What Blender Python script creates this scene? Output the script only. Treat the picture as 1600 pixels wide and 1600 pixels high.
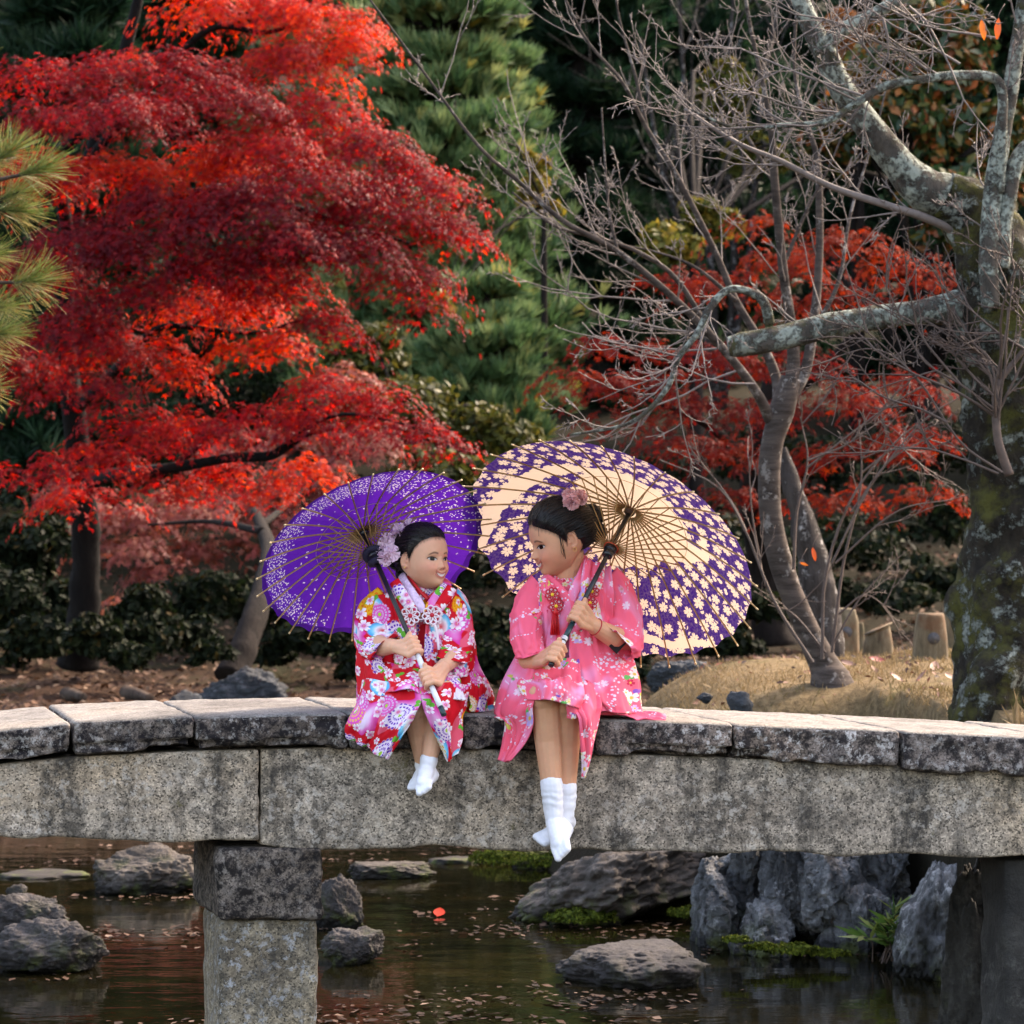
import bpy, bmesh, math, random
import numpy as np
from mathutils import Vector, Matrix, Quaternion
from math import radians, sin, cos, pi, sqrt, atan2

# ------------------------------------------------------------------ scene, camera, light
for o in list(bpy.data.objects):
    bpy.data.objects.remove(o)
scene = bpy.context.scene
COL = scene.collection
FPX = 4770.0            # focal length in pixels of the 1600 px photograph
CAMZ = 1.75             # camera height above the pond
cam_d = bpy.data.cameras.new('camera')
cam = bpy.data.objects.new('camera', cam_d)
COL.objects.link(cam)
cam.location = (0, -9.0, CAMZ)
cam.rotation_euler = (radians(90), 0, 0)
cam_d.sensor_width = 36
cam_d.lens = 36 * FPX / 1600
cam_d.clip_start = 0.1
cam_d.clip_end = 600
cam_d.dof.use_dof = True
cam_d.dof.focus_distance = 9.05
cam_d.dof.aperture_fstop = 8.0
scene.camera = cam

SUN_TO = Vector((0.58, 0.48, 0.68)).normalized()      # direction towards the sun: behind right, fairly high
world = bpy.data.worlds.new('World')
scene.world = world
world.use_nodes = True
wn = world.node_tree.nodes
sky = wn.new('ShaderNodeTexSky')
sky.sky_type = 'NISHITA'
sky.sun_disc = False
sky.sun_elevation = math.asin(SUN_TO.z)
sky.sun_rotation = atan2(SUN_TO.x, SUN_TO.y)
sky.air_density = 1.0
sky.dust_density = 3.0
sky.ozone_density = 1.0
world.node_tree.links.new(sky.outputs[0], wn['Background'].inputs[0])
wn['Background'].inputs[1].default_value = 0.15
sun_d = bpy.data.lights.new('sun', 'SUN')
sun_d.energy = 1.35
sun_d.angle = radians(6.0)
sun_d.color = (1.0, 0.965, 0.91)
sun = bpy.data.objects.new('sun', sun_d)
COL.objects.link(sun)
sun.rotation_euler = (-SUN_TO).to_track_quat('-Z', 'Y').to_euler()
scene.view_settings.view_transform = 'Standard'
scene.view_settings.look = 'None'
scene.view_settings.exposure = 2.55
scene.view_settings.gamma = 1.0
scene.view_settings.use_white_balance = True      # the camera is balanced for open shade
scene.view_settings.white_balance_temperature = 8000
scene.view_settings.white_balance_tint = 16
scene.render.engine = 'CYCLES'
cy = scene.cycles
cy.max_bounces = 7
cy.diffuse_bounces = 3
cy.glossy_bounces = 3
cy.transmission_bounces = 4
cy.transparent_max_bounces = 8
cy.caustics_reflective = False
cy.caustics_refractive = False
cy.use_denoising = True
cy.sample_clamp_indirect = 6.0

# ------------------------------------------------------------------ helpers
def P(px, py, d):
    """the point that lies d metres in front of the camera in line with photo pixel (px, py)"""
    return np.array([(px - 800) * d / FPX, d - 9.0, CAMZ - (py - 800) * d / FPX])

def PS(pts):
    return np.array([P(*p) for p in pts])

def _hash(ix, iy, iz, seed):
    h = (ix.astype(np.int64) * 374761393 + iy.astype(np.int64) * 668265263 + iz.astype(np.int64) * 2147483647 + seed * 974634777) & 0xFFFFFFFF
    h = ((h ^ (h >> 13)) * 1274126177) & 0xFFFFFFFF
    h = ((h ^ (h >> 16)) * 2246822519) & 0xFFFFFFFF
    return ((h ^ (h >> 15)) & 0xFFFFFF) / float(0xFFFFFF)

def vnoise(p, seed=0):
    p = np.asarray(p, float)
    f = np.floor(p)
    t = p - f
    t = t * t * t * (t * (t * 6 - 15) + 10)
    i = f.astype(np.int64)
    out = 0
    for dx in (0, 1):
        wx = t[..., 0] if dx else 1 - t[..., 0]
        for dy in (0, 1):
            wy = t[..., 1] if dy else 1 - t[..., 1]
            for dz in (0, 1):
                wz = t[..., 2] if dz else 1 - t[..., 2]
                out = out + wx * wy * wz * _hash(i[..., 0] + dx, i[..., 1] + dy, i[..., 2] + dz, seed)
    return out * 2 - 1

def fbm(p, octaves=4, seed=0, gain=0.5, lac=2.03):
    p = np.asarray(p, float)
    a, s = 1.0, 0
    for k in range(octaves):
        s = s + a * vnoise(p, seed + k * 17)
        p = p * lac + 3.7
        a *= gain
    return s

def sstep(a, b, x):
    t = np.clip((x - a) / (b - a), 0, 1)
    return t * t * (3 - 2 * t)

def link(o, parent=None):
    COL.objects.link(o)
    if parent is not None:
        o.parent = parent
        o.matrix_parent_inverse = parent.matrix_world.inverted() if False else Matrix.Identity(4)
    return o

def mesh_data(name, V, F, mat=None, smooth=True, uv=None, attrs=None, mats=None, fmat=None):
    """V (n,3); F: (m,3) / (m,4) array, or list of such arrays; uv per vertex; attrs {name: per-vertex float or (n,3)}"""
    V = np.asarray(V, np.float32)
    Fs = F if isinstance(F, list) else [F]
    Fs = [np.asarray(f, np.int32) for f in Fs if len(f)]
    me = bpy.data.meshes.new(name)
    me.vertices.add(len(V))
    me.vertices.foreach_set('co', V.ravel())
    loops = np.concatenate([f.ravel() for f in Fs])
    tot = np.concatenate([np.full(len(f), f.shape[1], np.int32) for f in Fs])
    start = np.concatenate([[0], np.cumsum(tot)[:-1]]).astype(np.int32)
    me.loops.add(len(loops))
    me.loops.foreach_set('vertex_index', loops)
    me.polygons.add(len(tot))
    me.polygons.foreach_set('loop_start', start)
    me.polygons.foreach_set('loop_total', tot)
    if smooth:
        me.polygons.foreach_set('use_smooth', np.ones(len(tot), bool))
    if fmat is not None:
        me.polygons.foreach_set('material_index', np.asarray(fmat, np.int32))
    me.update(calc_edges=True)
    if uv is not None:
        l = me.uv_layers.new(name='UVMap')
        l.data.foreach_set('uv', np.asarray(uv, np.float32)[loops].ravel())
    for k, a in (attrs or {}).items():
        a = np.asarray(a, np.float32)
        if a.ndim == 1:
            at = me.attributes.new(k, 'FLOAT', 'POINT')
            at.data.foreach_set('value', a)
        else:
            at = me.attributes.new(k, 'FLOAT_COLOR', 'POINT')
            c = np.ones((len(V), 4), np.float32)
            c[:, :3] = a[:, :3]
            at.data.foreach_set('color', c.ravel())
    for m in (mats or ([mat] if mat else [])):
        me.materials.append(m)
    return me

def obj(name, me, parent=None, loc=(0, 0, 0), rot=(0, 0, 0), scale=(1, 1, 1)):
    o = bpy.data.objects.new(name, me)
    o.location = loc
    o.rotation_euler = rot
    o.scale = scale
    return link(o, parent)

def mk(name, V, F, mat, parent=None, **kw):
    return obj(name, mesh_data(name, V, F, mat, **kw), parent)

def tag(o, label, cat=None, group=None, kind=None):
    if label:
        o['label'] = label
    if cat:
        o['category'] = cat
    if group:
        o['group'] = group
    if kind:
        o['kind'] = kind
    return o

def thing(name, label, cat, group=None):
    o = bpy.data.objects.new(name, None)
    o.empty_display_size = 0.1
    link(o)
    return tag(o, label, cat, group)

class MB:
    """collects pieces of geometry that become one mesh"""
    def __init__(s):
        s.V, s.F3, s.F4, s.UV, s.n = [], [], [], [], 0
        s.A = {}
    def add(s, V, F, uv=None, **attrs):
        V = np.asarray(V, float)
        Fs = F if isinstance(F, list) else [F]
        for f in Fs:
            f = np.asarray(f)
            if len(f):
                (s.F3 if f.shape[1] == 3 else s.F4).append(f + s.n)
        s.V.append(V)
        s.UV.append(np.zeros((len(V), 2)) if uv is None else np.asarray(uv))
        for k, a in attrs.items():
            a = np.asarray(a, float)
            if a.ndim == 0:
                a = np.full(len(V), float(a))
            s.A.setdefault(k, []).append(a)
        s.n += len(V)
        return s
    def arrays(s):
        F = []
        if s.F4: F.append(np.concatenate(s.F4))
        if s.F3: F.append(np.concatenate(s.F3))
        return np.concatenate(s.V), F
    def build(s, name, mat, parent=None, smooth=True):
        V, F = s.arrays()
        at = {k: np.concatenate(a) for k, a in s.A.items()}
        return mk(name, V, F, mat, parent, smooth=smooth, uv=np.concatenate(s.UV), attrs=at)

def catmull(pts, n):
    """resample a control polyline (k,c) to n points with a Catmull-Rom spline"""
    p = np.asarray(pts, float)
    k = len(p)
    if k == 2:
        t = np.linspace(0, 1, n)[:, None]
        return p[0] * (1 - t) + p[1] * t
    q = np.vstack([2 * p[0] - p[1], p, 2 * p[-1] - p[-2]])
    s = np.linspace(0, k - 1 - 1e-9, n)
    i = s.astype(int)
    t = (s - i)[:, None]
    a, b, c, d = q[i], q[i + 1], q[i + 2], q[i + 3]
    return 0.5 * (2 * b + (c - a) * t + (2 * a - 5 * b + 4 * c - d) * t ** 2 + (3 * b - a - 3 * c + d) * t ** 3)

def frames(C):
    T = np.gradient(C, axis=0)
    T /= np.linalg.norm(T, axis=1)[:, None] + 1e-12
    ref = np.array([0, 0, 1.0]) if abs(T[0][2]) < 0.9 else np.array([1.0, 0, 0])
    N = np.zeros_like(C)
    n = np.cross(T[0], ref)
    for i in range(len(C)):
        n = n - T[i] * np.dot(n, T[i])
        l = np.linalg.norm(n)
        if l < 1e-6:
            n = np.cross(T[i], [0.3, 0.5, 0.8])
            l = np.linalg.norm(n)
        n = n / l
        N[i] = n
    return T, N, np.cross(T, N)

def ring_faces(nr, ns, closed=True):
    i = np.arange(nr - 1)[:, None]
    j = np.arange(ns if closed else ns - 1)[None]
    j2 = (j + 1) % ns
    return np.stack([i * ns + j, i * ns + j2, (i + 1) * ns + j2, (i + 1) * ns + j], -1).reshape(-1, 4)

def tube(C, R, ns=8, cap=True, rough=0, seed=0, rscale=9.0):
    """C (n,3) centre line, R (n,) radii"""
    C = np.asarray(C, float)
    R = np.broadcast_to(np.asarray(R, float), (len(C),))
    T, N, B = frames(C)
    a = np.arange(ns) * 2 * pi / ns
    dirs = N[:, None] * np.cos(a)[None, :, None] + B[:, None] * np.sin(a)[None, :, None]
    r = R[:, None] * np.ones(ns)[None]
    V = C[:, None] + dirs * r[..., None]
    if rough:
        nz = fbm(V * rscale, 4, seed)
        V = C[:, None] + dirs * (r * (1 + rough * nz))[..., None]
    L = np.concatenate([[0], np.cumsum(np.linalg.norm(np.diff(C, axis=0), axis=1))])
    uv = np.stack([np.broadcast_to((a / (2 * pi))[None], V.shape[:2]), np.broadcast_to(L[:, None], V.shape[:2])], -1).reshape(-1, 2)
    V = V.reshape(-1, 3)
    F = [ring_faces(len(C), ns)]
    if cap:
        n = len(C)
        V = np.vstack([V, C[0], C[-1]])
        uv = np.vstack([uv, [0, 0], [0, 0]])
        j = np.arange(ns)
        F.append(np.concatenate([np.stack([np.full(ns, n * ns), (j + 1) % ns, j], 1),
                                 np.stack([np.full(ns, n * ns + 1), (n - 1) * ns + j, (n - 1) * ns + (j + 1) % ns], 1)]))
    return V, F, uv

def grid_uv(G):
    """metric uv of a (n,m,3) grid"""
    du = np.linalg.norm(np.diff(G, axis=1), axis=2).mean(0)
    dv = np.linalg.norm(np.diff(G, axis=0), axis=2).mean(1)
    u = np.concatenate([[0], np.cumsum(du)])
    v = np.concatenate([[0], np.cumsum(dv)])
    return np.stack(np.broadcast_arrays(u[None], -v[:, None]), -1).reshape(-1, 2)

def instances(tpl, F, pos, R, S):
    """copies of the template (k,3) turned by R (n,3,3), scaled by S (n,) or (n,3) and moved to pos (n,3)"""
    S = np.asarray(S, float)
    S = S[:, None, None] if S.ndim == 1 else S[:, None, :]
    V = np.einsum('nij,nkj->nki', R, tpl[None] * S) + pos[:, None]
    n, k = len(pos), len(tpl)
    Fa = (np.asarray(F)[None] + (np.arange(n) * k)[:, None, None]).reshape(-1, np.asarray(F).shape[1])
    return V.reshape(-1, 3), Fa, k

def rot_to(nrm, spin):
    """rotation matrices whose z axis is nrm (n,3), spun about it"""
    z = nrm / (np.linalg.norm(nrm, axis=1)[:, None] + 1e-9)
    a = np.where(np.abs(z[:, 2:3]) > 0.95, np.array([[1.0, 0, 0]]), np.array([[0, 0, 1.0]]))
    x = np.cross(a, z)
    x /= np.linalg.norm(x, axis=1)[:, None] + 1e-9
    y = np.cross(z, x)
    c, s = np.cos(spin)[:, None], np.sin(spin)[:, None]
    return np.stack([x * c + y * s, -x * s + y * c, z], -1)

# ------------------------------------------------------------------ node helper
class NT:
    def __init__(s, name):
        s.m = bpy.data.materials.new(name)
        s.m.use_nodes = True
        s.t = s.m.node_tree
        s.n, s.l = s.t.nodes, s.t.links
        s.bsdf = s.n['Principled BSDF']
        s.out = s.n['Material Output']
    def set(s, sock, v):
        if isinstance(v, bpy.types.NodeSocket):
            s.l.new(v, sock)
        elif isinstance(v, (tuple, list)) and sock.type == 'RGBA' and len(v) == 3:
            sock.default_value = (*v, 1)
        else:
            sock.default_value = v
    def node(s, t, props=None, **inp):
        n = s.n.new(t)
        for k, v in (props or {}).items():
            setattr(n, k, v)
        for k, v in inp.items():
            k2 = int(k[1:]) if k[0] == 'i' and k[1:].isdigit() else k.replace('_', ' ')
            s.set(n.inputs[k2], v)
        return n
    def coord(s, which='Object'):
        return s.node('ShaderNodeTexCoord').outputs[which]
    def geo(s, which='Position'):
        return s.node('ShaderNodeNewGeometry').outputs[which]
    def attr(s, name, out='Fac'):
        return s.node('ShaderNodeAttribute', {'attribute_name': name}).outputs[out]
    def math(s, op, a, b=0.0, c=0.0, clamp=False):
        n = s.n.new('ShaderNodeMath')
        n.operation = op
        n.use_clamp = clamp
        s.set(n.inputs[0], a)
        s.set(n.inputs[1], b)
        s.set(n.inputs[2], c)
        return n.outputs[0]
    def vmath(s, op, a, b=(0, 0, 0), scale=None, out=0):
        n = s.n.new('ShaderNodeVectorMath')
        n.operation = op
        s.set(n.inputs[0], a)
        s.set(n.inputs[1], b)
        if scale is not None:
            s.set(n.inputs['Scale'], scale)
        return n.outputs[out]
    def noise(s, vec, scale=5, detail=4, rough=0.55, dist=0.0, out='Fac', dim='3D'):
        n = s.node('ShaderNodeTexNoise', {'noise_dimensions': dim}, Vector=vec, Scale=scale, Detail=detail, Roughness=rough, Distortion=dist)
        return n.outputs[out]
    def voronoi(s, vec, scale=5, rnd=1.0, feature='F1', dim='3D', out='Distance'):
        n = s.node('ShaderNodeTexVoronoi', {'feature': feature, 'voronoi_dimensions': dim}, Vector=vec, Scale=scale, Randomness=rnd)
        return n.outputs[out] if out else n
    def map(s, v, a, b, c=0.0, d=1.0, smooth=False):
        n = s.node('ShaderNodeMapRange', {'interpolation_type': 'SMOOTHSTEP' if smooth else 'LINEAR'}, Value=v)
        for k, x in zip(('From Min', 'From Max', 'To Min', 'To Max'), (a, b, c, d)):
            s.set(n.inputs[k], x)
        return n.outputs[0]
    def ramp(s, v, stops, interp='LINEAR'):
        n = s.n.new('ShaderNodeValToRGB')
        n.color_ramp.interpolation = interp
        e = n.color_ramp.elements
        while len(e) < len(stops):
            e.new(0.5)
        for el, (p, c) in zip(e, stops):
            el.position = p
            el.color = (*c, 1) if len(c) == 3 else c
        s.set(n.inputs[0], v)
        return n.outputs[0]
    def mix(s, f, a, b, mode='MIX'):
        n = s.n.new('ShaderNodeMix')
        n.data_type = 'RGBA'
        n.blend_type = mode
        n.clamp_factor = True
        s.set(n.inputs[0], f)
        s.set(n.inputs[6], a)
        s.set(n.inputs[7], b)
        return n.outputs[2]
    def sep(s, v):
        return s.node('ShaderNodeSeparateXYZ', Vector=v).outputs
    def comb(s, x, y, z=0.0):
        return s.node('ShaderNodeCombineXYZ', X=x, Y=y, Z=z).outputs[0]
    def bump(s, h, strength=0.3, dist=0.01):
        n = s.node('ShaderNodeBump', Strength=strength, Distance=dist, Height=h)
        s.l.new(n.outputs[0], s.bsdf.inputs['Normal'])
        return n.outputs[0]
    def done(s, color=None, rough=0.6, spec=None, **kw):
        b = s.bsdf
        if color is not None:
            s.set(b.inputs['Base Color'], color)
        s.set(b.inputs['Roughness'], rough)
        if spec is not None:
            s.set(b.inputs['Specular IOR Level'], spec)
        for k, v in kw.items():
            s.set(b.inputs[k.replace('_', ' ')], v)
        return s.m
    def translucent(s, color, fac):
        t = s.node('ShaderNodeBsdfTranslucent', Color=color)
        mx = s.n.new('ShaderNodeMixShader')
        s.set(mx.inputs[0], fac)
        s.l.new(s.bsdf.outputs[0], mx.inputs[1])
        s.l.new(t.outputs[0], mx.inputs[2])
        s.l.new(mx.outputs[0], s.out.inputs['Surface'])
        return s.m

def plain(name, color, rough=0.6, noise=0.0, nscale=20, spec=None, bump=0.0, bdist=0.003):
    t = NT(name)
    c = color
    co = t.coord('Object')
    if noise:
        n = t.noise(co, nscale, 4, 0.6)
        f = t.map(n, 0.3, 0.7, 1 - noise, 1 + noise)
        c = t.mix(1.0, color, t.node('ShaderNodeCombineXYZ', X=f, Y=f, Z=f).outputs[0], 'MULTIPLY')
    if bump:
        t.bump(t.noise(co, nscale * 1.5, 5, 0.6), bump, bdist)
    return t.done(c, rough, spec)

def leaf_mat(name, stops, trans=0.45, tstops=None, rough=0.45, spec=0.5, attr='rnd'):
    """foliage: colour by the per-leaf random number, some light passes through"""
    t = NT(name)
    r = t.attr(attr)
    c = t.ramp(r, stops)
    tc = t.ramp(r, tstops) if tstops else c
    t.done(c, rough, spec)
    return t.translucent(tc, trans)
# ------------------------------------------------------------------ stone materials
def granite(name, base, dark, lichen, stain=0.5, spk=1.0, streak=0.0, seed=0.0, low=0.30, bumpk=0.5, moss=None, mossamt=0.0, pale=0.0):
    t = NT(name)
    co = t.vmath('ADD', t.geo('Position'), (seed * 7.3, seed * 3.1, seed * 5.7))
    speck = t.voronoi(co, 215, 1.0, out='Color')
    sp = t.sep(speck)[0]
    c = t.ramp(sp, [(0.0, tuple(x * 0.20 for x in base)), (0.14, tuple(x * 0.42 for x in base)), (0.22, tuple(x * 0.82 for x in base)), (0.55, base), (0.80, tuple(min(1, x * 1.25) for x in base)), (1.0, tuple(min(1, x * 1.7) for x in base))])
    c = t.mix(max(0.0, 1 - spk * 0.9), c, base)
    broad = t.noise(t.vmath('ADD', co, (6.1, 2.3, 4.4)), 2.3, 5, 0.6)
    c = t.mix(1.0, c, t.ramp(broad, [(0.32, (0.55, 0.53, 0.52)), (0.5, (1, 1, 1)), (0.68, (1.0, 0.92, 0.82))]), 'MULTIPLY')
    n1 = t.noise(co, 3.2, 8, 0.68)
    st = t.map(n1, 0.5 - stain * 0.25, 0.62 - stain * 0.2, 1, 0)
    n2 = t.noise(co, 26, 7, 0.72)
    st2 = t.map(n2, 0.44, 0.56, 0, 1)
    sm = t.math('MULTIPLY', t.math('SUBTRACT', 1.0, st), st2, clamp=True)
    c = t.mix(t.math('MULTIPLY', sm, stain, clamp=True), c, dark)
    if streak:
        sc = t.vmath('MULTIPLY', co, (11, 11, 1.0))
        ns = t.noise(sc, 1.0, 5, 0.6)
        sk = t.math('MULTIPLY', t.map(ns, 0.48, 0.62, 0, streak), t.map(n2, 0.35, 0.6, 0.3, 1))
        c = t.mix(sk, c, dark)
    n3 = t.noise(t.vmath('ADD', co, (3.3, 1.2, 9.1)), 38, 6, 0.75)
    n4 = t.noise(t.vmath('ADD', co, (1.3, 7.2, 2.1)), 4.0, 4, 0.6)
    lm = t.math('MULTIPLY', t.map(n3, 0.53, 0.60, 0, 1), t.map(n4, 0.40, 0.60, 0.1, 1))
    c = t.mix(t.math('MULTIPLY', lm, low + pale), c, lichen)
    if moss:
        nm = t.noise(t.vmath('ADD', co, (8.3, 2.2, 0.1)), 7.0, 6, 0.7)
        mm = t.map(nm, 0.62 - mossamt * 0.2, 0.70 - mossamt * 0.2, 0, 0.9)
        c = t.mix(mm, c, moss)
    h = t.math('ADD', t.math('MULTIPLY', n2, 0.6), t.math('MULTIPLY', sp, 0.35))
    t.bump(h, bumpk, 0.006)
    return t.done(c, 0.85, 0.25)

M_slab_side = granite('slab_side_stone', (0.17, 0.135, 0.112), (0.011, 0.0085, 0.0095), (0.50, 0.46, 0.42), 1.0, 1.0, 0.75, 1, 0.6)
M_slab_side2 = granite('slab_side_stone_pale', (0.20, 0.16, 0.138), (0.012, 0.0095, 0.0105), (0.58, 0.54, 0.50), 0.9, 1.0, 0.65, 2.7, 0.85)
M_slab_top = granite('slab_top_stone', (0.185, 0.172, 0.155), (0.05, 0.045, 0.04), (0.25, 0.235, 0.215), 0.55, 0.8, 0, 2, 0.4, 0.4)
M_beam = granite('beam_stone', (0.40, 0.325, 0.25), (0.036, 0.031, 0.026), (0.60, 0.53, 0.45), 0.62, 1.15, 0.95, 3, 0.55, moss=(0.12, 0.10, 0.03), mossamt=-0.1)
M_cap = granite('pier_cap_stone', (0.135, 0.110, 0.092), (0.012, 0.0095, 0.009), (0.36, 0.31, 0.27), 1.0, 1.0, 0.6, 4, 0.5)
M_col = granite('pier_column_stone', (0.27, 0.22, 0.155), (0.03, 0.028, 0.025), (0.46, 0.48, 0.50), 0.5, 1.0, 0.7, 5, 0.6)

def rock_mat(name, base, dark, light, moss=(0.06, 0.075, 0.012), mossk=0.4, strata=None, seed=0, lightk=0.7):
    t = NT(name)
    co = t.vmath('ADD', t.geo('Position'), (seed * 4.1, seed * 2.7, seed * 1.9))
    n1 = t.noise(co, 4, 8, 0.68, 0.4)
    c = t.ramp(n1, [(0.30, dark), (0.50, base), (0.72, light)])
    if strata:
        sc = t.vmath('MULTIPLY', co, strata)
        ns = t.noise(sc, 1.0, 6, 0.65, 0.6)
        c = t.mix(t.map(ns, 0.40, 0.62, 0.75, 0), c, dark)
        c = t.mix(t.map(ns, 0.55, 0.72, 0, 0.6), c, light)
    n2 = t.noise(co, 16, 7, 0.75)
    n5 = t.noise(t.vmath('ADD', co, (5, 1, 3)), 2.6, 5, 0.6)
    c = t.mix(t.math('MULTIPLY', t.map(n2, 0.52, 0.62, 0, lightk), t.map(n5, 0.45, 0.6, 0.0, 1)), c, tuple(min(1, x * 1.5) for x in light))
    n3 = t.noise(co, 60, 4, 0.7)
    c = t.mix(t.map(n3, 0.35, 0.65, 0.45, 0), c, tuple(x * 0.4 for x in base))
    z = t.sep(t.geo('Position'))[2]
    wet = t.math('ADD', z, t.math('MULTIPLY', t.math('SUBTRACT', n2, 0.5), 0.10))
    c = t.mix(t.map(wet, 0.035, 0.075, 0.85, 0), c, tuple(x * 0.6 for x in dark))
    if mossk:
        nm = t.noise(t.vmath('ADD', co, (2, 8, 1)), 8, 6, 0.7)
        mm = t.math('MULTIPLY', t.map(nm, 0.50, 0.62, 0, 1), t.map(wet, 0.10 + mossk * 0.2, 0.0, 0, 1))
        c = t.mix(t.math('MULTIPLY', mm, min(1, mossk * 2)), c, moss)
    h = t.math('ADD', n2, t.math('MULTIPLY', n3, 0.4))
    if strata:
        h = t.math('ADD', h, t.math('MULTIPLY', ns, 1.6))
    t.bump(h, 0.75, 0.02)
    return t.done(c, 0.8, 0.3)

M_rock = rock_mat('pond_rock', (0.036, 0.031, 0.029), (0.008, 0.007, 0.0065), (0.095, 0.085, 0.082))
M_rock_warm = rock_mat('pond_rock_warm', (0.070, 0.057, 0.047), (0.014, 0.012, 0.010), (0.17, 0.145, 0.125), seed=1, mossk=0.5)
M_rock_blue = rock_mat('cliff_rock', (0.105, 0.110, 0.113), (0.012, 0.0125, 0.013), (0.30, 0.305, 0.305), strata=(10.0, 6.0, 1.5), seed=2, mossk=0.35)
M_rock_dark = rock_mat('dark_rock', (0.035, 0.032, 0.028), (0.010, 0.009, 0.008), (0.07, 0.066, 0.058), seed=3, mossk=0.6)
M_rock_far = rock_mat('bank_rock', (0.030, 0.036, 0.042), (0.008, 0.009, 0.011), (0.085, 0.095, 0.105), seed=4, mossk=0.0)
M_rock_flat = rock_mat('flat_rock', (0.042, 0.036, 0.034), (0.017, 0.0145, 0.014), (0.085, 0.075, 0.072), seed=5, mossk=0.15, lightk=0.3)

# ------------------------------------------------------------------ ground
def ground_h(x, y):
    x = np.asarray(x, float); y = np.asarray(y, float)
    n = fbm(np.stack([x * 0.45, y * 0.45, 0 * x], -1), 4, 5)
    bed = -0.55 + 0.06 * n
    # far bank, rising from the shore into the wooded hillside
    shore = 9.0 + 0.8 * np.sin(x * 0.5 + 1) + 0.5 * n
    t = y - shore
    far = -0.05 + 0.50 * sstep(0, 2.2, t) + 0.045 * np.clip(t - 2, 0, None) + 0.16 * np.clip(y - 17, 0, None) + 0.16 * np.clip(y - 30, 0, 40) + 0.1 * n * sstep(0, 3, t)
    far = np.where(t < 0, -0.55, far)
    # grassy mound on the right, close behind the bridge
    lx = -0.12 + 0.10 * np.sin(y * 1.7) + np.clip(y - 6.2, 0, 9) * 0.55
    m = sstep(-0.10, 1.6, x - lx)
    top = 0.90 + 0.07 * sstep(0, 2.2, x - lx) + 0.05 * sstep(3.5, 6, y) + 0.025 * n
    mound = -0.55 + (top + 0.55) * (1 - (1 - m) ** 2.2)
    ys = 4.0 - 2.05 * sstep(1.5, 1.95, x) + 0.10 * n
    mound = -0.55 + (mound + 0.55) * (1 - (1 - sstep(ys - 0.1, ys + 0.9, y)) ** 2.5)
    # bank out of the picture on the left
    lb = -0.55 + 1.3 * sstep(0, 2.0, -3.9 - x + 0.2 * n) * sstep(-3.0, 3.0, y)
    return np.maximum.reduce([bed, far, mound, lb])

def build_ground():
    xs = np.concatenate([np.linspace(-90, -12, 24), np.linspace(-11, -5, 16), np.linspace(-4.7, 7, 170), np.linspace(7.5, 14, 16), np.linspace(16, 90, 22)])
    ys = np.concatenate([np.linspace(-40, -6, 12), np.linspace(-5, 0, 12), np.linspace(0.1, 12, 150), np.linspace(12.4, 30, 60), np.linspace(31, 140, 50)])
    X, Y = np.meshgrid(xs, ys)
    Z = ground_h(X, Y)
    fine = fbm(np.stack([X * 3, Y * 3, 0 * X], -1), 4, 9) * 0.022
    Z = Z + fine * (Z > -0.3)
    t = NT('bank_ground')
    co = t.geo('Position')
    n1 = t.noise(co, 1.3, 8, 0.7)
    n2 = t.noise(co, 22, 6, 0.75)
    soil = t.ramp(n2, [(0.30, (0.018, 0.010, 0.006)), (0.5, (0.036, 0.018, 0.010)), (0.68, (0.08, 0.040, 0.023)), (0.8, (0.15, 0.088, 0.055))])
    soil = t.mix(t.map(n1, 0.52, 0.62, 0, 0.75), soil, (0.028, 0.032, 0.012))
    grass = t.ramp(n2, [(0.28, (0.05, 0.034, 0.018)), (0.5, (0.15, 0.105, 0.055)), (0.75, (0.26, 0.185, 0.10))])
    grass = t.mix(t.map(t.noise(co, 2.6, 6, 0.7), 0.56, 0.68, 0, 0.6), grass, (0.085, 0.085, 0.025))
    x, y, z = t.sep(co)
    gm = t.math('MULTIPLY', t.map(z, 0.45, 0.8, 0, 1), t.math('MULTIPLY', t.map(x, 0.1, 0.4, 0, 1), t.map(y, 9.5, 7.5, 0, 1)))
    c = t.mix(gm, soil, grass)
    c = t.mix(t.map(y, 12.5, 17, 0, 0.88), c, (0.016, 0.015, 0.008))  # bush shade painted into the soil colour towards the hillside
    bk = t.math('MULTIPLY', t.map(z, 0.85, 0.7, 0, 1), t.math('MULTIPLY', t.map(x, -0.3, 0.0, 0, 1), t.map(y, 8.5, 7.5, 0, 1)))  # low bank face: shade and moss both painted into the soil
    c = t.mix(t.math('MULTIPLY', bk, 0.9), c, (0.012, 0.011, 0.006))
    t.bump(n2, 0.8, 0.03)
    m = t.done(c, 0.95, 0.1)
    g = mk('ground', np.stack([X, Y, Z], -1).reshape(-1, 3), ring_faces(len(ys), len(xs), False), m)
    tag(g, None, kind='structure')

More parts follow.
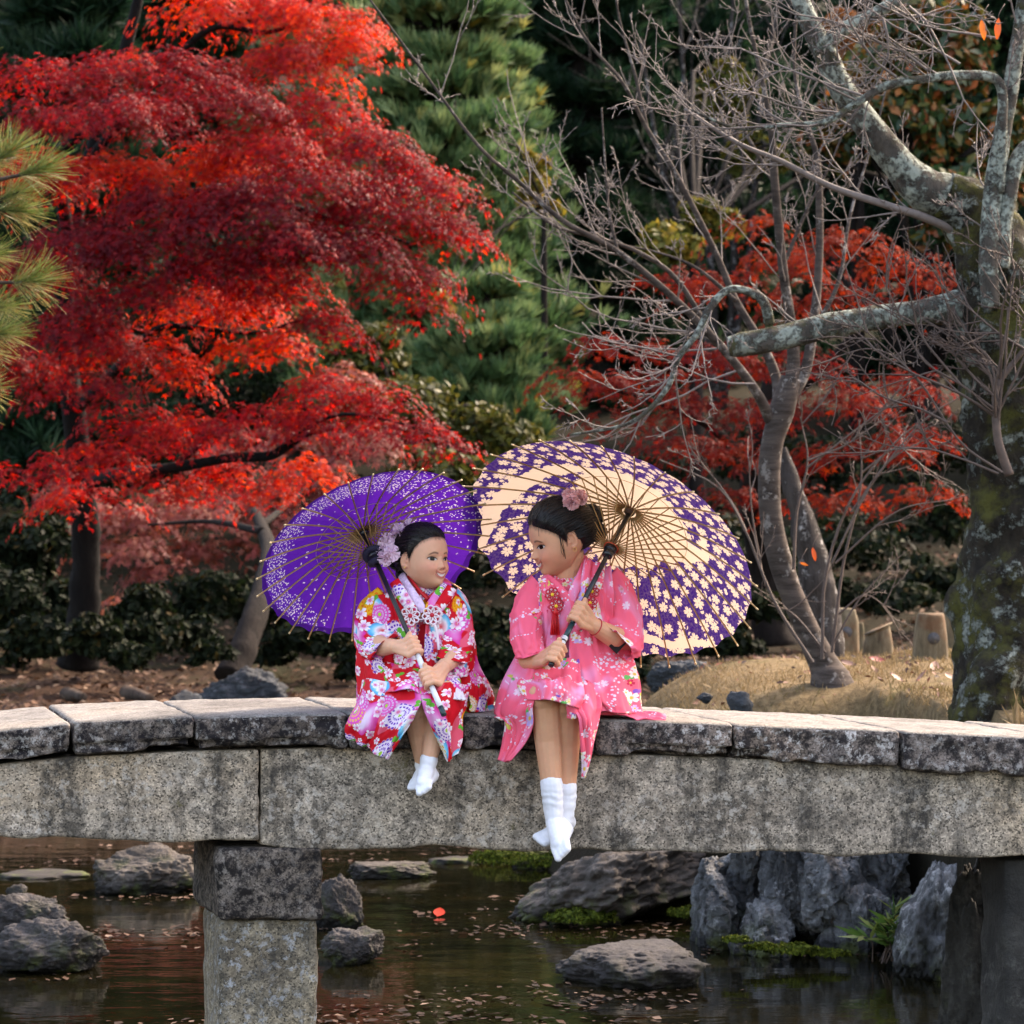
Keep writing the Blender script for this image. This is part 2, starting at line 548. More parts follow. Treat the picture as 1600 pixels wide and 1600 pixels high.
def build_water():
    xs = np.linspace(-60, 60, 30); ys = np.linspace(-40, 30, 30)
    X, Y = np.meshgrid(xs, ys)
    t = NT('pond_water')
    co = t.geo('Position')
    sc = t.vmath('MULTIPLY', co, (1.0, 2.2, 1.0))
    w = t.math('ADD', t.noise(sc, 3.2, 3, 0.5), t.math('MULTIPLY', t.noise(sc, 11, 3, 0.5), 0.25))
    t.bump(w, 0.11, 0.02)
    n = t.noise(t.vmath('MULTIPLY', co, (1.0, 1.6, 1.0)), 1.6, 6, 0.7)
    c = t.ramp(n, [(0.35, (0.002, 0.002, 0.001)), (0.52, (0.005, 0.0045, 0.0018)), (0.66, (0.011, 0.008, 0.003))])
    m = t.done(c, 0.035, 0.5, IOR=1.33)
    w = mk('water', np.stack([X, Y, 0 * X], -1).reshape(-1, 3), ring_faces(30, 30, False), m)
    tag(w, None, kind='structure')

build_ground()
build_water()

# ------------------------------------------------------------------ stone bridge
def block_mesh(n, r):
    """unit helper: surface grid of a box with half sizes h, rounded by r; returns V, F (welded); n = cells per axis"""
    def make(h):
        Vs, Fs, k = [], [], 0
        for ax in range(3):
            a, b = [(1, 2), (2, 0), (0, 1)][ax]
            for sgn in (-1, 1):
                u = np.linspace(-1, 1, n[a] + 1); v = np.linspace(-1, 1, n[b] + 1)
                U, W = np.meshgrid(u, v)
                p = np.zeros(U.shape + (3,))
                p[..., a] = U * h[a]; p[..., b] = W * h[b]; p[..., ax] = sgn * h[ax]
                f = ring_faces(len(v), len(u), False)
                if sgn < 0: f = f[:, ::-1]
                Vs.append(p.reshape(-1, 3)); Fs.append(f + k); k += U.size
        V = np.concatenate(Vs); F = np.concatenate(Fs)
        _, idx, inv = np.unique(np.round(V, 6), axis=0, return_index=True, return_inverse=True)
        inv = np.asarray(inv).ravel()
        V = V[idx]; F = inv[F]
        hi = np.asarray(h) - r
        q = np.clip(V, -hi, hi)
        dlt = V - q
        l = np.linalg.norm(dlt, axis=1)
        V = np.where(l[:, None] > 1e-9, q + dlt / np.maximum(l, 1e-9)[:, None] * r, V)
        return V, F, dlt / np.maximum(l, 1e-9)[:, None]
    return make

BR_A = radians(4.0)      # the bridge is not quite square to the camera
BR_D = np.array([-sin(radians(14)), cos(radians(14))])
TOPPX = np.array([-300, 0, 115, 307, 548, 760, 935, 1150, 1410, 1600, 1900.])
TOPPY = np.array([1185, 1139, 1128, 1119, 1113, 1117, 1124, 1131, 1141, 1150, 1168.])
def px_s(px):
    """photo column -> length along the front of the bridge"""
    k = (px - 800) / FPX
    return k * 9.0 / (cos(BR_A) - k * sin(BR_A))
_s = np.array([px_s(p) for p in TOPPX])
_z = np.array([P(px, py, 9.0 + px_s(px) * sin(BR_A))[2] for px, py in zip(TOPPX, TOPPY)])
def top_z(s):
    return np.interp(s, _s, _z)
def br(s, t, z):
    return np.stack([s * cos(BR_A) + t * BR_D[0], s * sin(BR_A) + t * BR_D[1], z], -1)
def deck_z(x, y=0.2):
    return float(top_z(x / cos(BR_A)))

def bridge_block(name, s0, s1, t0, t1, z0, z1, mat, parent, n, r=0.012, amp=0.006, seed=0, arch=False, topmat=None, nscale=14, chip=0.0):
    """a dressed stone between s0..s1 along the bridge, t0..t1 in depth; z is relative to the deck when arch"""
    h = np.array([(s1 - s0) / 2, (t1 - t0) / 2, (z1 - z0) / 2])
    V, F, N = block_mesh(n, r)(h)
    c = np.array([(s0 + s1) / 2, (t0 + t1) / 2, (z0 + z1) / 2])
    top = V[:, 2] > h[2] - r * 1.2
    d = amp * fbm((V + c) * nscale, 4, seed)
    if chip:
        lowf = (V[:, 1] < 0) & (V[:, 2] < -h[2] * 0.3)
        d = d - chip * np.clip(fbm((V + c) * 7.0, 3, seed + 5) + 0.15, 0, 1) * lowf
    d = np.where(top, d * 0.25, d)
    V = V + N * d[:, None] + c
    z = V[:, 2] + (top_z(V[:, 0]) if arch else 0)
    W = br(V[:, 0], V[:, 1], z)
    fm = None
    mats = [mat]
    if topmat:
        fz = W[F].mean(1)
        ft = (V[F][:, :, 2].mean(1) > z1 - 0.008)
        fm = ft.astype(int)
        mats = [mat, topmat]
    return obj(name, mesh_data(name, W, F, mats=mats, fmat=fm), parent)

bridge = thing('stone_bridge', 'weathered low stone slab bridge on which the two girls sit', 'bridge')
SLABW = 0.80
edges = [-330, -150, 113, 305, 546, 722, 931, 1149, 1409, 1660, 1900]
for i in range(len(edges) - 1):
    a, b = px_s(edges[i]) + 0.003, px_s(edges[i + 1]) - 0.003
    rs = random.Random(i)
    front = [0, 0, 0.0, 0.0, -0.008, 0.0, 0.0, 0.004, -0.006, -0.012, 0][i]
    th = [0.10, 0.10, 0.098, 0.108, 0.108, 0.105, 0.105, 0.112, 0.118, 0.125, 0.12][i]
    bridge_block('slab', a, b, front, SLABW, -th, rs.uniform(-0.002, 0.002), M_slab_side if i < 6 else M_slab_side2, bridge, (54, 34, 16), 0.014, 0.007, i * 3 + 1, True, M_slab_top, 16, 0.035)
for k, (e0, e1, zb, sd) in enumerate([(-700, 410, 0.768, 3), (411, 1900, 0.750, 8)]):
    a, b = px_s(e0), px_s(e1)
    bm = bridge_block('beam', a + 0.0005, b - 0.0005, 0.045, 0.32, 0, 0.5, M_beam, bridge, (110, 14, 26), 0.012, 0.006, sd, False, None, 10)
    me = bm.data
    co = np.empty(len(me.vertices) * 3, np.float32); me.vertices.foreach_get('co', co); co = co.reshape(-1, 3)
    s = co[:, 0] / cos(BR_A)
    fr = (co[:, 2] + 0.0) / 0.5
    zt = top_z(s) - 0.105
    zbot = zb - 0.018 * np.clip(s, -2, 2) + 0.010 * fbm(np.stack([s * 5, 0 * s, 0 * s], -1), 3, sd)
    co[:, 2] = zbot + (zt - zbot) * fr
    me.vertices.foreach_set('co', co.ravel()); me.update()
    b2 = bridge_block('beam', a + 0.003, b - 0.003, 0.50, 0.76, 0.80, 1.03, M_beam, bridge, (30, 4, 6), 0.012, 0.004, sd + 1)
pier = obj('pier', bridge_block('tmp', px_s(349), px_s(503), 0.065, 0.42, -0.6, 0.545, M_col, None, (20, 24, 60), 0.014, 0.005, 21).data, bridge)
bpy.data.objects.remove(bpy.data.objects['tmp'])
bridge_block('pier_cap', px_s(344), px_s(507), 0.03, 0.60, 0.548, 0.762, M_cap, pier, (24, 30, 30), 0.014, 0.008, 22)
pier = obj('pier', bridge_block('tmp', px_s(1592), px_s(1760), 0.10, 0.30, -0.6, 0.70, M_rock_dark, None, (20, 24, 60), 0.014, 0.006, 31).data, bridge)
bpy.data.objects.remove(bpy.data.objects['tmp'])

# ------------------------------------------------------------------ rocks
def ico(sub):
    bm = bmesh.new()
    bmesh.ops.create_icosphere(bm, subdivisions=sub, radius=1)
    V = np.array([v.co[:] for v in bm.verts]); F = np.array([[v.index for v in f.verts] for f in bm.faces])
    bm.free()
    return V, F
ICO6, ICO5, ICO4, ICO3 = ico(6), ico(5), ico(4), ico(3)

def rock(name, label, cx0, cx1, cy0, cy1, d, mat, seed, depth=None, flat=0.0, cuts=7, bury=0.25, lean=0.0, rough=0.10, group=None, top=None, sub=None):
    """a boulder that fills the photo box cx0..cx1, cy0..cy1 (cy1 its waterline) at distance d"""
    V, F = (ICO6 if sub is None else sub)
    rs = np.random.RandomState(seed)
    V = V.copy()
    V = V * (1 + 0.22 * fbm(V * 1.1 + seed, 3, seed))[:, None]
    for _ in range(cuts):                          # broken faces
        n = rs.normal(size=3); n /= np.linalg.norm(n)
        c = rs.uniform(0.62, 0.88)
        k = V @ n
        V = np.where((k > c)[:, None], V - np.outer((k - c) * 0.86, n), V)
    if flat:
        V[:, 2] = np.where(V[:, 2] > 0, np.minimum(V[:, 2], (1 - flat) + (V[:, 2] - (1 - flat)) * 0.15), V[:, 2])
    V = V + V * (rough * fbm(V * 3.1 + seed, 6, seed + 3, 0.6))[:, None]
    rdg = 1 - np.abs(fbm(V * np.array([2.4, 2.4, 3.4]) + seed * 1.7, 4, seed + 9, 0.55)) * 2
    V = V - V * (rough * 0.55 * np.clip(rdg, 0, 1) ** 3)[:, None]
    V = V + V * (0.022 * fbm(V * 9 + seed, 4, seed + 21, 0.6))[:, None]
    V = (V - (V.max(0) + V.min(0)) / 2) / ((V.max(0) - V.min(0)) / 2)
    w = (cx1 - cx0) * d / FPX; h = (cy1 - cy0) * d / FPX
    full = h / (1 - bury)
    dp = depth or w * 0.7
    V[:, 0] += lean * V[:, 2]
    V = V * np.array([w / 2, dp / 2, full / 2])
    base = P((cx0 + cx1) / 2, cy1, d)
    V = V + np.array([base[0], base[1] + dp * 0.25, base[2] + h - full / 2])
    o = mk(name, V, F, mat)
    return tag(o, label, 'rock', group)

g = 'rocks in the pond under the bridge'
rock('rock', 'rounded tan rock in the pond behind the left pier', 138, 313, 1320, 1398, 14.0, M_rock_warm, 3, group=g)
rock('rock', 'dark grey boulder cut by the photo edge, above the wider low boulder', -40, 109, 1400, 1460, 12.4, M_rock, 5, group=g)
rock('rock', 'low dark boulder nearest the camera at the pond edge, lower left', -20, 166, 1440, 1512, 11.6, M_rock, 9, group=g)
rock('rock', 'small rock peeking over the dark grey boulder at the edge', 8, 42, 1381, 1406, 12.9, M_rock, 11, group=g, sub=ICO4)
rock('rock', 'dark grey rock half hidden by the square pier', 480, 569, 1366, 1436, 12.8, M_rock, 14, group=g)
rock('rock', 'small low rock in the water just right of the pier', 498, 600, 1452, 1504, 11.8, M_rock, 17, group=g)
rock('rock', 'flat pale slab rock at the water line, larger of two', 540, 682, 1350, 1378, 14.6, M_rock_warm, 19, flat=0.6, group=g)
rock('rock', 'flat pale slab rock at the water line, smaller of two', 668, 752, 1341, 1362, 15.2, M_rock_warm, 23, flat=0.5, group=g, sub=ICO4)
rock('rock', 'long flat stone bar in the water beside the tan rock', -20, 142, 1366, 1388, 14.6, M_rock_warm, 29, flat=0.6, group=g, sub=ICO4)
rock('rock', 'sloping grey rock with a pale patch beneath the dangling feet', 822, 1096, 1328, 1442, 13.0, M_rock_warm, 37, depth=0.7, lean=0.45, rough=0.12)
rock('rock', 'pale triangular rock beside the dark bridge abutment', 1402, 1520, 1352, 1514, 11.5, M_rock_blue, 47, depth=0.6, lean=0.3)
rock('rock', 'flat oval rock lying alone in the pond', 868, 1112, 1488, 1529, 11.3, M_rock_flat, 53, depth=0.62, flat=0.35, cuts=0, bury=0.5, rough=0.07)
rock('rock', 'tall dark rock of the bridge abutment at the edge of the photo', 1462, 1606, 1335, 1690, 9.75, M_rock_dark, 59, depth=0.36, cuts=9, bury=0.1)
rock('rock', 'mossy dark rock behind the dangling socks', 756, 900, 1318, 1372, 15.6, M_rock_dark, 61, group=g)
rock('rock', 'mossy green stone in the shade between slab rocks and feet', 800, 860, 1344, 1376, 15.0, M_rock_dark, 63, group=g, sub=ICO4)
rock('rock', 'dark rock filling the gap behind the sloping rock', 1060, 1140, 1320, 1440, 13.6, M_rock_dark, 67)
rock('rock', 'dark rock behind the pale triangular rock', 1395, 1470, 1330, 1420, 12.9, M_rock_blue, 71)
rock('boulder', 'blue grey boulder on the far bank below the purple parasol', 306, 452, 1040, 1112, 20.0, M_rock_far, 73)
rock('boulder', 'small blue stone left of the far bank boulder', 262, 318, 1078, 1108, 19.6, M_rock_far, 75, sub=ICO4)
rock('rock', 'grey rock behind the grassy mound under the patterned parasol', 1010, 1124, 1030, 1082, 15.6, M_rock_far, 79)
rock('rock', 'small grey stone on the grass by the bridge edge', 1135, 1178, 1080, 1116, 11.4, M_rock_far, 83, sub=ICO4)
rock('rock', 'tiny dark stone on the golden grass slope', 1088, 1115, 1082, 1096, 12.0, M_rock_far, 87, sub=ICO4)
# ------------------------------------------------------------------ leaves
def maple_leaf():
    """five pointed lobes, slightly cupped; about 1 unit across"""
    ang = np.radians([-150, -100, -60, 0 - 0, 60, 100, 150])
    tip = [(0.30, 205), (0.50, 150), (0.62, 95 + 0), (0.50, 30), (0.30, -25)]
    V = [(0, 0, 0)]
    tips = [(0.34, -35), (0.52, 25), (0.60, 90), (0.52, 155), (0.34, 215)]
    for k, (r, a) in enumerate(tips):
        a0 = np.radians(a)
        V.append((r * cos(a0), r * sin(a0), -0.10))
        w = radians(20)
        V.append((r * 0.42 * cos(a0 - w), r * 0.42 * sin(a0 - w), 0.02))
        V.append((r * 0.42 * cos(a0 + w), r * 0.42 * sin(a0 + w), 0.02))
    F = []
    for k in range(5):
        b = 1 + 3 * k
        F += [(0, b + 1, b), (0, b, b + 2)]
    return np.array(V, float), np.array(F)
LEAF_MAPLE = maple_leaf()
LEAF_OVAL = (np.array([(0, -0.5, 0), (0.24, -0.05, 0.05), (0, 0.5, -0.06), (-0.24, -0.05, 0.05)], float), np.array([(0, 1, 2), (0, 2, 3)]))

def tuft(n, seed, spread=1.0, width=0.035):
    """needles fanning out from one point"""
    rs = np.random.RandomState(seed)
    V, F = [], []
    for i in range(n):
        a = rs.uniform(0, 2 * pi); e = rs.uniform(0.05, spread)
        dirv = np.array([sin(e) * cos(a), sin(e) * sin(a), cos(e)])
        s = np.cross(dirv, rs.normal(size=3)); s /= np.linalg.norm(s)
        l = rs.uniform(0.7, 1.05)
        k = len(V)
        V += [s * width, -s * width, dirv * l]
        F.append((k, k + 1, k + 2))
    return np.array(V), np.array(F)
TUFT = tuft(20, 1, 1.2, 0.07)
TUFT_SOFT = tuft(16, 2, 0.8, 0.085)

def crown_mesh(name, mat, parent, leaf, pos, nrm, size, rs, kind='stuff', rnd=None):
    n = len(pos)
    R = rot_to(nrm, rs.uniform(0, 2 * pi, n))
    V, F, k = instances(leaf[0], leaf[1], pos, R, size)
    r = rs.uniform(0, 1, n) if rnd is None else rnd
    o = mk(name, V, F, mat, parent, smooth=False, attrs={'rnd': np.repeat(np.clip(r, 0, 1), k)})
    if kind:
        o['kind'] = kind
    return o

def shell_points(rs, c, rad, n, zmin=-0.3, inner=0.65, face=None):
    """points in the outer shell of an ellipsoid"""
    v = rs.normal(size=(n * 2, 3)); v /= np.linalg.norm(v, axis=1)[:, None]
    v = v[v[:, 2] > zmin][:n]
    r = rs.uniform(inner, 1.0, len(v)) ** 0.6
    p = v * r[:, None]
    nz = fbm(v * 2.2 + c, 3, int(abs(c[0] * 100)) % 97)
    p = p * (1 + 0.25 * nz)[:, None]
    return np.asarray(c) + p * np.asarray(rad), v

def branchlets(mb, rs, root, tip_list, r0, bend=0.12, ns=5):
    for tpt in tip_list:
        m = (np.asarray(root) + tpt) / 2 + rs.normal(size=3) * bend * np.linalg.norm(tpt - root) + np.array([0, 0, 0.1 * np.linalg.norm(tpt - root)])
        C = catmull([root, m, tpt], 7)
        V, F, uv = tube(C, np.linspace(r0, r0 * 0.25, 7), ns)
        mb.add(V, F, uv)

# bark
def bark(name, base, dark, lichen=None, lk=0.0, scale=14, stretch=(1, 1, 0.22), bumpk=0.8, moss=None, mk_=0.0, bd=0.02):
    t = NT(name)
    co = t.geo('Position')
    sc = t.vmath('MULTIPLY', co, stretch)
    n1 = t.noise(sc, scale, 7, 0.7, 0.3)
    c = t.ramp(n1, [(0.32, dark), (0.62, base), (0.8, tuple(min(1, x * 1.5) for x in base))])
    n2 = t.noise(co, 11, 7, 0.72)
    n3 = t.noise(t.vmath('ADD', co, (4, 2, 7)), 42, 5, 0.7)
    if moss:
        c = t.mix(t.map(t.noise(t.vmath('ADD', co, (1, 9, 2)), 4.5, 7, 0.7), 0.58 - mk_ * 0.2, 0.70 - mk_ * 0.2, 0, 0.9), c, moss)
    if lichen:
        lm = t.math('MULTIPLY', t.map(n2, 0.60 - lk * 0.18, 0.66 - lk * 0.18, 0, 1), t.map(n3, 0.36, 0.5, 0.15, 1))
        c = t.mix(lm, c, lichen)
        n1 = t.math('ADD', n1, t.math('MULTIPLY', lm, 0.5))
    t.bump(t.math('ADD', n1, t.math('MULTIPLY', n3, 0.35)), bumpk, bd)
    return t.done(c, 0.9, 0.15)

M_bark_dark = bark('dark_bark', (0.017, 0.0125, 0.0105), (0.004, 0.003, 0.0025))
M_bark_black = bark('black_bark', (0.0075, 0.006, 0.005), (0.002, 0.0015, 0.0015))
M_bark_mid = bark('brown_bark', (0.085, 0.060, 0.045), (0.02, 0.015, 0.012))
M_bark_old = bark('mossy_lichen_bark', (0.034, 0.027, 0.019), (0.005, 0.004, 0.003), (0.24, 0.255, 0.215), 0.46, 16, (1, 1, 0.5), 1.0, (0.075, 0.072, 0.018), 0.55, 0.03)
M_bark_lichen = bark('lichen_covered_bark', (0.10, 0.085, 0.07), (0.03, 0.026, 0.022), (0.28, 0.305, 0.255), 0.85, 16, (1, 1, 0.5), 1.0, (0.06, 0.06, 0.015), 0.25)
M_bark_young = bark('grey_cherry_bark', (0.085, 0.066, 0.056), (0.020, 0.015, 0.0125), (0.22, 0.195, 0.175), 0.25, 9, (0.6, 0.6, 4.0), 0.45, bd=0.008)
M_twig = plain('twig_bark', (0.15, 0.118, 0.103), 0.75, 0.25, 30)
M_twig_dark = plain('twig_bark_brown', (0.085, 0.056, 0.044), 0.75, 0.25, 30)
M_stump = bark('weathered_wood', (0.062, 0.052, 0.047), (0.012, 0.0095, 0.0085), (0.36, 0.34, 0.32), 0.3, 12, (1, 1, 0.12), 1.0)

# ------------------------------------------------------------------ bare trees
def limb(tree, name, pts, radpx, mat, ns=14, n=None, rough=0.06, seed=0, cap=True):
    """pts in photo pixels and distance; radpx radius in photo pixels at each control point"""
    C = PS(pts)
    R = np.array([r * p[2] / FPX for r, p in zip(radpx, pts)])
    n = n or max(12, len(pts) * 9)
    C2 = catmull(C, n)
    R2 = np.interp(np.linspace(0, len(R) - 1, n), np.arange(len(R)), R)
    V, F, uv = tube(C2, R2, ns, cap, rough, seed, 8.0)
    o = mk(name, V, F, mat, tree, uv=uv)
    return C2, R2

def twig(mb, rs, p, d, length, r, depth, up=0.25, wob=0.16, kids=3, seg=7, spurs=True):
    d = d / np.linalg.norm(d)
    pts = [np.array(p)]
    cur = np.array(d)
    st = length / seg
    for i in range(seg):
        cur = cur + rs.normal(size=3) * wob * np.array([1, 1, 1]) + np.array([0, 0, up * 0.18])
        cur /= np.linalg.norm(cur)
        pts.append(pts[-1] + cur * st)
    C = np.array(pts)
    V, F, uv = tube(C, np.linspace(r, max(r * 0.35, 0.0011), len(C)), 5 if r > 0.004 else 4, False)
    mb.add(V, F, uv)
    if spurs and r < 0.008:                       # buds
        for i in range(1, len(C)):
            if rs.rand() < 0.5:
                q = C[i]
                b = rs.normal(size=3) * 0.5 + (C[i] - C[i - 1]) / st
                b /= np.linalg.norm(b)
                V, F, uv = tube(np.array([q, q + b * 0.010, q + b * 0.022]), [0.0016, 0.0024, 0.0004], 4, False)
                mb.add(V, F, uv)
    if depth > 0:
        m = kids if depth > 1 else kids
        for k in range(m):
            i = rs.randint(1, len(C) - 1)
            t = C[i] - C[i - 1]; t /= np.linalg.norm(t)
            side = np.cross(t, rs.normal(size=3)); side /= np.linalg.norm(side)
            a = rs.uniform(0.5, 0.95)
            dd = t * cos(a) + side * sin(a)
            dd[1] *= 0.75
            f = 1 - 0.5 * i / len(C)
            twig(mb, rs, C[i], dd, length * rs.uniform(0.35, 0.62) * f, max(r * 0.55, 0.0013), depth - 1, up, wob, max(2, kids - 1), seg)
    return C

def sprout(mb, rs, C, R, i0, i1, count, length, depth=2, up=0.25, rfac=0.5, rmax=0.010, kids=3, bias=(0, 0, 0)):
    """side shoots along a limb"""
    for _ in range(count):
        i = rs.randint(int(i0 * len(C)), max(int(i1 * len(C)) - 1, int(i0 * len(C)) + 1))
        i = min(max(i, 1), len(C) - 1)
        t = C[i] - C[i - 1]; t /= np.linalg.norm(t)
        side = np.cross(t, rs.normal(size=3)); side /= np.linalg.norm(side)
        a = rs.uniform(0.55, 1.1)
        dd = t * cos(a) + side * sin(a) + np.array(bias)
        dd[1] *= 0.6
        twig(mb, rs, C[i] , dd, length * rs.uniform(0.5, 1.25), min(R[i] * rfac, rmax), depth, up, 0.10, kids)

M_orange_leaf = leaf_mat('orange_leaf', [(0, (0.55, 0.075, 0.01)), (1, (0.62, 0.17, 0.015))], 0.4)
def hanging_leaves(t, spots, rs):
    for (x, y, a, s, d) in spots:
        n = 8
        ys = np.linspace(-0.5, 0.5, n); w = 0.155 * np.sin(np.linspace(0.05, pi - 0.05, n)) ** 0.8
        z = 0.06 * np.sin(ys * 5)
        V = np.concatenate([np.stack([-w, ys, z], 1), np.stack([0 * w, ys, z - 0.05], 1), np.stack([w, ys, z], 1)]) * s
        F = np.concatenate([np.stack([np.arange(n - 1) + k * n, np.arange(1, n) + k * n, np.arange(1, n) + (k + 1) * n, np.arange(n - 1) + (k + 1) * n], 1) for k in (0, 1)])
        V = np.stack([V[:, 0] * cos(a) - V[:, 1] * sin(a), V[:, 2], V[:, 0] * sin(a) + V[:, 1] * cos(a)], 1)
        top = V[V[:, 2].argmax()] + P(x, y, d)
        mk('leaf', V + P(x, y, d), F, M_orange_leaf, t, attrs={'rnd': np.full(len(V), rs.rand())})
        C = catmull([top, top + [0.004, 0, 0.02], top + [0.03, 0.03, 0.06]], 6)
        V, F, u = tube(C, 0.0012, 4)
        mk('leaf_stalk', V, F, M_twig_dark, t)

def young_cherry():
    rs = np.random.RandomState(11)
    t = thing('cherry_tree', 'slender bare grey cherry tree with forked stems on the grassy mound', 'tree')
    D = 13.8
    limb(t, 'trunk', [(1304, 1100, D - .04), (1296, 1062, D - .02), (1287, 1038, D), (1262, 985, D), (1228, 905, D), (1207, 825, D), (1202, 745, D), (1207, 690, D), (1222, 640, D), (1236, 590, D)],
         [44, 32, 24, 19, 18.5, 18, 17, 17, 20, 16], M_bark_young, 18, 90, 0.05, 3)
    specs = [
        ([(1236, 610, D), (1240, 560, D), (1235, 500, D - .05), (1224, 425, D - .1), (1211, 290, D - .2), (1206, 215, D - .25), (1194, 140, D - .3), (1172, 40, D - .35), (1160, -40, D - .4)], [17, 15, 13, 12, 11, 9, 7, 6, 5], (0.25, 1.0, 16, 0.55)),
        ([(1232, 625, D), (1258, 580, D + .02), (1272, 500, D + .05), (1280, 400, D + .1), (1280, 300, D + .1), (1275, 240, D + .15), (1254, 172, D + .15), (1241, 100, D + .2), (1247, -20, D + .2)], [14, 13, 11, 10, 9, 8, 6, 5, 4], (0.2, 1.0, 16, 0.55)),
        ([(1206, 660, D), (1180, 610, D - .1), (1130, 545, D - .2), (1055, 468, D - .3), (965, 393, D - .4), (880, 345, D - .5), (812, 285, D - .5), (745, 225, D - .6), (660, 110, D - .6), (560, -25, D - .7)], [14, 11, 10, 9, 8, 7, 6, 5, 4, 3], (0.2, 0.95, 26, 0.5)),
        ([(1216, 640, D), (1214, 595, D + .1), (1192, 540, D + .1), (1150, 470, D + .1), (1118, 395, D + .1), (1055, 270, D), (1012, 203, D), (972, 128, D - .1), (915, 60, D - .1), (870, -30, D - .1)], [14, 12, 10, 9, 8, 7, 6, 5, 4, 3], (0.25, 0.95, 22, 0.5)),
        ([(1012, 205, D), (993, 120, D), (968, 30, D), (960, -30, D)], [5, 4, 3, 3], (0.2, 1, 8, 0.4)),
        ([(1120, 540, D - .2), (1060, 440, D - .25), (1000, 395, D - .3), (935, 372, D - .35), (865, 352, D - .4), (800, 300, D - .4)], [7, 6, 5, 5, 4, 3], (0.1, 1, 14, 0.45)),
        ([(1150, 470, D), (1090, 420, D), (1030, 395, D), (960, 380, D - .1)], [5, 4, 3, 2], (0.1, 1, 10, 0.45)),
        ([(965, 393, D - .4), (952, 330, D - .4), (945, 250, D - .4), (940, 168, D - .4)], [4, 3.5, 3, 2.5], (0.1, 1, 8, 0.35)),
        ([(1270, 520, D), (1310, 440, D), (1330, 330, D + .1), (1370, 200, D + .2), (1400, 60, D + .2)], [6, 5, 4, 3, 2.5], (0.1, 1, 12, 0.5)),
        ([(1222, 420, D), (1260, 330, D), (1300, 250, D), (1350, 120, D)], [5, 4, 3, 2], (0.1, 1, 10, 0.45)),
        ([(1212, 290, D), (1160, 200, D), (1120, 130, D), (1085, 30, D)], [5, 4, 3, 2.5], (0.1, 1, 10, 0.45)),
    ]
    mb = MB()
    for i, (pts, rad, (a, b, n, L)) in enumerate(specs):
        rad = [r * f_ for r, f_ in zip(rad, np.linspace(0.72, 0.52, len(rad)))]
        C, R = limb(t, 'limb', pts, rad, M_bark_young, 10, None, 0.04, i)
        sprout(mb, rs, C, R, a, b, int(n * 0.38), L, 2, 0.3, 0.42, 0.0038, 3, (-0.15, 0, 0.15))
    # low drooping tips left of the fork
    for (x, y, dx, dz, L) in [(1120, 545, -1, -.1, .8), (1090, 520, -1, .0, .9), (1180, 600, -1, -.25, .75), (1060, 470, -1, .1, .8), (980, 400, -1, -.15, .6), (1150, 580, -1, -.35, .9), (1040, 455, -1, .25, .7)]:
        twig(mb, rs, P(x, y, D - .3), np.array([dx, rs.uniform(-.3, .1), dz]), L, 0.0055, 2, 0.5, 0.14, 3)
    tw = mb.build('twigs', M_twig, t)
    tw['kind'] = 'stuff'
    # shoots from the foot of the tree
    mb = MB()
    shoots = [[(1270, 1035), (1210, 940), (1165, 830), (1120, 760), (1030, 718)], [(1165, 830), (1140, 780), (1078, 700)], [(1285, 1030), (1290, 900), (1330, 780), (1400, 690), (1455, 650)],
              [(1300, 1020), (1318, 880), (1345, 760), (1342, 655)], [(1240, 890), (1245, 800), (1262, 720), (1250, 650)], [(1262, 720), (1330, 690), (1345, 655)], [(1305, 880), (1400, 800), (1490, 780)],
              [(1290, 1020), (1240, 960), (1200, 945)], [(1300, 1010), (1340, 940), (1385, 890)], [(1310, 960), (1350, 930), (1385, 948)], [(1300, 880), (1360, 760), (1440, 660), (1500, 620)], [(1262, 730), (1380, 640), (1450, 600)],
              [(1190, 890), (1175, 800), (1170, 715)], [(1330, 800), (1390, 720), (1460, 680)], [(1345, 740), (1400, 700), (1430, 722)]]
    for k, s in enumerate(shoots):
        dd = D - .25 + 0.05 * (k % 5)
        C = catmull(PS([(x, y, dd) for x, y in s]), 16)
        V, F, uv = tube(C, np.linspace(0.0085 if k < 5 else 0.0055, 0.0025, 16), 5, False)
        mb.add(V, F, uv)
        for _ in range(3):
            i = rs.randint(5, 15)
            tt = C[i] - C[i - 1]
            twig(mb, rs, C[i], tt / np.linalg.norm(tt) + rs.normal(size=3) * 0.5, rs.uniform(0.12, 0.35), 0.003, 1, 0.2, 0.12, 2)
    o = mb.build('shoots', M_twig_dark, t)
    o['kind'] = 'stuff'
    hanging_leaves(t, [(1272, 866, 0.2, 0.062, 13.4), (1256, 881, 1.2, 0.04, 13.4)], rs)
young_cherry()

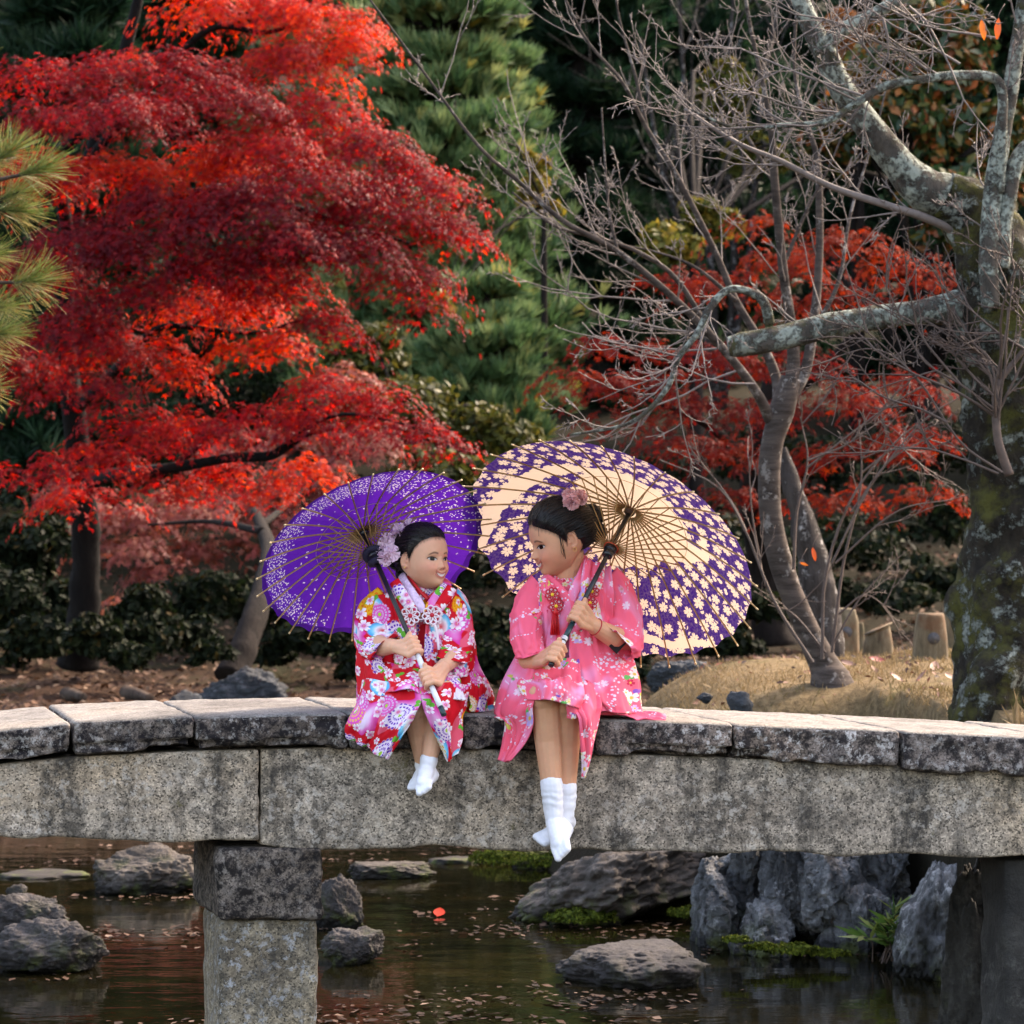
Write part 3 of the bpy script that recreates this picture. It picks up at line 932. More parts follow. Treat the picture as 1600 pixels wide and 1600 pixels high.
def old_cherry():
    rs = np.random.RandomState(5)
    t = thing('cherry_tree', 'old mossy cherry tree with lichen covered limbs beside the bridge', 'tree')
    D = 12.2
    C, R = limb(t, 'trunk', [(1600, 1190, D), (1592, 1130, D), (1588, 1040, D), (1582, 960, D), (1592, 860, D), (1600, 760, D), (1588, 660, D), (1582, 560, D), (1570, 470, D), (1552, 390, D), (1515, 330, D), (1470, 305, D - .03)],
         [106, 100, 96, 92, 82, 80, 84, 84, 82, 62, 48, 40], M_bark_old, 64, 150, 0.13, 7)
    limb(t, 'root_burl', [(1545, 1180, D - .2), (1552, 1090, D - .2), (1585, 1020, D - .18), (1640, 985, D - .12)], [50, 48, 40, 26], M_bark_old, 40, 70, 0.24, 8)
    C1, R1 = limb(t, 'limb', [(1475, 306, D - .03), (1440, 290, D - .05), (1390, 242, D - .08), (1345, 180, D - .1), (1312, 130, D - .1), (1288, 80, D - .12), (1262, 30, D - .12), (1240, -30, D - .12)], [36, 32, 25, 22, 20, 18, 15, 12], M_bark_lichen, 28, 90, 0.10, 9)
    C2, R2 = limb(t, 'limb', [(1290, 70, D - .12), (1320, 45, D - .13), (1365, 22, D - .14), (1440, -20, D - .15)], [14, 12, 10, 9], M_bark_lichen, 16, 40, 0.08, 10)
    C3, R3 = limb(t, 'cut_limb', [(1560, 462, D), (1500, 478, D - .03), (1440, 488, D - .06), (1360, 498, D - .1), (1280, 512, D - .12), (1215, 528, D - .13), (1162, 538, D - .13), (1138, 542, D - .13)], [38, 29, 22, 20, 21, 20, 20, 15], M_bark_lichen, 28, 90, 0.12, 12)
    C4, R4 = limb(t, 'limb', [(1548, 480, D - .22), (1545, 400, D - .22), (1552, 300, D - .2), (1566, 210, D - .2), (1585, 100, D - .2), (1602, -20, D - .2)], [15, 16, 16, 14, 12, 10], M_bark_lichen, 20, 80, 0.07, 13)
    C5, R5 = limb(t, 'limb', [(1566, 420, D - .2), (1572, 330, D - .2), (1590, 250, D - .18), (1640, 200, D - .15)], [12, 13, 13, 11], M_bark_lichen, 20, 50, 0.08, 14)
    C6, R6 = limb(t, 'limb', [(1562, 300, D - .22), (1566, 200, D - .25), (1560, 128, D - .26), (1500, 118, D - .3), (1440, 124, D - .32), (1385, 134, D - .34), (1340, 160, D - .36), (1290, 190, D - .38), (1220, 196, D - .4), (1150, 200, D - .42), (1080, 172, D - .44)], [8, 8, 8, 8, 7, 7, 6, 5, 4, 3, 2], M_bark_lichen, 12, 100, 0.06, 15)
    C7, R7 = limb(t, 'limb', [(1202, 505, D - .15), (1196, 478, D - .18), (1180, 460, D - .2), (1140, 452, D - .22), (1110, 480, D - .24), (1090, 520, D - .26), (1060, 560, D - .28), (1040, 610, D - .3), (985, 660, D - .32), (890, 680, D - .34)], [9, 8, 7, 6, 6, 5, 4.5, 4, 3, 2], M_bark_lichen, 10, 80, 0.05, 16)
    C8, R8 = limb(t, 'limb', [(1520, 372, D), (1440, 338, D - .1), (1390, 322, D - .12), (1300, 292, D - .14), (1220, 252, D - .16), (1150, 222, D - .18), (1070, 170, D - .2)], [7, 6.5, 6, 5, 4.5, 3.5, 2.5], M_twig, 10, 60, 0.04, 17)
    C9, R9 = limb(t, 'shoot', [(1577, 742, D - .25), (1560, 690, D - .27), (1556, 640, D - .28), (1560, 600, D - .28), (1605, 540, D - .27)], [8, 7, 6, 5, 4], M_twig_dark, 10, 40, 0.03, 18)
    mb = MB()
    for (C, R, a, b, n, L, dp, up, bias) in [(C1, R1, .1, .95, 18, .5, 2, .3, (0, -.2, .2)), (C2, R2, .2, 1, 10, .5, 2, .1, (0, -.2, 0)), (C4, R4, .2, 1, 12, .5, 2, .3, (-.3, -.2, .1)),
                                             (C6, R6, .3, 1, 46, .42, 2, .25, (-.35, -.1, .1)), (C7, R7, .3, 1, 30, .42, 2, .35, (-.3, 0, .05)), (C8, R8, .2, 1, 26, .4, 2, .25, (-.4, 0, .1)), (C3, R3, .2, .95, 5, .35, 2, .5, (0, -.2, .4))]:
        sprout(mb, rs, C, R, a, b, int(n * 0.40), L, dp, up, 0.45, 0.0042, 3, bias)
    for (x, y, dx, dz, L) in [(1400, 120, -1, .3, .7), (1450, 110, -1, .55, .8), (1350, 150, -1, .1, .8), (1500, 100, -.8, .6, .7), (1420, 10, .7, -.5, .6), (1560, 60, -1, .1, .8), (1380, 30, 0.2, -1, .5), (1330, 180, -1, -.1, .6)]:
        twig(mb, rs, P(x, y, D - .35), np.array([dx, rs.uniform(-.3, .2), dz]), L, 0.006, 2, 0.15, 0.14, 4)
    o = mb.build('twigs', M_twig, t); o['kind'] = 'stuff'
    mb = MB()
    sprout(mb, rs, C9, R9, .3, 1, 10, .55, 2, .2, .6, .007, 3, (-.4, -.1, .1))
    for s in [[(1566, 738), (1500, 690), (1440, 600), (1380, 540), (1330, 500)], [(1555, 640), (1500, 600), (1440, 560), (1400, 480), (1370, 420)], [(1560, 740), (1500, 716), (1440, 700), (1370, 706)],
              [(1500, 600), (1450, 540), (1420, 500), (1350, 470)], [(1440, 600), (1400, 560), (1355, 545), (1300, 560)], [(1600, 545), (1560, 520), (1500, 470), (1460, 440)], [(1620, 560), (1610, 480), (1600, 430), (1560, 380)],
              [(1560, 628), (1545, 560), (1500, 520), (1480, 470)], [(1480, 660), (1440, 640), (1380, 620), (1330, 590), (1290, 600)]]:
        C = catmull(PS([(x, y, D - .3) for x, y in s]), 16)
        V, F, uv = tube(C, np.linspace(0.006, 0.002, 16), 5, False); mb.add(V, F, uv)
        sprout(mb, rs, C, np.full(16, 0.006), .2, 1, 5, .3, 1, .2, .6, .004, 3, (-.3, 0, 0))
    o = mb.build('shoots', M_twig_dark, t); o['kind'] = 'stuff'
    hanging_leaves(t, [(1536, 46, 0.1, 0.085, 11.78), (1559, 45, -0.1, 0.085, 11.78)], rs)
old_cherry()

# weathered leaning trunk behind the slender cherry
t = thing('dead_trunk', 'weathered grey leaning dead trunk behind the slender cherry', 'tree trunk')
limb(t, 'trunk', [(1296, 1050, 15.6), (1285, 960, 15.6), (1270, 880, 15.6), (1250, 800, 15.6), (1232, 740, 15.6), (1222, 700, 15.6)], [30, 27, 25, 19, 13, 8], M_stump, 26, 80, 0.16, 4)

# ------------------------------------------------------------------ maples
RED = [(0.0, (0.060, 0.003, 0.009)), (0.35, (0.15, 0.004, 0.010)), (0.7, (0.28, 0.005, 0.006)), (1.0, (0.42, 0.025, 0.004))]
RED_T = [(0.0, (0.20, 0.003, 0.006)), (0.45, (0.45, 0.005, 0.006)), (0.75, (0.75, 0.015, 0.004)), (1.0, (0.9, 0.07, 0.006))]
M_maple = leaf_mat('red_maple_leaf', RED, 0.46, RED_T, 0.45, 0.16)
M_maple_far = leaf_mat('orange_red_maple_leaf', [(0, (0.075, 0.006, 0.006)), (0.5, (0.12, 0.008, 0.007)), (1, (0.17, 0.022, 0.007))], 0.40, [(0, (0.20, 0.006, 0.007)), (1, (0.34, 0.032, 0.006))], 0.6, 0.1)
M_maple_dull = leaf_mat('dull_pink_maple_leaf', [(0, (0.18, 0.02, 0.016)), (0.6, (0.29, 0.05, 0.036)), (1, (0.33, 0.10, 0.05))], 0.4, [(0, (0.3, 0.035, 0.025)), (1, (0.42, 0.11, 0.04))], 0.5)

def maple_pads(tree, pads, seed, leaf, size, mat, dens, name='crown'):
    rs = np.random.RandomState(seed)
    Ps, Ns, Rn = [], [], []
    for (cx, cy, rx, ry, d, tone) in pads:
        c = P(cx, cy, d)
        R = np.array([rx, 0.75 * rx, ry]) * d / FPX
        n = int(dens * rx * ry * (d / FPX) ** 2 * 1e0)
        # each pad is a drooping cushion made of many small sprays
        k = max(5, int(rx * ry / 330))
        v = rs.normal(size=(k * 5, 3)); v /= np.linalg.norm(v, axis=1)[:, None]
        v = v[(v[:, 2] > -0.15) & (v[:, 1] < 0.35)][:k]
        cen = c + v * R * rs.uniform(0.55, 0.95, (len(v), 1))
        for q, vv in zip(cen, v):
            m = max(8, int(n / len(v)))
            sr = rs.uniform(0.12, 0.22)
            u = rs.normal(size=(m, 3)); u /= np.linalg.norm(u, axis=1)[:, None]
            rr = rs.uniform(0.1, 1, m) ** 0.5
            o = u * rr[:, None] * np.array([sr * 1.7, sr * 1.3, sr * 0.30])
            rad = np.hypot(o[:, 0], o[:, 1])
            o[:, 2] -= rad ** 2 / sr * 0.55                      # sprays droop at the rim
            o[:, 2] += (o[:, 0] * vv[0] * R[0] + o[:, 1] * vv[1] * R[1]) * -0.35
            nr = np.stack([o[:, 0] * 1.3, o[:, 1] * 1.3 - 0.25 * sr, np.full(m, sr * 0.9)], 1) / sr + vv * 0.6 + rs.normal(size=(m, 3)) * 0.30
            Ps.append(q + o); Ns.append(nr)
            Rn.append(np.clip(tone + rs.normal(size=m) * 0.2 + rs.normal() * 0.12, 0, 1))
    pos = np.concatenate(Ps); nrm = np.concatenate(Ns); rn = np.concatenate(Rn)
    sz = rs.uniform(0.75, 1.25, len(pos)) * size
    crown_mesh(name, mat, tree, leaf, pos, nrm, sz, rs, 'stuff', rn)
    return len(pos)

def big_maple():
    t = thing('maple_tree', 'large crimson red maple with layered drooping branches left of the girls', 'tree')
    D = 19.0
    pads = [(490, 40, 130, 52, D + .8, .75), (360, 20, 120, 50, D + .9, .8), (540, 75, 50, 40, D + .5, .8), (440, 110, 110, 55, D + .6, .65), (250, 120, 150, 60, D + .3, .35), (90, 130, 110, 55, D + .2, .4), (150, 190, 170, 60, D - .1, .3), (330, 170, 130, 55, D + .1, .35),  # last value is leaf tone: high paints backlit glow into the colour
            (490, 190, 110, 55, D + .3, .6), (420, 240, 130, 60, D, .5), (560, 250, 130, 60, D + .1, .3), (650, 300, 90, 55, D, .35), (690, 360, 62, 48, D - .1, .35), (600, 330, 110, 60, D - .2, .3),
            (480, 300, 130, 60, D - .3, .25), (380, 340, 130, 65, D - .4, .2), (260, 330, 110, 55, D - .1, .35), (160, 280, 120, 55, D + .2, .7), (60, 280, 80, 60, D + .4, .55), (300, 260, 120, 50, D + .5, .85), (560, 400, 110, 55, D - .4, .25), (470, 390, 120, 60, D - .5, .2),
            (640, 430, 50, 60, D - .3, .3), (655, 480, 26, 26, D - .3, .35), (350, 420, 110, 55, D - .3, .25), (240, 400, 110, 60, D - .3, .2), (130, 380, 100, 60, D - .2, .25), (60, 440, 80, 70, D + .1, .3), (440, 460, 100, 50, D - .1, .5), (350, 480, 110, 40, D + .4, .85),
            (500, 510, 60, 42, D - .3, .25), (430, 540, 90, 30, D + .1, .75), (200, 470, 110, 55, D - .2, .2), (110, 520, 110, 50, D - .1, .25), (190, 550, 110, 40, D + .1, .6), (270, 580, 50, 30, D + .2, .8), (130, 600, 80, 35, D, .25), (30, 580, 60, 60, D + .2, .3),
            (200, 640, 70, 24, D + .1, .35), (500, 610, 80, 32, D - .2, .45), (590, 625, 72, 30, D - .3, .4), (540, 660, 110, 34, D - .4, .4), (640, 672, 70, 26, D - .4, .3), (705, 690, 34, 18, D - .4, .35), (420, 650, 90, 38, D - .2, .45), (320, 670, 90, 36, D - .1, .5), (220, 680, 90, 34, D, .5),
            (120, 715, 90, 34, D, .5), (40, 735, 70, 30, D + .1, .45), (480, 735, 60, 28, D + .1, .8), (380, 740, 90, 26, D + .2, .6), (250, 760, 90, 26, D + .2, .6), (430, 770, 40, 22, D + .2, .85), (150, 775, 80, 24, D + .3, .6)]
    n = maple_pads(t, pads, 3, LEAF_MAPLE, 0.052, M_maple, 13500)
    print('maple leaves', n)
    limb(t, 'trunk', [(122, 1040, 21.6), (130, 960, 21.5), (135, 860, 21.4), (128, 760, 21.2), (118, 660, 21.0), (100, 520, 20.8), (110, 380, 20.6), (140, 250, 20.4), (190, 100, 20.3), (230, -60, 20.2)], [33, 26, 22, 20, 18, 16, 14, 12, 10, 7], M_bark_black, 18, 90, 0.1, 21)
    for i, (pts, rad) in enumerate([
        ([(128, 770, 21.2), (165, 745, 20.4), (265, 732, D), (355, 716, D - .2), (420, 712, D - .3), (450, 698, D - .3), (478, 680, D - .3), (520, 670, D - .3)], [14, 11, 8.5, 8, 8, 6, 4, 2]),
        ([(110, 400, 20.6), (92, 250, 19.6), (110, 225, 19.2), (158, 180, 19.0), (190, 120, 19.2), (250, 80, 19.5)], [12, 9, 8, 7, 6, 4]),
        ([(110, 420, 20.6), (220, 330, 19.8), (330, 300, 19.5), (440, 320, 19.2), (540, 350, 19.0), (640, 380, 19.0)], [12, 9, 8, 6, 4, 2]),
        ([(118, 640, 21), (200, 560, 19.8), (250, 512, 19.2), (330, 515, 19.1), (400, 520, 19.2), (470, 500, 19)], [11, 8, 5, 4, 3, 2]),
        ([(140, 250, 20.4), (250, 120, 19.9), (330, 45, 19.7), (420, 50, 19.7), (500, 20, 19.8)], [10, 7, 5, 4, 2]),
        ([(105, 520, 20.8), (170, 470, 19.6), (240, 440, 19.2), (290, 425, 19.1)], [8, 5, 3, 2]),
        ([(265, 732, D), (308, 700, D), (325, 670, D)], [5, 4, 2]),
        ([(420, 712, D - .3), (520, 650, D - .5), (620, 660, D - .5), (700, 690, D - .5)], [4, 3, 2, 1.5])]):
        limb(t, 'limb', pts, rad, M_bark_black, 8, None, 0.08, 30 + i)
big_maple()

def blob_cloud(rs, blobs, n, zmin=-0.5, inner=0.4, jitter=0.6, upb=0.35):
    vol = np.array([b[1][0] * b[1][2] for b in blobs]); vol = vol / vol.sum()
    Ps, Ns = [], []
    for (c, r), w in zip(blobs, vol):
        p, v = shell_points(rs, c, r, max(4, int(n * w)), zmin, inner)
        Ps.append(p); Ns.append(v + rs.normal(size=v.shape) * jitter + np.array([0, 0, upb]))
    return np.concatenate(Ps), np.concatenate(Ns)

def leafy(name, label, cat, blobs_px, mat, leaf, size, n, seed, trunk=None, sub=9, spread=0.75, barkm=None, group=None, zmin=-0.6, upb=0.35, lobe=0.42):
    """a tree or bush whose crown fills photo ellipses (cx, cy, rx, ry, d); each is broken into smaller clumps"""
    rs = np.random.RandomState(seed)
    t = thing(name, label, cat, group)
    blobs = []
    cs = []
    for (cx, cy, rx, ry, d) in blobs_px:
        c = P(cx, cy, d); R = np.array([rx, rx * 0.7, ry]) * d / FPX
        cs.append(c)
        for _ in range(sub):
            v = rs.normal(size=3); v /= np.linalg.norm(v)
            q = c + v * R * spread * rs.uniform(0.3, 1)
            f = rs.uniform(0.65, 1.25) * lobe
            blobs.append((q, R * f * np.array([1.15, 1.15, 0.85])))
    pos, nrm = blob_cloud(rs, blobs, n, zmin, upb=upb)
    crown_mesh('crown', mat, t, leaf, pos, nrm, rs.uniform(0.7, 1.3, len(pos)) * size, rs)
    if trunk:
        pts, rad = trunk
        limb(t, 'trunk', pts, rad, barkm or M_bark_dark, 12, None, 0.08, seed)
        mb = MB()
        C = PS(pts)
        for b in blobs[::2]:
            i = rs.randint(len(C) // 2, len(C))
            branchlets(mb, rs, C[min(i, len(C) - 1)], [np.asarray(b[0])], rad[-1] * pts[-1][2] / FPX * 0.7, ns=4)
        mb.build('branches', barkm or M_bark_dark, t)['kind'] = 'stuff'
    return t

def spray_maple(label, pads, seed, mat, size, dens, trunk, barkm, limbs=()):
    t = thing('maple_tree', label, 'tree')
    maple_pads(t, pads, seed, LEAF_MAPLE, size, mat, dens)
    limb(t, 'trunk', trunk[0], trunk[1], barkm, 12, None, 0.08, seed)
    for i, (p, r) in enumerate(limbs):
        limb(t, 'limb', p, r, barkm, 7, None, 0.08, seed + i)
spray_maple('orange red maple behind the slender bare cherry',
      [(1330, 390, 110, 38, 22.5, .8), (1230, 420, 100, 40, 23, .7), (1130, 450, 100, 34, 23.2, .6), (1040, 440, 60, 24, 23.5, .4), (1420, 430, 80, 40, 23, .8), (1300, 470, 120, 30, 22.8, .6), (980, 545, 90, 30, 22.4, .4), (1100, 560, 110, 36, 22.2, .35), (900, 595, 64, 26, 22, .6), (1000, 610, 110, 40, 22, .4), (1120, 640, 110, 40, 22.2, .3), (960, 655, 60, 24, 22, .5),
       (1220, 570, 100, 40, 22.6, .35), (1300, 640, 120, 40, 22.6, .4), (1400, 610, 90, 44, 23, .45), (1350, 710, 130, 40, 22.6, .6), (1440, 690, 70, 40, 23, .6), (1130, 710, 120, 38, 22.8, .4), (1060, 690, 60, 24, 22.6, .4), (1280, 780, 110, 30, 23.2, .7), (1130, 775, 70, 24, 23.2, .35), (1430, 770, 70, 26, 23.2, .7), (1180, 350, 50, 26, 23.4, .8)],
      5, M_maple_far, 0.085, 3600, ([(1210, 1010, 24), (1200, 900, 24), (1180, 760, 23.6), (1200, 640, 23.3), (1220, 540, 23.2)], [34, 30, 26, 20, 12]), M_bark_dark,
      [([(1190, 740, 23.6), (1100, 660, 22.8), (1000, 620, 22.2), (920, 600, 22.1)], [10, 7, 4, 2]), ([(1200, 660, 23.4), (1300, 560, 23), (1400, 450, 23)], [10, 7, 3]), ([(1190, 760, 23.6), (1300, 720, 23), (1420, 700, 23)], [9, 6, 3])])
spray_maple('dull pink red maple low behind the crimson maple',
      [(170, 810, 90, 34, 25, .5), (280, 800, 100, 36, 25.2, .6), (400, 800, 90, 40, 25.4, .5), (470, 770, 70, 36, 25.6, .4), (230, 850, 110, 24, 25, .6), (360, 855, 80, 22, 25.2, .5), (440, 850, 50, 24, 25, .5), (270, 890, 60, 18, 24.8, .4), (190, 945, 30, 14, 23, .8), (540, 600, 60, 34, 26, .5), (560, 690, 80, 36, 25.5, .5), (420, 700, 100, 40, 26, .4), (500, 740, 60, 30, 25.5, .5), (120, 770, 60, 30, 25.6, .4)],
      6, M_maple_dull, 0.085, 6500, ([(360, 1060, 21.0), (385, 1000, 21.2), (408, 930, 21.6), (420, 860, 22.5), (400, 800, 24)], [26, 21, 18, 13, 8]), M_bark_dark,
      [([(410, 830, 23), (330, 815, 24.5), (230, 820, 24.8)], [7, 4, 2]), ([(410, 820, 23.4), (470, 770, 25), (540, 700, 25.4)], [6, 4, 2])])

# ------------------------------------------------------------------ woods behind
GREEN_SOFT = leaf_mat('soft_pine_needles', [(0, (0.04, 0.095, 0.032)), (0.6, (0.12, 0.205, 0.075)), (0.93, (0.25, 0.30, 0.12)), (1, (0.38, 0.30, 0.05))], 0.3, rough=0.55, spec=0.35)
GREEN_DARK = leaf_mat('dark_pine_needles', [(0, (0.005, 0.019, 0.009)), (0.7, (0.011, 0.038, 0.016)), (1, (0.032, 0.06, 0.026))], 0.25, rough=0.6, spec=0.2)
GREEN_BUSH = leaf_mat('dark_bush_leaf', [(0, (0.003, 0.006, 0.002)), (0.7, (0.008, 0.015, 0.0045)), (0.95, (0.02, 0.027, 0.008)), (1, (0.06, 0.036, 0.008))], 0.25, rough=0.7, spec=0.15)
GREEN_OLIVE = leaf_mat('olive_leaf', [(0, (0.025, 0.032, 0.007)), (0.6, (0.065, 0.07, 0.013)), (1, (0.13, 0.10, 0.016))], 0.35, spec=0.2)
YELLOW = leaf_mat('yellow_leaf', [(0, (0.11, 0.105, 0.014)), (0.6, (0.24, 0.17, 0.02)), (1, (0.36, 0.19, 0.022))], 0.45)
OLIVE_BRIGHT = leaf_mat('olive_yellow_leaf', [(0, (0.045, 0.055, 0.012)), (0.6, (0.11, 0.11, 0.02)), (1, (0.24, 0.16, 0.022))], 0.4, spec=0.15)
MIXED = leaf_mat('autumn_mixed_leaf', [(0, (0.015, 0.05, 0.018)), (0.45, (0.04, 0.075, 0.02)), (0.68, (0.14, 0.115, 0.022)), (0.82, (0.32, 0.12, 0.022)), (1, (0.38, 0.09, 0.03))], 0.35)
ORANGE = leaf_mat('orange_brown_leaf', [(0, (0.18, 0.06, 0.02)), (0.6, (0.34, 0.12, 0.03)), (1, (0.45, 0.17, 0.04))], 0.4)

def conifer(label, px, d, ytop, ybot, rpx, mat, seed, tufts=2600, size=0.28, lean=0, tpl=TUFT, levels=15):
    rs = np.random.RandomState(seed)
    t = thing('pine_tree', label, 'tree', 'evergreens of the wood behind')
    top = P(px + lean, ytop, d); bot = P(px, ybot, d)
    g = float(ground_h(bot[0], bot[1]))
    C = catmull([np.array([bot[0], bot[1], g - .2]), bot, (bot + top) / 2, top], 20)
    V, F, uv = tube(C, np.linspace(0.20, 0.03, 20), 8)
    mk('trunk', V, F, M_bark_dark, t, uv=uv)
    H = top[2] - bot[2]
    R = rpx * d / FPX
    Ps, Ns = [], []
    mb = MB()
    per = max(3, tufts // (levels * 8))
    for L in range(levels):
        f = (L + rs.uniform(-.3, .3)) / levels
        z = bot[2] + H * f
        ax = bot + (top - bot) * f
        rl = R * (1 - 0.72 * f ** 1.4) * rs.uniform(0.75, 1.15)
        nb = 8
        a0 = rs.uniform(0, 2 * pi)
        for b in range(nb):
            a = a0 + b * 2 * pi / nb + rs.uniform(-.3, .3)
            ln = rl * rs.uniform(0.7, 1.15)
            tip = np.array([ax[0] + cos(a) * ln, ax[1] + sin(a) * ln * 0.8, z + ln * rs.uniform(-0.05, 0.3)])
            root = np.array([ax[0], ax[1], z])
            Cb = catmull([root, (root + tip) / 2 + [0, 0, -0.08 * ln], tip], 6)
            V, F, uv = tube(Cb, np.linspace(0.035, 0.008, 6), 4, False); mb.add(V, F, uv)
            s = rs.uniform(0.25, 1.0, per) ** 0.7
            q = root + (tip - root) * s[:, None] + rs.normal(size=(per, 3)) * np.array([0.16, 0.16, 0.09]) * ln * 0.9
            Ps.append(q)
            dirs = (tip - root) / (np.linalg.norm(tip - root) + 1e-6)
            Ns.append(np.array([0, 0, 0.9]) + dirs * 0.55 + rs.normal(size=(per, 3)) * 0.28)
    mb.build('branches', M_bark_dark, t)['kind'] = 'stuff'
    pos = np.concatenate(Ps); nrm = np.concatenate(Ns)
    crown_mesh('crown', mat, t, tpl, pos, nrm, rs.uniform(0.7, 1.3, len(pos)) * size, rs)

conifer('soft green pine rising between crimson maple and bare cherry', 690, 30, -260, 620, 190, GREEN_SOFT, 1, 6800, 0.22, tpl=TUFT_SOFT)
conifer('soft green pine low in front of the dark wood', 760, 28, 430, 800, 130, GREEN_SOFT, 2, 3200, 0.20, tpl=TUFT_SOFT, levels=9)
conifer('pale green pine whose tip shows behind the long bare branch', 785, 33, 60, 620, 110, GREEN_SOFT, 3, 2600, 0.22, tpl=TUFT_SOFT, levels=11)
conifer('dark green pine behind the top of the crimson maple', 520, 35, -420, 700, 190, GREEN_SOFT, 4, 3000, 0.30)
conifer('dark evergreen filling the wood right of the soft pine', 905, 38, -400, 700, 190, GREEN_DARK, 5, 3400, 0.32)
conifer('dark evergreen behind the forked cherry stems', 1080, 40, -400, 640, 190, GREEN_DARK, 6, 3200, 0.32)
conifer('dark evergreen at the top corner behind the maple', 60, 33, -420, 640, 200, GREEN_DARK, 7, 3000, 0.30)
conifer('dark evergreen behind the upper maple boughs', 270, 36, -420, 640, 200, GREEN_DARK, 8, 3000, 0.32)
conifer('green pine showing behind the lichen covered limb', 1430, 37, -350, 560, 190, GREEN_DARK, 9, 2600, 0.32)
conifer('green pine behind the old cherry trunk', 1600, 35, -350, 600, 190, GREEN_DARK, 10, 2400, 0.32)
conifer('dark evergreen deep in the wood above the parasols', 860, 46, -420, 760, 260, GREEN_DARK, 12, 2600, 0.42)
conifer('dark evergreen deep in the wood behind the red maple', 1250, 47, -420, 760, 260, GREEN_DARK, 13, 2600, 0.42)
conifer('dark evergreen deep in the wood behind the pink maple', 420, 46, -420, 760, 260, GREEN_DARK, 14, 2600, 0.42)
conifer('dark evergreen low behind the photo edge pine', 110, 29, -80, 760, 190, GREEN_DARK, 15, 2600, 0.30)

leafy('tree', 'green and orange autumn tree behind the old cherry limbs', 'tree', [(1430, 120, 160, 150, 31), (1540, 260, 130, 140, 31), (1330, 200, 110, 120, 32), (1480, 330, 120, 80, 30)], MIXED, LEAF_OVAL, 0.16, 7000, 31, ([(1450, 900, 31.5), (1450, 600, 31.5), (1440, 300, 31.5)], [26, 20, 14]), sub=14, lobe=0.34)
leafy('tree', 'orange brown tree at the top behind the lichen fork', 'tree', [(1330, 60, 70, 90, 34), (1390, 180, 50, 60, 34)], ORANGE, LEAF_OVAL, 0.15, 1800, 32, ([(1340, 700, 34), (1340, 100, 34)], [14, 8]), sub=12, lobe=0.3)
leafy('tree', 'yellow green tree glimpsed through the cherry fork', 'tree', [(1050, 390, 80, 45, 28), (1110, 350, 60, 50, 28.5), (1130, 150, 60, 70, 34), (1180, 250, 60, 70, 34)], OLIVE_BRIGHT, LEAF_OVAL, 0.13, 2600, 33, ([(1090, 800, 28.5), (1085, 380, 28.4)], [14, 8]), sub=10, lobe=0.36)
leafy('shrub', 'small yellow shrub glimpsed behind the long bare branch', 'shrub', [(850, 310, 38, 50, 29), (838, 260, 24, 40, 29), (690, 480, 28, 22, 27)], YELLOW, LEAF_OVAL, 0.12, 620, 34, ([(850, 760, 29), (850, 320, 29)], [8, 4]), sub=7, lobe=0.36)
leafy('shrub', 'olive green shrub behind the purple parasol', 'shrub', [(640, 640, 130, 70, 26.5), (740, 690, 120, 60, 26.5), (560, 560, 90, 60, 27), (680, 735, 110, 40, 25.5)], GREEN_OLIVE, LEAF_OVAL, 0.10, 5200, 35, ([(650, 960, 26.5), (650, 700, 26.5)], [12, 7]), sub=12, lobe=0.36)
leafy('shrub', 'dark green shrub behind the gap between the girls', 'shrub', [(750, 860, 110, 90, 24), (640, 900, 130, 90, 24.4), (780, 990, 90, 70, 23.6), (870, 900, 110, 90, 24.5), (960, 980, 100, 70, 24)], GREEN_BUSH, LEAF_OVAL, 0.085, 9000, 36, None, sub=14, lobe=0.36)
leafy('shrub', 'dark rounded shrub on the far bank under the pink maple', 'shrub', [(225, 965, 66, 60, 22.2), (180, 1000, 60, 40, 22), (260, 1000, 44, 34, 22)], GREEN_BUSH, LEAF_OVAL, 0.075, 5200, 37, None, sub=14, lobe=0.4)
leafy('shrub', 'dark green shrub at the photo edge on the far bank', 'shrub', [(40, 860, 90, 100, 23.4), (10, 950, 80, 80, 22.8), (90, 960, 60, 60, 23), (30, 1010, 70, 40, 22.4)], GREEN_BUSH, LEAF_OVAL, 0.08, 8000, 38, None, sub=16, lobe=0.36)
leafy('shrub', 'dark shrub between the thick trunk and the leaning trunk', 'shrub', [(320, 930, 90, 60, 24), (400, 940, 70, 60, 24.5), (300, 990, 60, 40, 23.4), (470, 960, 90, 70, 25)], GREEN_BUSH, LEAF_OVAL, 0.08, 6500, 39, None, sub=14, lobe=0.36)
leafy('shrub', 'dark low shrubbery on the shaded slope behind the posts', 'shrub', [(1100, 860, 120, 80, 26), (1330, 850, 160, 60, 27), (1480, 820, 120, 70, 28), (1230, 900, 110, 60, 25)], GREEN_BUSH, LEAF_OVAL, 0.09, 6000, 40, None, sub=14, lobe=0.36)

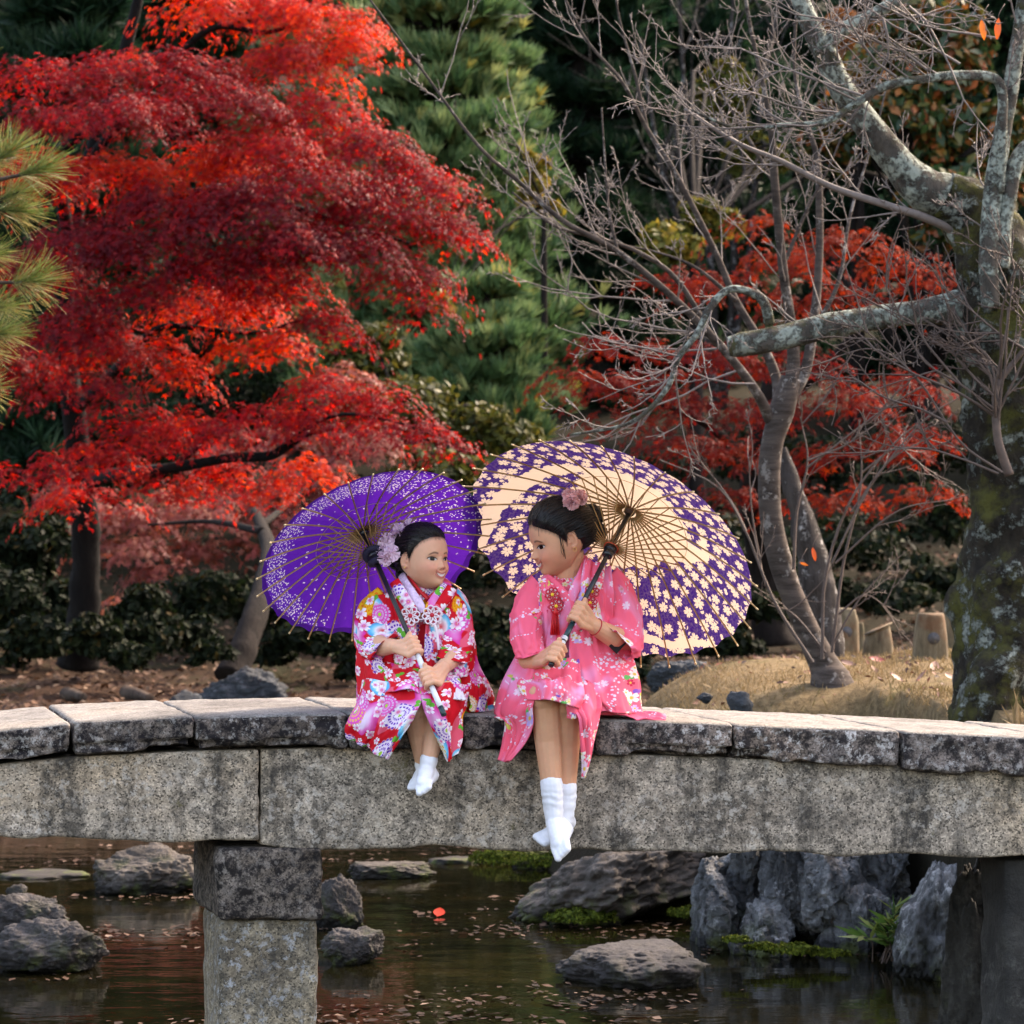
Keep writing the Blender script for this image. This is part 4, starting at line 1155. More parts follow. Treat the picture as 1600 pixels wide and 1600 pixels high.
for i, (lab, bl, n) in enumerate([
        ('low dark shrub on the far bank below the violet parasol', [(500, 1000, 70, 46, 22.6), (560, 1030, 60, 36, 22), (430, 1020, 50, 34, 22.8)], 4200),
        ('low dark shrub hidden behind the seated girls', [(660, 1010, 90, 60, 22.6), (760, 1040, 70, 50, 22.2), (860, 1030, 80, 60, 22.6)], 6000),
        ('dark shrub behind the rim of the patterned parasol', [(1010, 900, 90, 80, 24), (1060, 990, 90, 60, 22.5), (960, 1040, 80, 50, 22)], 6000),
        ('dark shrub at the foot of the wooded slope behind the cherry', [(1160, 960, 80, 60, 23), (1130, 1010, 70, 40, 22)], 3800),
        ('dark shrub on the slope behind the posts', [(1390, 930, 90, 44, 25), (1470, 900, 80, 60, 26), (1310, 930, 60, 40, 25)], 4200),
        ('dark undergrowth high on the slope behind the red maples', [(1000, 760, 200, 70, 29), (1250, 720, 200, 80, 30), (1480, 700, 160, 80, 30), (800, 780, 160, 60, 29)], 9000),
        ('dark undergrowth high on the slope behind the crimson maple', [(80, 780, 160, 70, 28), (300, 740, 180, 80, 29), (520, 800, 150, 60, 28), (180, 640, 180, 80, 31), (420, 640, 160, 80, 31)], 9000),
        ('dark shrub at the foot of the thick maple trunk', [(60, 1000, 60, 44, 21.2), (140, 1000, 56, 50, 20.9), (200, 1020, 46, 36, 20.9), (330, 1020, 40, 30, 20.7)], 4200)]):
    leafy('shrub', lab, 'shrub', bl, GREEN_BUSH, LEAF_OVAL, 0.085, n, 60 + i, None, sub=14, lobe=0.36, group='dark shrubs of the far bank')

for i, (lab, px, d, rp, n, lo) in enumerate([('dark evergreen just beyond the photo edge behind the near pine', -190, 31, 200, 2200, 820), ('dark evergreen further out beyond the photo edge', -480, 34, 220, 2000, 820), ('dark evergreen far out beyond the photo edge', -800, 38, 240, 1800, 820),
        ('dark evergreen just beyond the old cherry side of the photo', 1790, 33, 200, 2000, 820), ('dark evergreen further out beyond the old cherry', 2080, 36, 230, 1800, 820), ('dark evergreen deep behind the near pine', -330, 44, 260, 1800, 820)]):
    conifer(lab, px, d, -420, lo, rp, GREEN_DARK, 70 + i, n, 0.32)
for i, (lab, bl) in enumerate([('dark shrub beyond the photo edge on the far bank', [(-120, 930, 120, 80, 24), (-280, 900, 140, 90, 25), (-420, 940, 120, 80, 25)]), ('dark undergrowth beyond the photo edge on the slope', [(-150, 780, 180, 80, 29), (-420, 760, 200, 90, 30)]), ('dark shrub beyond the old cherry on the slope', [(1700, 880, 140, 80, 26), (1900, 860, 160, 90, 27)])]):
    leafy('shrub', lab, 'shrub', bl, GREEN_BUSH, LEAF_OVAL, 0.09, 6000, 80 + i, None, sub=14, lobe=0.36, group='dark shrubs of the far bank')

# grey leafless tree far in the wood
def grey_tree():
    rs = np.random.RandomState(8)
    t = thing('bare_tree', 'distant grey leafless tree high in the wood', 'tree')
    mb = MB()
    for (x0, y0, x1, y1) in [(1120, 640, 1060, -60), (1130, 640, 1150, -60), (1125, 640, 1230, -60), (1120, 640, 1000, 60)]:
        D = 36
        C = catmull(PS([(x0, y0, D), ((x0 * 2 + x1) / 3 + 10, (y0 * 2 + y1) / 3, D), ((x0 + 2 * x1) / 3 - 8, (y0 + 2 * y1) / 3, D), (x1, y1, D)]), 20)
        V, F, uv = tube(C, np.linspace(0.055, 0.02, 20), 6); mb.add(V, F, uv)
        sprout(mb, rs, C, np.linspace(0.06, 0.02, 20), .2, 1, 14, 1.3, 1, .4, .4, .014, 3)
    mb.build('trunk', M_stump, t)
grey_tree()

# ------------------------------------------------------------------ pine boughs reaching in from the left
def near_pine():
    rs = np.random.RandomState(21)
    t = thing('pine_tree', 'pine with long yellow green needles reaching in at the photo edge', 'tree')
    D = 13.5
    limb(t, 'trunk', [(-420, 1180, D + .4), (-400, 700, D + .3), (-380, 300, D + .2), (-360, -100, D + .2)], [60, 52, 44, 36], M_bark_mid, 14, 40, 0.12, 3)
    m = leaf_mat('pine_needle', [(0, (0.08, 0.16, 0.025)), (0.5, (0.19, 0.25, 0.055)), (0.8, (0.40, 0.36, 0.12)), (1.0, (0.50, 0.33, 0.12))], 0.35, rough=0.4)
    mb = MB()
    tips = [((-390, 420), (-150, 320), (66, 265), 1.1), ((-390, 480), (-120, 340), (34, 330), 1.05), ((-390, 500), (-150, 450), (56, 440), 1.15), ((-390, 360), (-100, 300), (20, 235), 1.0), ((-390, 520), (-150, 480), (10, 480), .9), ((-390, 600), (-140, 540), (12, 520), .95),
            ((-390, 600), (-160, 560), (-20, 610), .9), ((-390, 420), (-140, 380), (-10, 400), .9), ((-390, 300), (-140, 240), (-15, 250), .9), ((-390, 200), (-180, 120), (-45, 90), .9), ((-390, 650), (-200, 640), (-45, 640), .9), ((-390, 430), (-100, 350), (30, 300), .9), ((-390, 520), (-150, 470), (-20, 550), .9)]
    Pn, Nn, Sn, Rn = [], [], [], []
    for k, (a, b, c, s) in enumerate(tips):
        dd = D - 0.25 + 0.06 * (k % 5)
        C = catmull(PS([(*a, D + .2), (*b, dd), (*c, dd)]), 14)
        V, F, uv = tube(C, np.linspace(0.03, 0.006, 14), 6); mb.add(V, F, uv)
        tip = C[-1]; ax = C[-1] - C[-3]; ax /= np.linalg.norm(ax)
        for i in range(380):
            if i == 230:                       # further tufts back along the bough, outside the photo
                tip = C[9]; ax = C[9] - C[7]; ax /= np.linalg.norm(ax)
            if i == 305:
                tip = C[5]; ax = C[5] - C[3]; ax /= np.linalg.norm(ax)
            back = rs.uniform(0, 0.11)
            e = rs.uniform(0.15, 1.25)
            sd = np.cross(ax, rs.normal(size=3)); sd /= np.linalg.norm(sd)
            dv = ax * cos(e) + sd * sin(e) + np.array([0, 0, 0.16])
            Pn.append(tip - ax * back); Nn.append(dv); Sn.append(rs.uniform(0.11, 0.185) * s)
            Rn.append(np.clip(rs.beta(1.6, 2.0) + (0.3 if dv[2] < -0.1 else 0), 0, 1))
    mb.build('branches', M_bark_mid, t)['kind'] = 'stuff'
    ndl = (np.array([(0.0065, 0, 0), (-0.0065, 0, 0), (0, 0.0065, 0), (-0.003, 0, 1), (0.003, 0, 1.0)]), np.array([(0, 1, 3), (0, 3, 4), (1, 2, 3), (2, 0, 4)]))
    crown_mesh('needles', m, t, ndl, np.array(Pn), np.array(Nn), np.array(Sn), rs, 'stuff', np.array(Rn))
near_pine()
# ------------------------------------------------------------------ printed flowers
def flower(t, uv, scale, rnd, petals, R, notch=0.2, off=(0, 0, 0), power=0.6, floor=0.35, soft=40.0, vary=0.4):
    """one printed blossom per voronoi cell; returns mask, r (0 centre .. 1 rim), petal phase, random colour sockets"""
    v = t.vmath('ADD', t.vmath('SCALE', uv, scale=scale), off)
    vo = t.voronoi(v, 1.0, rnd, dim='2D', out=None)
    loc = t.vmath('SUBTRACT', v, vo.outputs['Position'])
    x, y, _ = t.sep(loc)
    cr, cg, cb = t.sep(vo.outputs['Color'])[:3]
    r = t.vmath('LENGTH', t.comb(x, y, 0.0), out=1)
    th = t.math('ADD', t.math('ARCTAN2', y, x), t.math('MULTIPLY', cr, 6.283))
    c = t.math('ABSOLUTE', t.math('COSINE', t.math('MULTIPLY', th, petals / 2)))
    lobe = t.math('ADD', t.math('MULTIPLY', t.math('POWER', c, power), 1 - floor), floor)
    if notch:
        lobe = t.math('SUBTRACT', lobe, t.math('MULTIPLY', t.math('POWER', c, 16.0), notch))
    Rv = t.math('MULTIPLY', t.math('ADD', t.math('MULTIPLY', cg, vary), 1 - vary), R)
    q = t.math('DIVIDE', r, Rv)
    m = t.math('MULTIPLY', t.math('SUBTRACT', lobe, q), soft * R / 2, clamp=True)
    return m, q, c, (cr, cg, cb)

def fcurve(t, fac, pts, ymax=1.25):
    n = t.n.new('ShaderNodeFloatCurve')
    cu = n.mapping.curves[0]
    while len(cu.points) < len(pts):
        cu.points.new(0.5, 0.5)
    for p, (x, y) in zip(cu.points, pts):
        p.location = (x / 360.0, y / ymax)
        p.handle_type = 'VECTOR'
    n.mapping.update()
    t.set(n.inputs['Value'], fac)
    return t.math('MULTIPLY', n.outputs[0], ymax)

def paper(name, kind):
    t = NT(name)
    uv = t.coord('UV')
    x, y, _ = t.sep(uv)
    r = t.vmath('LENGTH', t.comb(x, y, 0.0), out=1)
    th = t.math('DIVIDE', t.math('ARCTAN2', y, x), 2 * pi)
    th = t.math('FRACT', t.math('ADD', th, 1.0))
    if kind == 'sakura':
        cream, purple = (0.56, 0.445, 0.345), (0.020, 0.002, 0.112)
        wob = t.math('MULTIPLY', t.math('SUBTRACT', t.noise(uv, 9, 3, 0.6, dim='2D'), 0.5), 0.10)
        rr = t.math('ADD', r, wob)
        A0 = fcurve(t, th, [(0, .50), (20, .64), (45, .60), (60, .52), (90, .51), (130, .55), (155, .69), (180, .80), (205, .95), (220, 1.2), (262, 1.2), (280, .90), (310, .93), (335, .97), (345, 1.2), (360, 1.2)])
        B0 = fcurve(t, th, [(0, 1.2), (138, 1.2), (140, .50), (180, .35), (210, .30), (240, .35), (258, .42), (270, .45), (300, .42), (330, .40), (345, .43), (360, .50)])
        B1 = fcurve(t, th, [(0, 1.2), (138, 1.2), (140, .50), (180, .65), (210, .86), (240, 1.2), (258, 1.2), (270, .84), (300, .85), (330, .91), (340, .98), (346, 1.2), (360, 1.2)])
        a = t.math('GREATER_THAN', rr, A0)
        b = t.math('MULTIPLY', t.math('GREATER_THAN', rr, B0), t.math('LESS_THAN', rr, B1))
        s1 = t.math('MULTIPLY', t.math('MULTIPLY', t.math('GREATER_THAN', rr, .46), t.math('LESS_THAN', rr, .58)), t.math('MULTIPLY', t.math('GREATER_THAN', th, 0.06), t.math('LESS_THAN', th, 0.20)))
        pm = t.math('MAXIMUM', t.math('MAXIMUM', a, b), s1)
        m1, q1, c1, _c = flower(t, uv, 10.2, 0.55, 5, 0.475, 0.0, (0.3, 0.7, 0), 0.34, 0.0, 60, 0.22)
        m1 = t.math('MULTIPLY', m1, t.math('LESS_THAN', q1, t.math('SUBTRACT', 1.0, t.math('MULTIPLY', t.math('POWER', c1, 40.0), 0.34))))
        gap = t.math('GREATER_THAN', q1, 0.08)
        m1 = t.math('MULTIPLY', m1, gap)
        m2, q2, c2, _c = flower(t, uv, 15, 0.9, 2, 0.40, 0.0, (3.1, 8.2, 0), 1.0, 0.42, 60, 0.3)
        fl = t.math('MAXIMUM', m1, t.math('MULTIPLY', t.math('MULTIPLY', m2, t.math('LESS_THAN', _c[2], 0.4)), t.math('GREATER_THAN', q1, 1.12)))
        col = t.mix(t.math('MULTIPLY', pm, t.math('SUBTRACT', 1.0, fl)), cream, purple)
        fib = t.noise(uv, 60, 4, 0.7, dim='2D')
        col = t.mix(t.map(fib, 0.4, 0.7, 0, 0.10), col, (0.7, 0.55, 0.40))
    else:
        white, purple = (0.60, 0.55, 0.58), (0.080, 0.009, 0.31)
        # dense ring of falling petals towards the upper side, a few larger ones elsewhere
        up = fcurve(t, th, [(0, .9), (40, 1.0), (90, 1.0), (150, 1.0), (200, .95), (222, .5), (232, 0), (325, 0), (338, .5), (360, .9)], 1.0)
        lo = fcurve(t, th, [(0, .34), (30, .46), (70, .62), (110, .68), (150, .72), (200, .76), (230, .82), (320, .8), (345, .4), (360, .34)], 1.0)
        hi = fcurve(t, th, [(0, .98), (60, .94), (100, .92), (200, .93), (240, .93), (360, .98)], 1.0)
        band = t.math('MULTIPLY', t.map(r, lo, t.math('ADD', lo, 0.08), 0, 1), t.map(r, hi, t.math('ADD', hi, 0.03), 1, 0))
        den = t.math('MULTIPLY', up, band)
        right = t.map(t.math('COSINE', t.math('MULTIPLY', th, 2 * pi)), 0.2, 0.95, 0.0, 0.62)
        m1, q1, c1, cc = flower(t, uv, 44, 1.0, 2, 0.46, 0.0, (1, 2, 0), 1.0, 0.45, 60, 0.55)
        on1 = t.math('LESS_THAN', cc[2], t.math('MULTIPLY', den, t.math('SUBTRACT', 1.0, right)))
        m2, q2, c2, dd = flower(t, uv, 13, 1.0, 2, 0.20, 0.0, (5, 3, 0), 1.2, 0.22, 60, 0.5)
        on2 = t.math('MULTIPLY', t.math('LESS_THAN', dd[2], 0.32), t.math('MULTIPLY', t.map(r, 0.3, 0.35, 0, 1), t.map(y, -0.75, -0.35, 0, 1)))
        fl = t.math('MAXIMUM', t.math('MULTIPLY', m1, on1), t.math('MULTIPLY', m2, on2))
        base = t.mix(t.map(t.noise(uv, 30, 4, 0.7, dim='2D'), 0.3, 0.7, 0, 0.25), purple, (0.11, 0.018, 0.40))
        base = t.mix(t.math('GREATER_THAN', r, 0.945), base, (0.04, 0.005, 0.16))
        col = t.mix(fl, base, white)
    t.done(col, 0.7, 0.2)
    return t.translucent(col, 0.26)

M_bamboo = plain('bamboo', (0.36, 0.205, 0.075), 0.5, 0.22, 60)
M_bamboo_tip = plain('bamboo_pale', (0.52, 0.36, 0.18), 0.5, 0.2, 60)
M_lacquer = plain('black_lacquer', (0.010, 0.010, 0.011), 0.3, spec=0.5)
M_teal = plain('dark_teal_lacquer', (0.006, 0.035, 0.04), 0.3)
M_white_wrap = plain('white_wrap', (0.72, 0.72, 0.72), 0.5, 0.1, 80)
M_notch = plain('dark_brown_notch', (0.06, 0.025, 0.012), 0.6, 0.2, 60)
M_red_thread = plain('red_thread', (0.55, 0.05, 0.015), 0.7, 0.2, 90)
M_navy_knot = plain('navy_cord', (0.012, 0.009, 0.03), 0.8, 0.2, 60)

def parasol(label, apex_px, end_px, grip_px, grip_d, incl, R, H, runner, nribs, mat, spin, rest, thread, knot):
    """axis through two photo points; incl = sine of the axis angle to the line of sight"""
    ap, en = np.array(apex_px, float), np.array(end_px, float)
    v = ap - en; L = np.linalg.norm(v); v /= L
    G = P(*grip_px, grip_d)
    lpx = np.linalg.norm(ap - np.array(grip_px, float))
    dA = grip_d + lpx * 9.1 / FPX / incl * sqrt(1 - incl ** 2)
    A = P(*apex_px, dA)
    a = (A - G) / np.linalg.norm(A - G)
    def proj(s_):
        q = G + a * s_
        return 800 - (q[2] - CAMZ) * FPX / (q[1] + 9.0)
    lo, hi = -1.0, 0.5
    for _ in range(60):
        mid = (lo + hi) / 2
        if proj(mid) > en[1]: lo = mid
        else: hi = mid
    E = G + a * lo
    e1 = np.array([-v[1], 0, -v[0]]); e1 -= a * np.dot(a, e1); e1 /= np.linalg.norm(e1)
    if e1[0] < 0: e1 = -e1
    e2 = np.cross(a, e1)
    if e2[2] < 0: e2 = -e2
    t = thing('parasol', label, 'parasol')
    prof = lambda q: -H * (0.62 * q + 0.38 * q * q)
    nr, na = 26, nribs * 6
    rho = np.linspace(0.02, 1, nr); th = np.arange(na) * 2 * pi / na
    ph = np.abs(np.sin(th * nribs / 2 - spin * nribs / 2)) if False else np.abs(np.sin((th - spin) * nribs / 2))
    rr = rho[:, None] * (1 - 0.018 * ph[None] * rho[:, None] ** 3)
    sag = 0.006 * ph[None] * rho[:, None]
    zz = prof(rr) + sag
    V = A + (rr * np.cos(th)[None])[..., None] * e1 * R + (rr * np.sin(th)[None])[..., None] * e2 * R + zz[..., None] * a
    uv = np.stack([rr * np.cos(th)[None], rr * np.sin(th)[None]], -1).reshape(-1, 2)
    mk('canopy', V.reshape(-1, 3), ring_faces(nr, na), mat, t, uv=uv)
    rs = np.random.RandomState(3)
    for i in range(nribs):
        an = spin + i * 2 * pi / nribs
        er = cos(an) * e1 + sin(an) * e2
        q = np.linspace(0.05, 1.055 + rs.uniform(-.008, .008), 9)
        C = A + (q * R)[:, None] * er + (prof(q) - 0.0045)[:, None] * a
        V, F, u = tube(C, np.linspace(0.0030, 0.0024, 9), 5)
        rib = mk('rib', V, F, M_bamboo, t)
        V, F, u = tube(C[-2:] + (C[-1] - C[-2]) * 0.02, [0.0027, 0.0027], 5)
        V2 = V.copy()
        C2 = np.array([C[-1] - (C[-1] - C[-2]) * 0.12, C[-1] + (C[-1] - C[-2]) * 0.01])
        V, F, u = tube(C2, [0.0029, 0.0029], 5)
        mk('rib_tip', V, F, M_bamboo_tip, rib)
        S0 = A - a * runner + er * 0.010
        S1 = A + er * R * 0.46 + (prof(0.46) - 0.006) * a
        V, F, u = tube(np.array([S0, S1]), [0.0021, 0.0018], 4)
        mk('strut', V, F, M_bamboo, t)
    # threads tying the struts together
    for q, rad in ((0.46, 0.0008), (0.36, 0.0006)):
        an = np.linspace(0, 2 * pi, 121)
        f = q / 0.46
        C = A - a * runner * (1 - f) + (R * q * np.cos(an))[:, None] * e1 + (R * q * np.sin(an))[:, None] * e2 + ((prof(0.46) - 0.006) * f) * a
        V, F, u = tube(C, rad, 4, False)
        mk('thread', V, F, M_bamboo_tip if not thread else M_bamboo, t)
    # shaft in coloured lengths: rest = [(from, to, material, radius)] in metres from the far end towards the tip
    for (f0, f1, m, rad) in rest:
        s0 = E + a * f0; s1 = (E + a * f1) if f1 is not None else A + a * 0.012
        V, F, u = tube(np.array([s0, s0 + (s1 - s0) * .5, s1]), rad, 12)
        mk('shaft', V, F, m, t)
    def hub(c, prof_, m, nm, ns=20):
        C = np.array([c + a * z for z, _ in prof_]); Rr = [r for _, r in prof_]
        V, F, u = tube(C, Rr, ns)
        return mk(nm, V, F, m, t)
    hub(A, [(-0.020, 0.011), (-0.012, 0.016), (0.0, 0.018), (0.008, 0.014)], M_lacquer if not thread else M_notch, 'top_notch')
    rn = hub(A - a * runner, [(-0.036, 0.011), (-0.032, 0.0165), (-0.018, 0.0165), (-0.016, 0.014), (-0.012, 0.019), (0.002, 0.019), (0.004, 0.014)], M_lacquer, 'runner')
    if thread:
        V, F, u = tube(np.array([A - a * (runner - 0.003), A - a * (runner - 0.012)]), [0.024, 0.012], 20)
        mk('thread_binding', V, F, M_red_thread, rn)
    if knot:
        c = A - a * runner
        k1 = MB()
        an = np.linspace(0, 2 * pi, 30)
        for (o, R0, tilt) in [(0.0, 0.022, 0.3), (-0.03, 0.017, -0.5)]:
            C = c + a * o + (R0 * np.cos(an))[:, None] * e1 + (R0 * np.sin(an))[:, None] * e2 + (R0 * tilt * np.sin(an))[:, None] * a
            V, F, u = tube(C, 0.0115, 8, False); k1.add(V, F)
        k1.build('cord_knot', M_navy_knot, t)
    return dict(A=A, E=E, a=a, e1=e1, e2=e2, G=G, t=t)

PAR2 = parasol('open purple and cream paper parasol printed with cherry blossoms, held by the girl in pink', (985, 797), (860, 1040), (902, 959), 8.975, 0.79, 0.455, 0.185, 0.165, 30,
               paper('blossom_paper', 'sakura'), 0.05,
               [(0.0, 0.012, M_lacquer, 0.0085), (0.012, 0.115, M_white_wrap, 0.0088), (0.052, 0.060, M_lacquer, 0.0092), (0.096, 0.101, M_lacquer, 0.0092), (0.115, 0.17, M_teal, 0.0082), (0.17, None, M_lacquer, 0.0074)], True, False)
PAR1 = parasol('open violet paper parasol speckled with white petals, held by the younger girl in red', (567, 830), (693, 1117), (647, 1011), 8.935, 0.786, 0.352, 0.100, 0.098, 30,
               paper('speckled_paper', 'speckle'), 0.02,
               [(0.0, 0.030, M_teal, 0.0085), (0.030, 0.115, M_white_wrap, 0.0084), (0.115, 0.165, M_teal, 0.0088), (0.165, 0.245, M_white_wrap, 0.0084), (0.245, None, M_lacquer, 0.0072)], False, True)
# ------------------------------------------------------------------ cloth materials
def cloth_uv(t, scale=1.0):
    return t.coord('UV')

def fabric(name, kind):
    t = NT(name)
    uv = t.coord('UV')
    if kind == 'red':
        n = t.noise(uv, 7.5, 2, 0.5, dim='2D')
        n2 = t.noise(t.vmath('ADD', uv, (5, 3, 0)), 9, 2, 0.5, dim='2D')
        c = t.ramp(n, [(0.0, (0.62, 0.008, 0.018)), (0.57, (0.66, 0.010, 0.020)), (0.59, (0.74, 0.04, 0.30)), (0.68, (0.80, 0.20, 0.50)), (0.76, (0.78, 0.60, 0.74))])
        c = t.mix(t.map(n2, 0.62, 0.64), c, (0.80, 0.10, 0.16))
        # blue arcs
        m, q, cc, k = flower(t, uv, 8.5, 1.0, 1, 0.40, 0, (9, 4, 0), 0.5, 0.8, 40, 0.3)
        arc = t.math('MULTIPLY', m, t.math('LESS_THAN', k[2], 0.35))
        c = t.mix(arc, c, t.ramp(q, [(0.0, (0.75, 0.02, 0.03)), (0.45, (0.8, 0.75, 0.8)), (0.6, (0.25, 0.65, 0.80)), (0.85, (0.02, 0.38, 0.68))]))
        # big chrysanthemums
        m, q, cc, k = flower(t, uv, 9.5, 0.9, 18, 0.47, 0, (2, 7, 0), 0.5, 0.82, 40, 0.3)
        on = t.math('MULTIPLY', m, t.math('LESS_THAN', k[2], 0.72))
        ringm = t.math('GREATER_THAN', t.math('SINE', t.math('MULTIPLY', q, 24.0)), 0.0)
        dot = t.math('MULTIPLY', t.math('GREATER_THAN', cc, 0.55), ringm)
        pet = t.ramp(k[0], [(0.0, (0.82, 0.66, 0.80)), (0.30, (0.85, 0.42, 0.02)), (0.52, (0.80, 0.74, 0.62)), (0.66, (0.78, 0.09, 0.42))], 'CONSTANT')
        dk = t.ramp(k[0], [(0.0, (0.16, 0.03, 0.42)), (0.33, (0.82, 0.20, 0.01)), (0.52, (0.80, 0.45, 0.10)), (0.74, (0.70, 0.45, 0.65))], 'CONSTANT')
        c = t.mix(on, c, t.mix(dot, pet, dk))
        c = t.mix(t.math('MULTIPLY', on, t.math('LESS_THAN', q, 0.16)), c, (0.35, 0.60, 0.05))
        # leaves
        m, q, cc, k = flower(t, uv, 19, 1.0, 2, 0.40, 0, (4, 1, 0), 1.3, 0.25, 40, 0.3)
        c = t.mix(t.math('MULTIPLY', m, t.math('LESS_THAN', k[2], 0.24)), c, (0.10, 0.42, 0.04))
        # cherry blossoms, two sizes
        for sc, off, lim in ((16.5, (6, 2, 0), 0.52), (25, (1, 5, 0), 0.34)):
            m, q, cc, k = flower(t, uv, sc, 1.0, 5, 0.47, 0.18, off, 0.5, 0.22, 40, 0.3)
            on = t.math('MULTIPLY', m, t.math('LESS_THAN', k[2], lim))
            col = t.ramp(q, [(0.0, (0.85, 0.55, 0.15)), (0.14, (0.72, 0.05, 0.32)), (0.34, (0.85, 0.50, 0.66)), (0.6, (0.86, 0.80, 0.82))])
            c = t.mix(on, c, col)
    else:
        pink = (0.97, 0.135, 0.215)
        n = t.noise(t.vmath('MULTIPLY', uv, (1.0, 0.55, 1)), 9, 3, 0.55, 0.6, dim='2D')
        c = t.mix(t.map(n, 0.54, 0.72), pink, (0.88, 0.32, 0.54))
        n3 = t.noise(t.vmath('ADD', uv, (2, 9, 0)), 5.5, 2, 0.5, 0.8, dim='2D')
        bandm = t.map(t.math('ABSOLUTE', t.math('SUBTRACT', n3, 0.5)), 0.032, 0.018)
        m, q, cc, k = flower(t, uv, 85, 0.9, 1, 0.40, 0, (3, 3, 0), 0.5, 1.0, 40, 0.5)
        c = t.mix(t.math('MULTIPLY', m, bandm), c, (0.86, 0.62, 0.76))
        clus = t.noise(t.vmath('ADD', uv, (7, 1, 0)), 7.0, 1, 0.4, dim='2D')
        cm = t.map(clus, 0.585, 0.60)
        m, q, cc, k = flower(t, uv, 24, 1.0, 2, 0.46, 0, (4, 1, 0), 1.3, 0.3, 40, 0.3)
        c = t.mix(t.math('MULTIPLY', t.math('MULTIPLY', m, cm), t.math('LESS_THAN', k[2], 0.40)), c, t.ramp(k[0], [(0, (0.12, 0.45, 0.12)), (0.5, (0.60, 0.55, 0.10)), (0.75, (0.28, 0.10, 0.50))], 'CONSTANT'))
        for sc, off, lim in ((27, (1, 5, 0), 0.8), (17, (6, 2, 0), 0.6)):
            m, q, cc, k = flower(t, uv, sc, 1.0, 5, 0.48, 0.15, off, 0.5, 0.25, 40, 0.3)
            on = t.math('MULTIPLY', t.math('MULTIPLY', m, cm), t.math('LESS_THAN', k[2], lim))
            rim = t.ramp(k[0], [(0, (0.86, 0.80, 0.76)), (0.45, (0.84, 0.60, 0.74)), (0.65, (0.80, 0.70, 0.42)), (0.8, (0.66, 0.02, 0.08)), (0.9, (0.55, 0.40, 0.78))], 'CONSTANT')
            col = t.mix(t.map(q, 0.16, 0.34), (0.80, 0.50, 0.08), rim)
            c = t.mix(on, c, col)
        m, q, cc, k = flower(t, uv, 13, 0.9, 5, 0.22, 0.2, (8, 8, 0), 0.5, 0.15, 90, 0.3)
        c = t.mix(t.math('MULTIPLY', m, t.math('LESS_THAN', k[2], 0.4)), c, (0.88, 0.62, 0.72))
    w = t.noise(t.vmath('MULTIPLY', uv, (1, 1, 1)), 420, 2, 0.5, dim='2D')
    t.bump(w, 0.15, 0.002)
    return t.done(c, 0.6, 0.12)

M_red_kimono = fabric('red_floral_silk', 'red')
M_pink_kimono = fabric('pink_floral_silk', 'pink')
M_lining_pink = plain('pink_lining', (0.72, 0.10, 0.16), 0.6, 0.1, 30)
M_lining_white = plain('white_lining', (0.78, 0.74, 0.80), 0.7, 0.06, 30)
M_collar_lilac = plain('lilac_collar', (0.74, 0.55, 0.74), 0.6, 0.25, 90)
M_red_plain = plain('red_under_collar', (0.55, 0.01, 0.015), 0.6)
M_tabi = plain('white_cotton', (0.80, 0.79, 0.83), 0.8, 0.05, 40, bump=0.3, bdist=0.002)
M_black_cloth = plain('black_cloth', (0.012, 0.012, 0.013), 0.8)
M_tassel = plain('red_silk_tassel', (0.62, 0.008, 0.012), 0.5, 0.2, 120)
M_gold = plain('gold', (0.75, 0.45, 0.12), 0.3)
M_cord_white = plain('white_pink_cord', (0.85, 0.72, 0.76), 0.6)
M_cord_red = plain('red_cord', (0.55, 0.01, 0.03), 0.55)
M_yellow = plain('yellow_stamen', (0.85, 0.55, 0.03), 0.6)

def skin_mat():
    t = NT('skin')
    c = t.attr('col', 'Color')
    n = t.noise(t.coord('Object'), 55, 4, 0.6)
    c = t.mix(t.map(n, 0.35, 0.65, 0, 0.10), c, (0.36, 0.16, 0.10))
    return t.done(c, 0.5, 0.22, Subsurface_Weight=0.2, Subsurface_Radius=(0.014, 0.005, 0.003), Subsurface_Scale=1.0)
M_skin = skin_mat()
def hair_mat():
    t = NT('black_hair')
    n = t.noise(t.coord('Object'), 90, 3, 0.6)
    c = t.mix(t.map(n, 0.4, 0.7), (0.004, 0.003, 0.003), (0.012, 0.008, 0.0065))
    t.bump(n, 0.3, 0.002)
    return t.done(c, 0.38, 0.3)
M_hair = hair_mat()
def vcol_mat(name, rough=0.2, spec=0.5):
    t = NT(name)
    return t.done(t.attr('col', 'Color'), rough, spec)
M_eye = vcol_mat('eye', 0.22, 0.25)
M_teeth = plain('teeth', (0.80, 0.76, 0.70), 0.25)
def petal_mat(name, col):
    t = NT(name)
    t.done(col, 0.6, 0.2)
    return t.translucent(col, 0.35)
M_tulle = petal_mat('pale_pink_organza', (0.98, 0.76, 0.88))
M_pom = petal_mat('pink_carnation', (1.0, 0.64, 0.66))

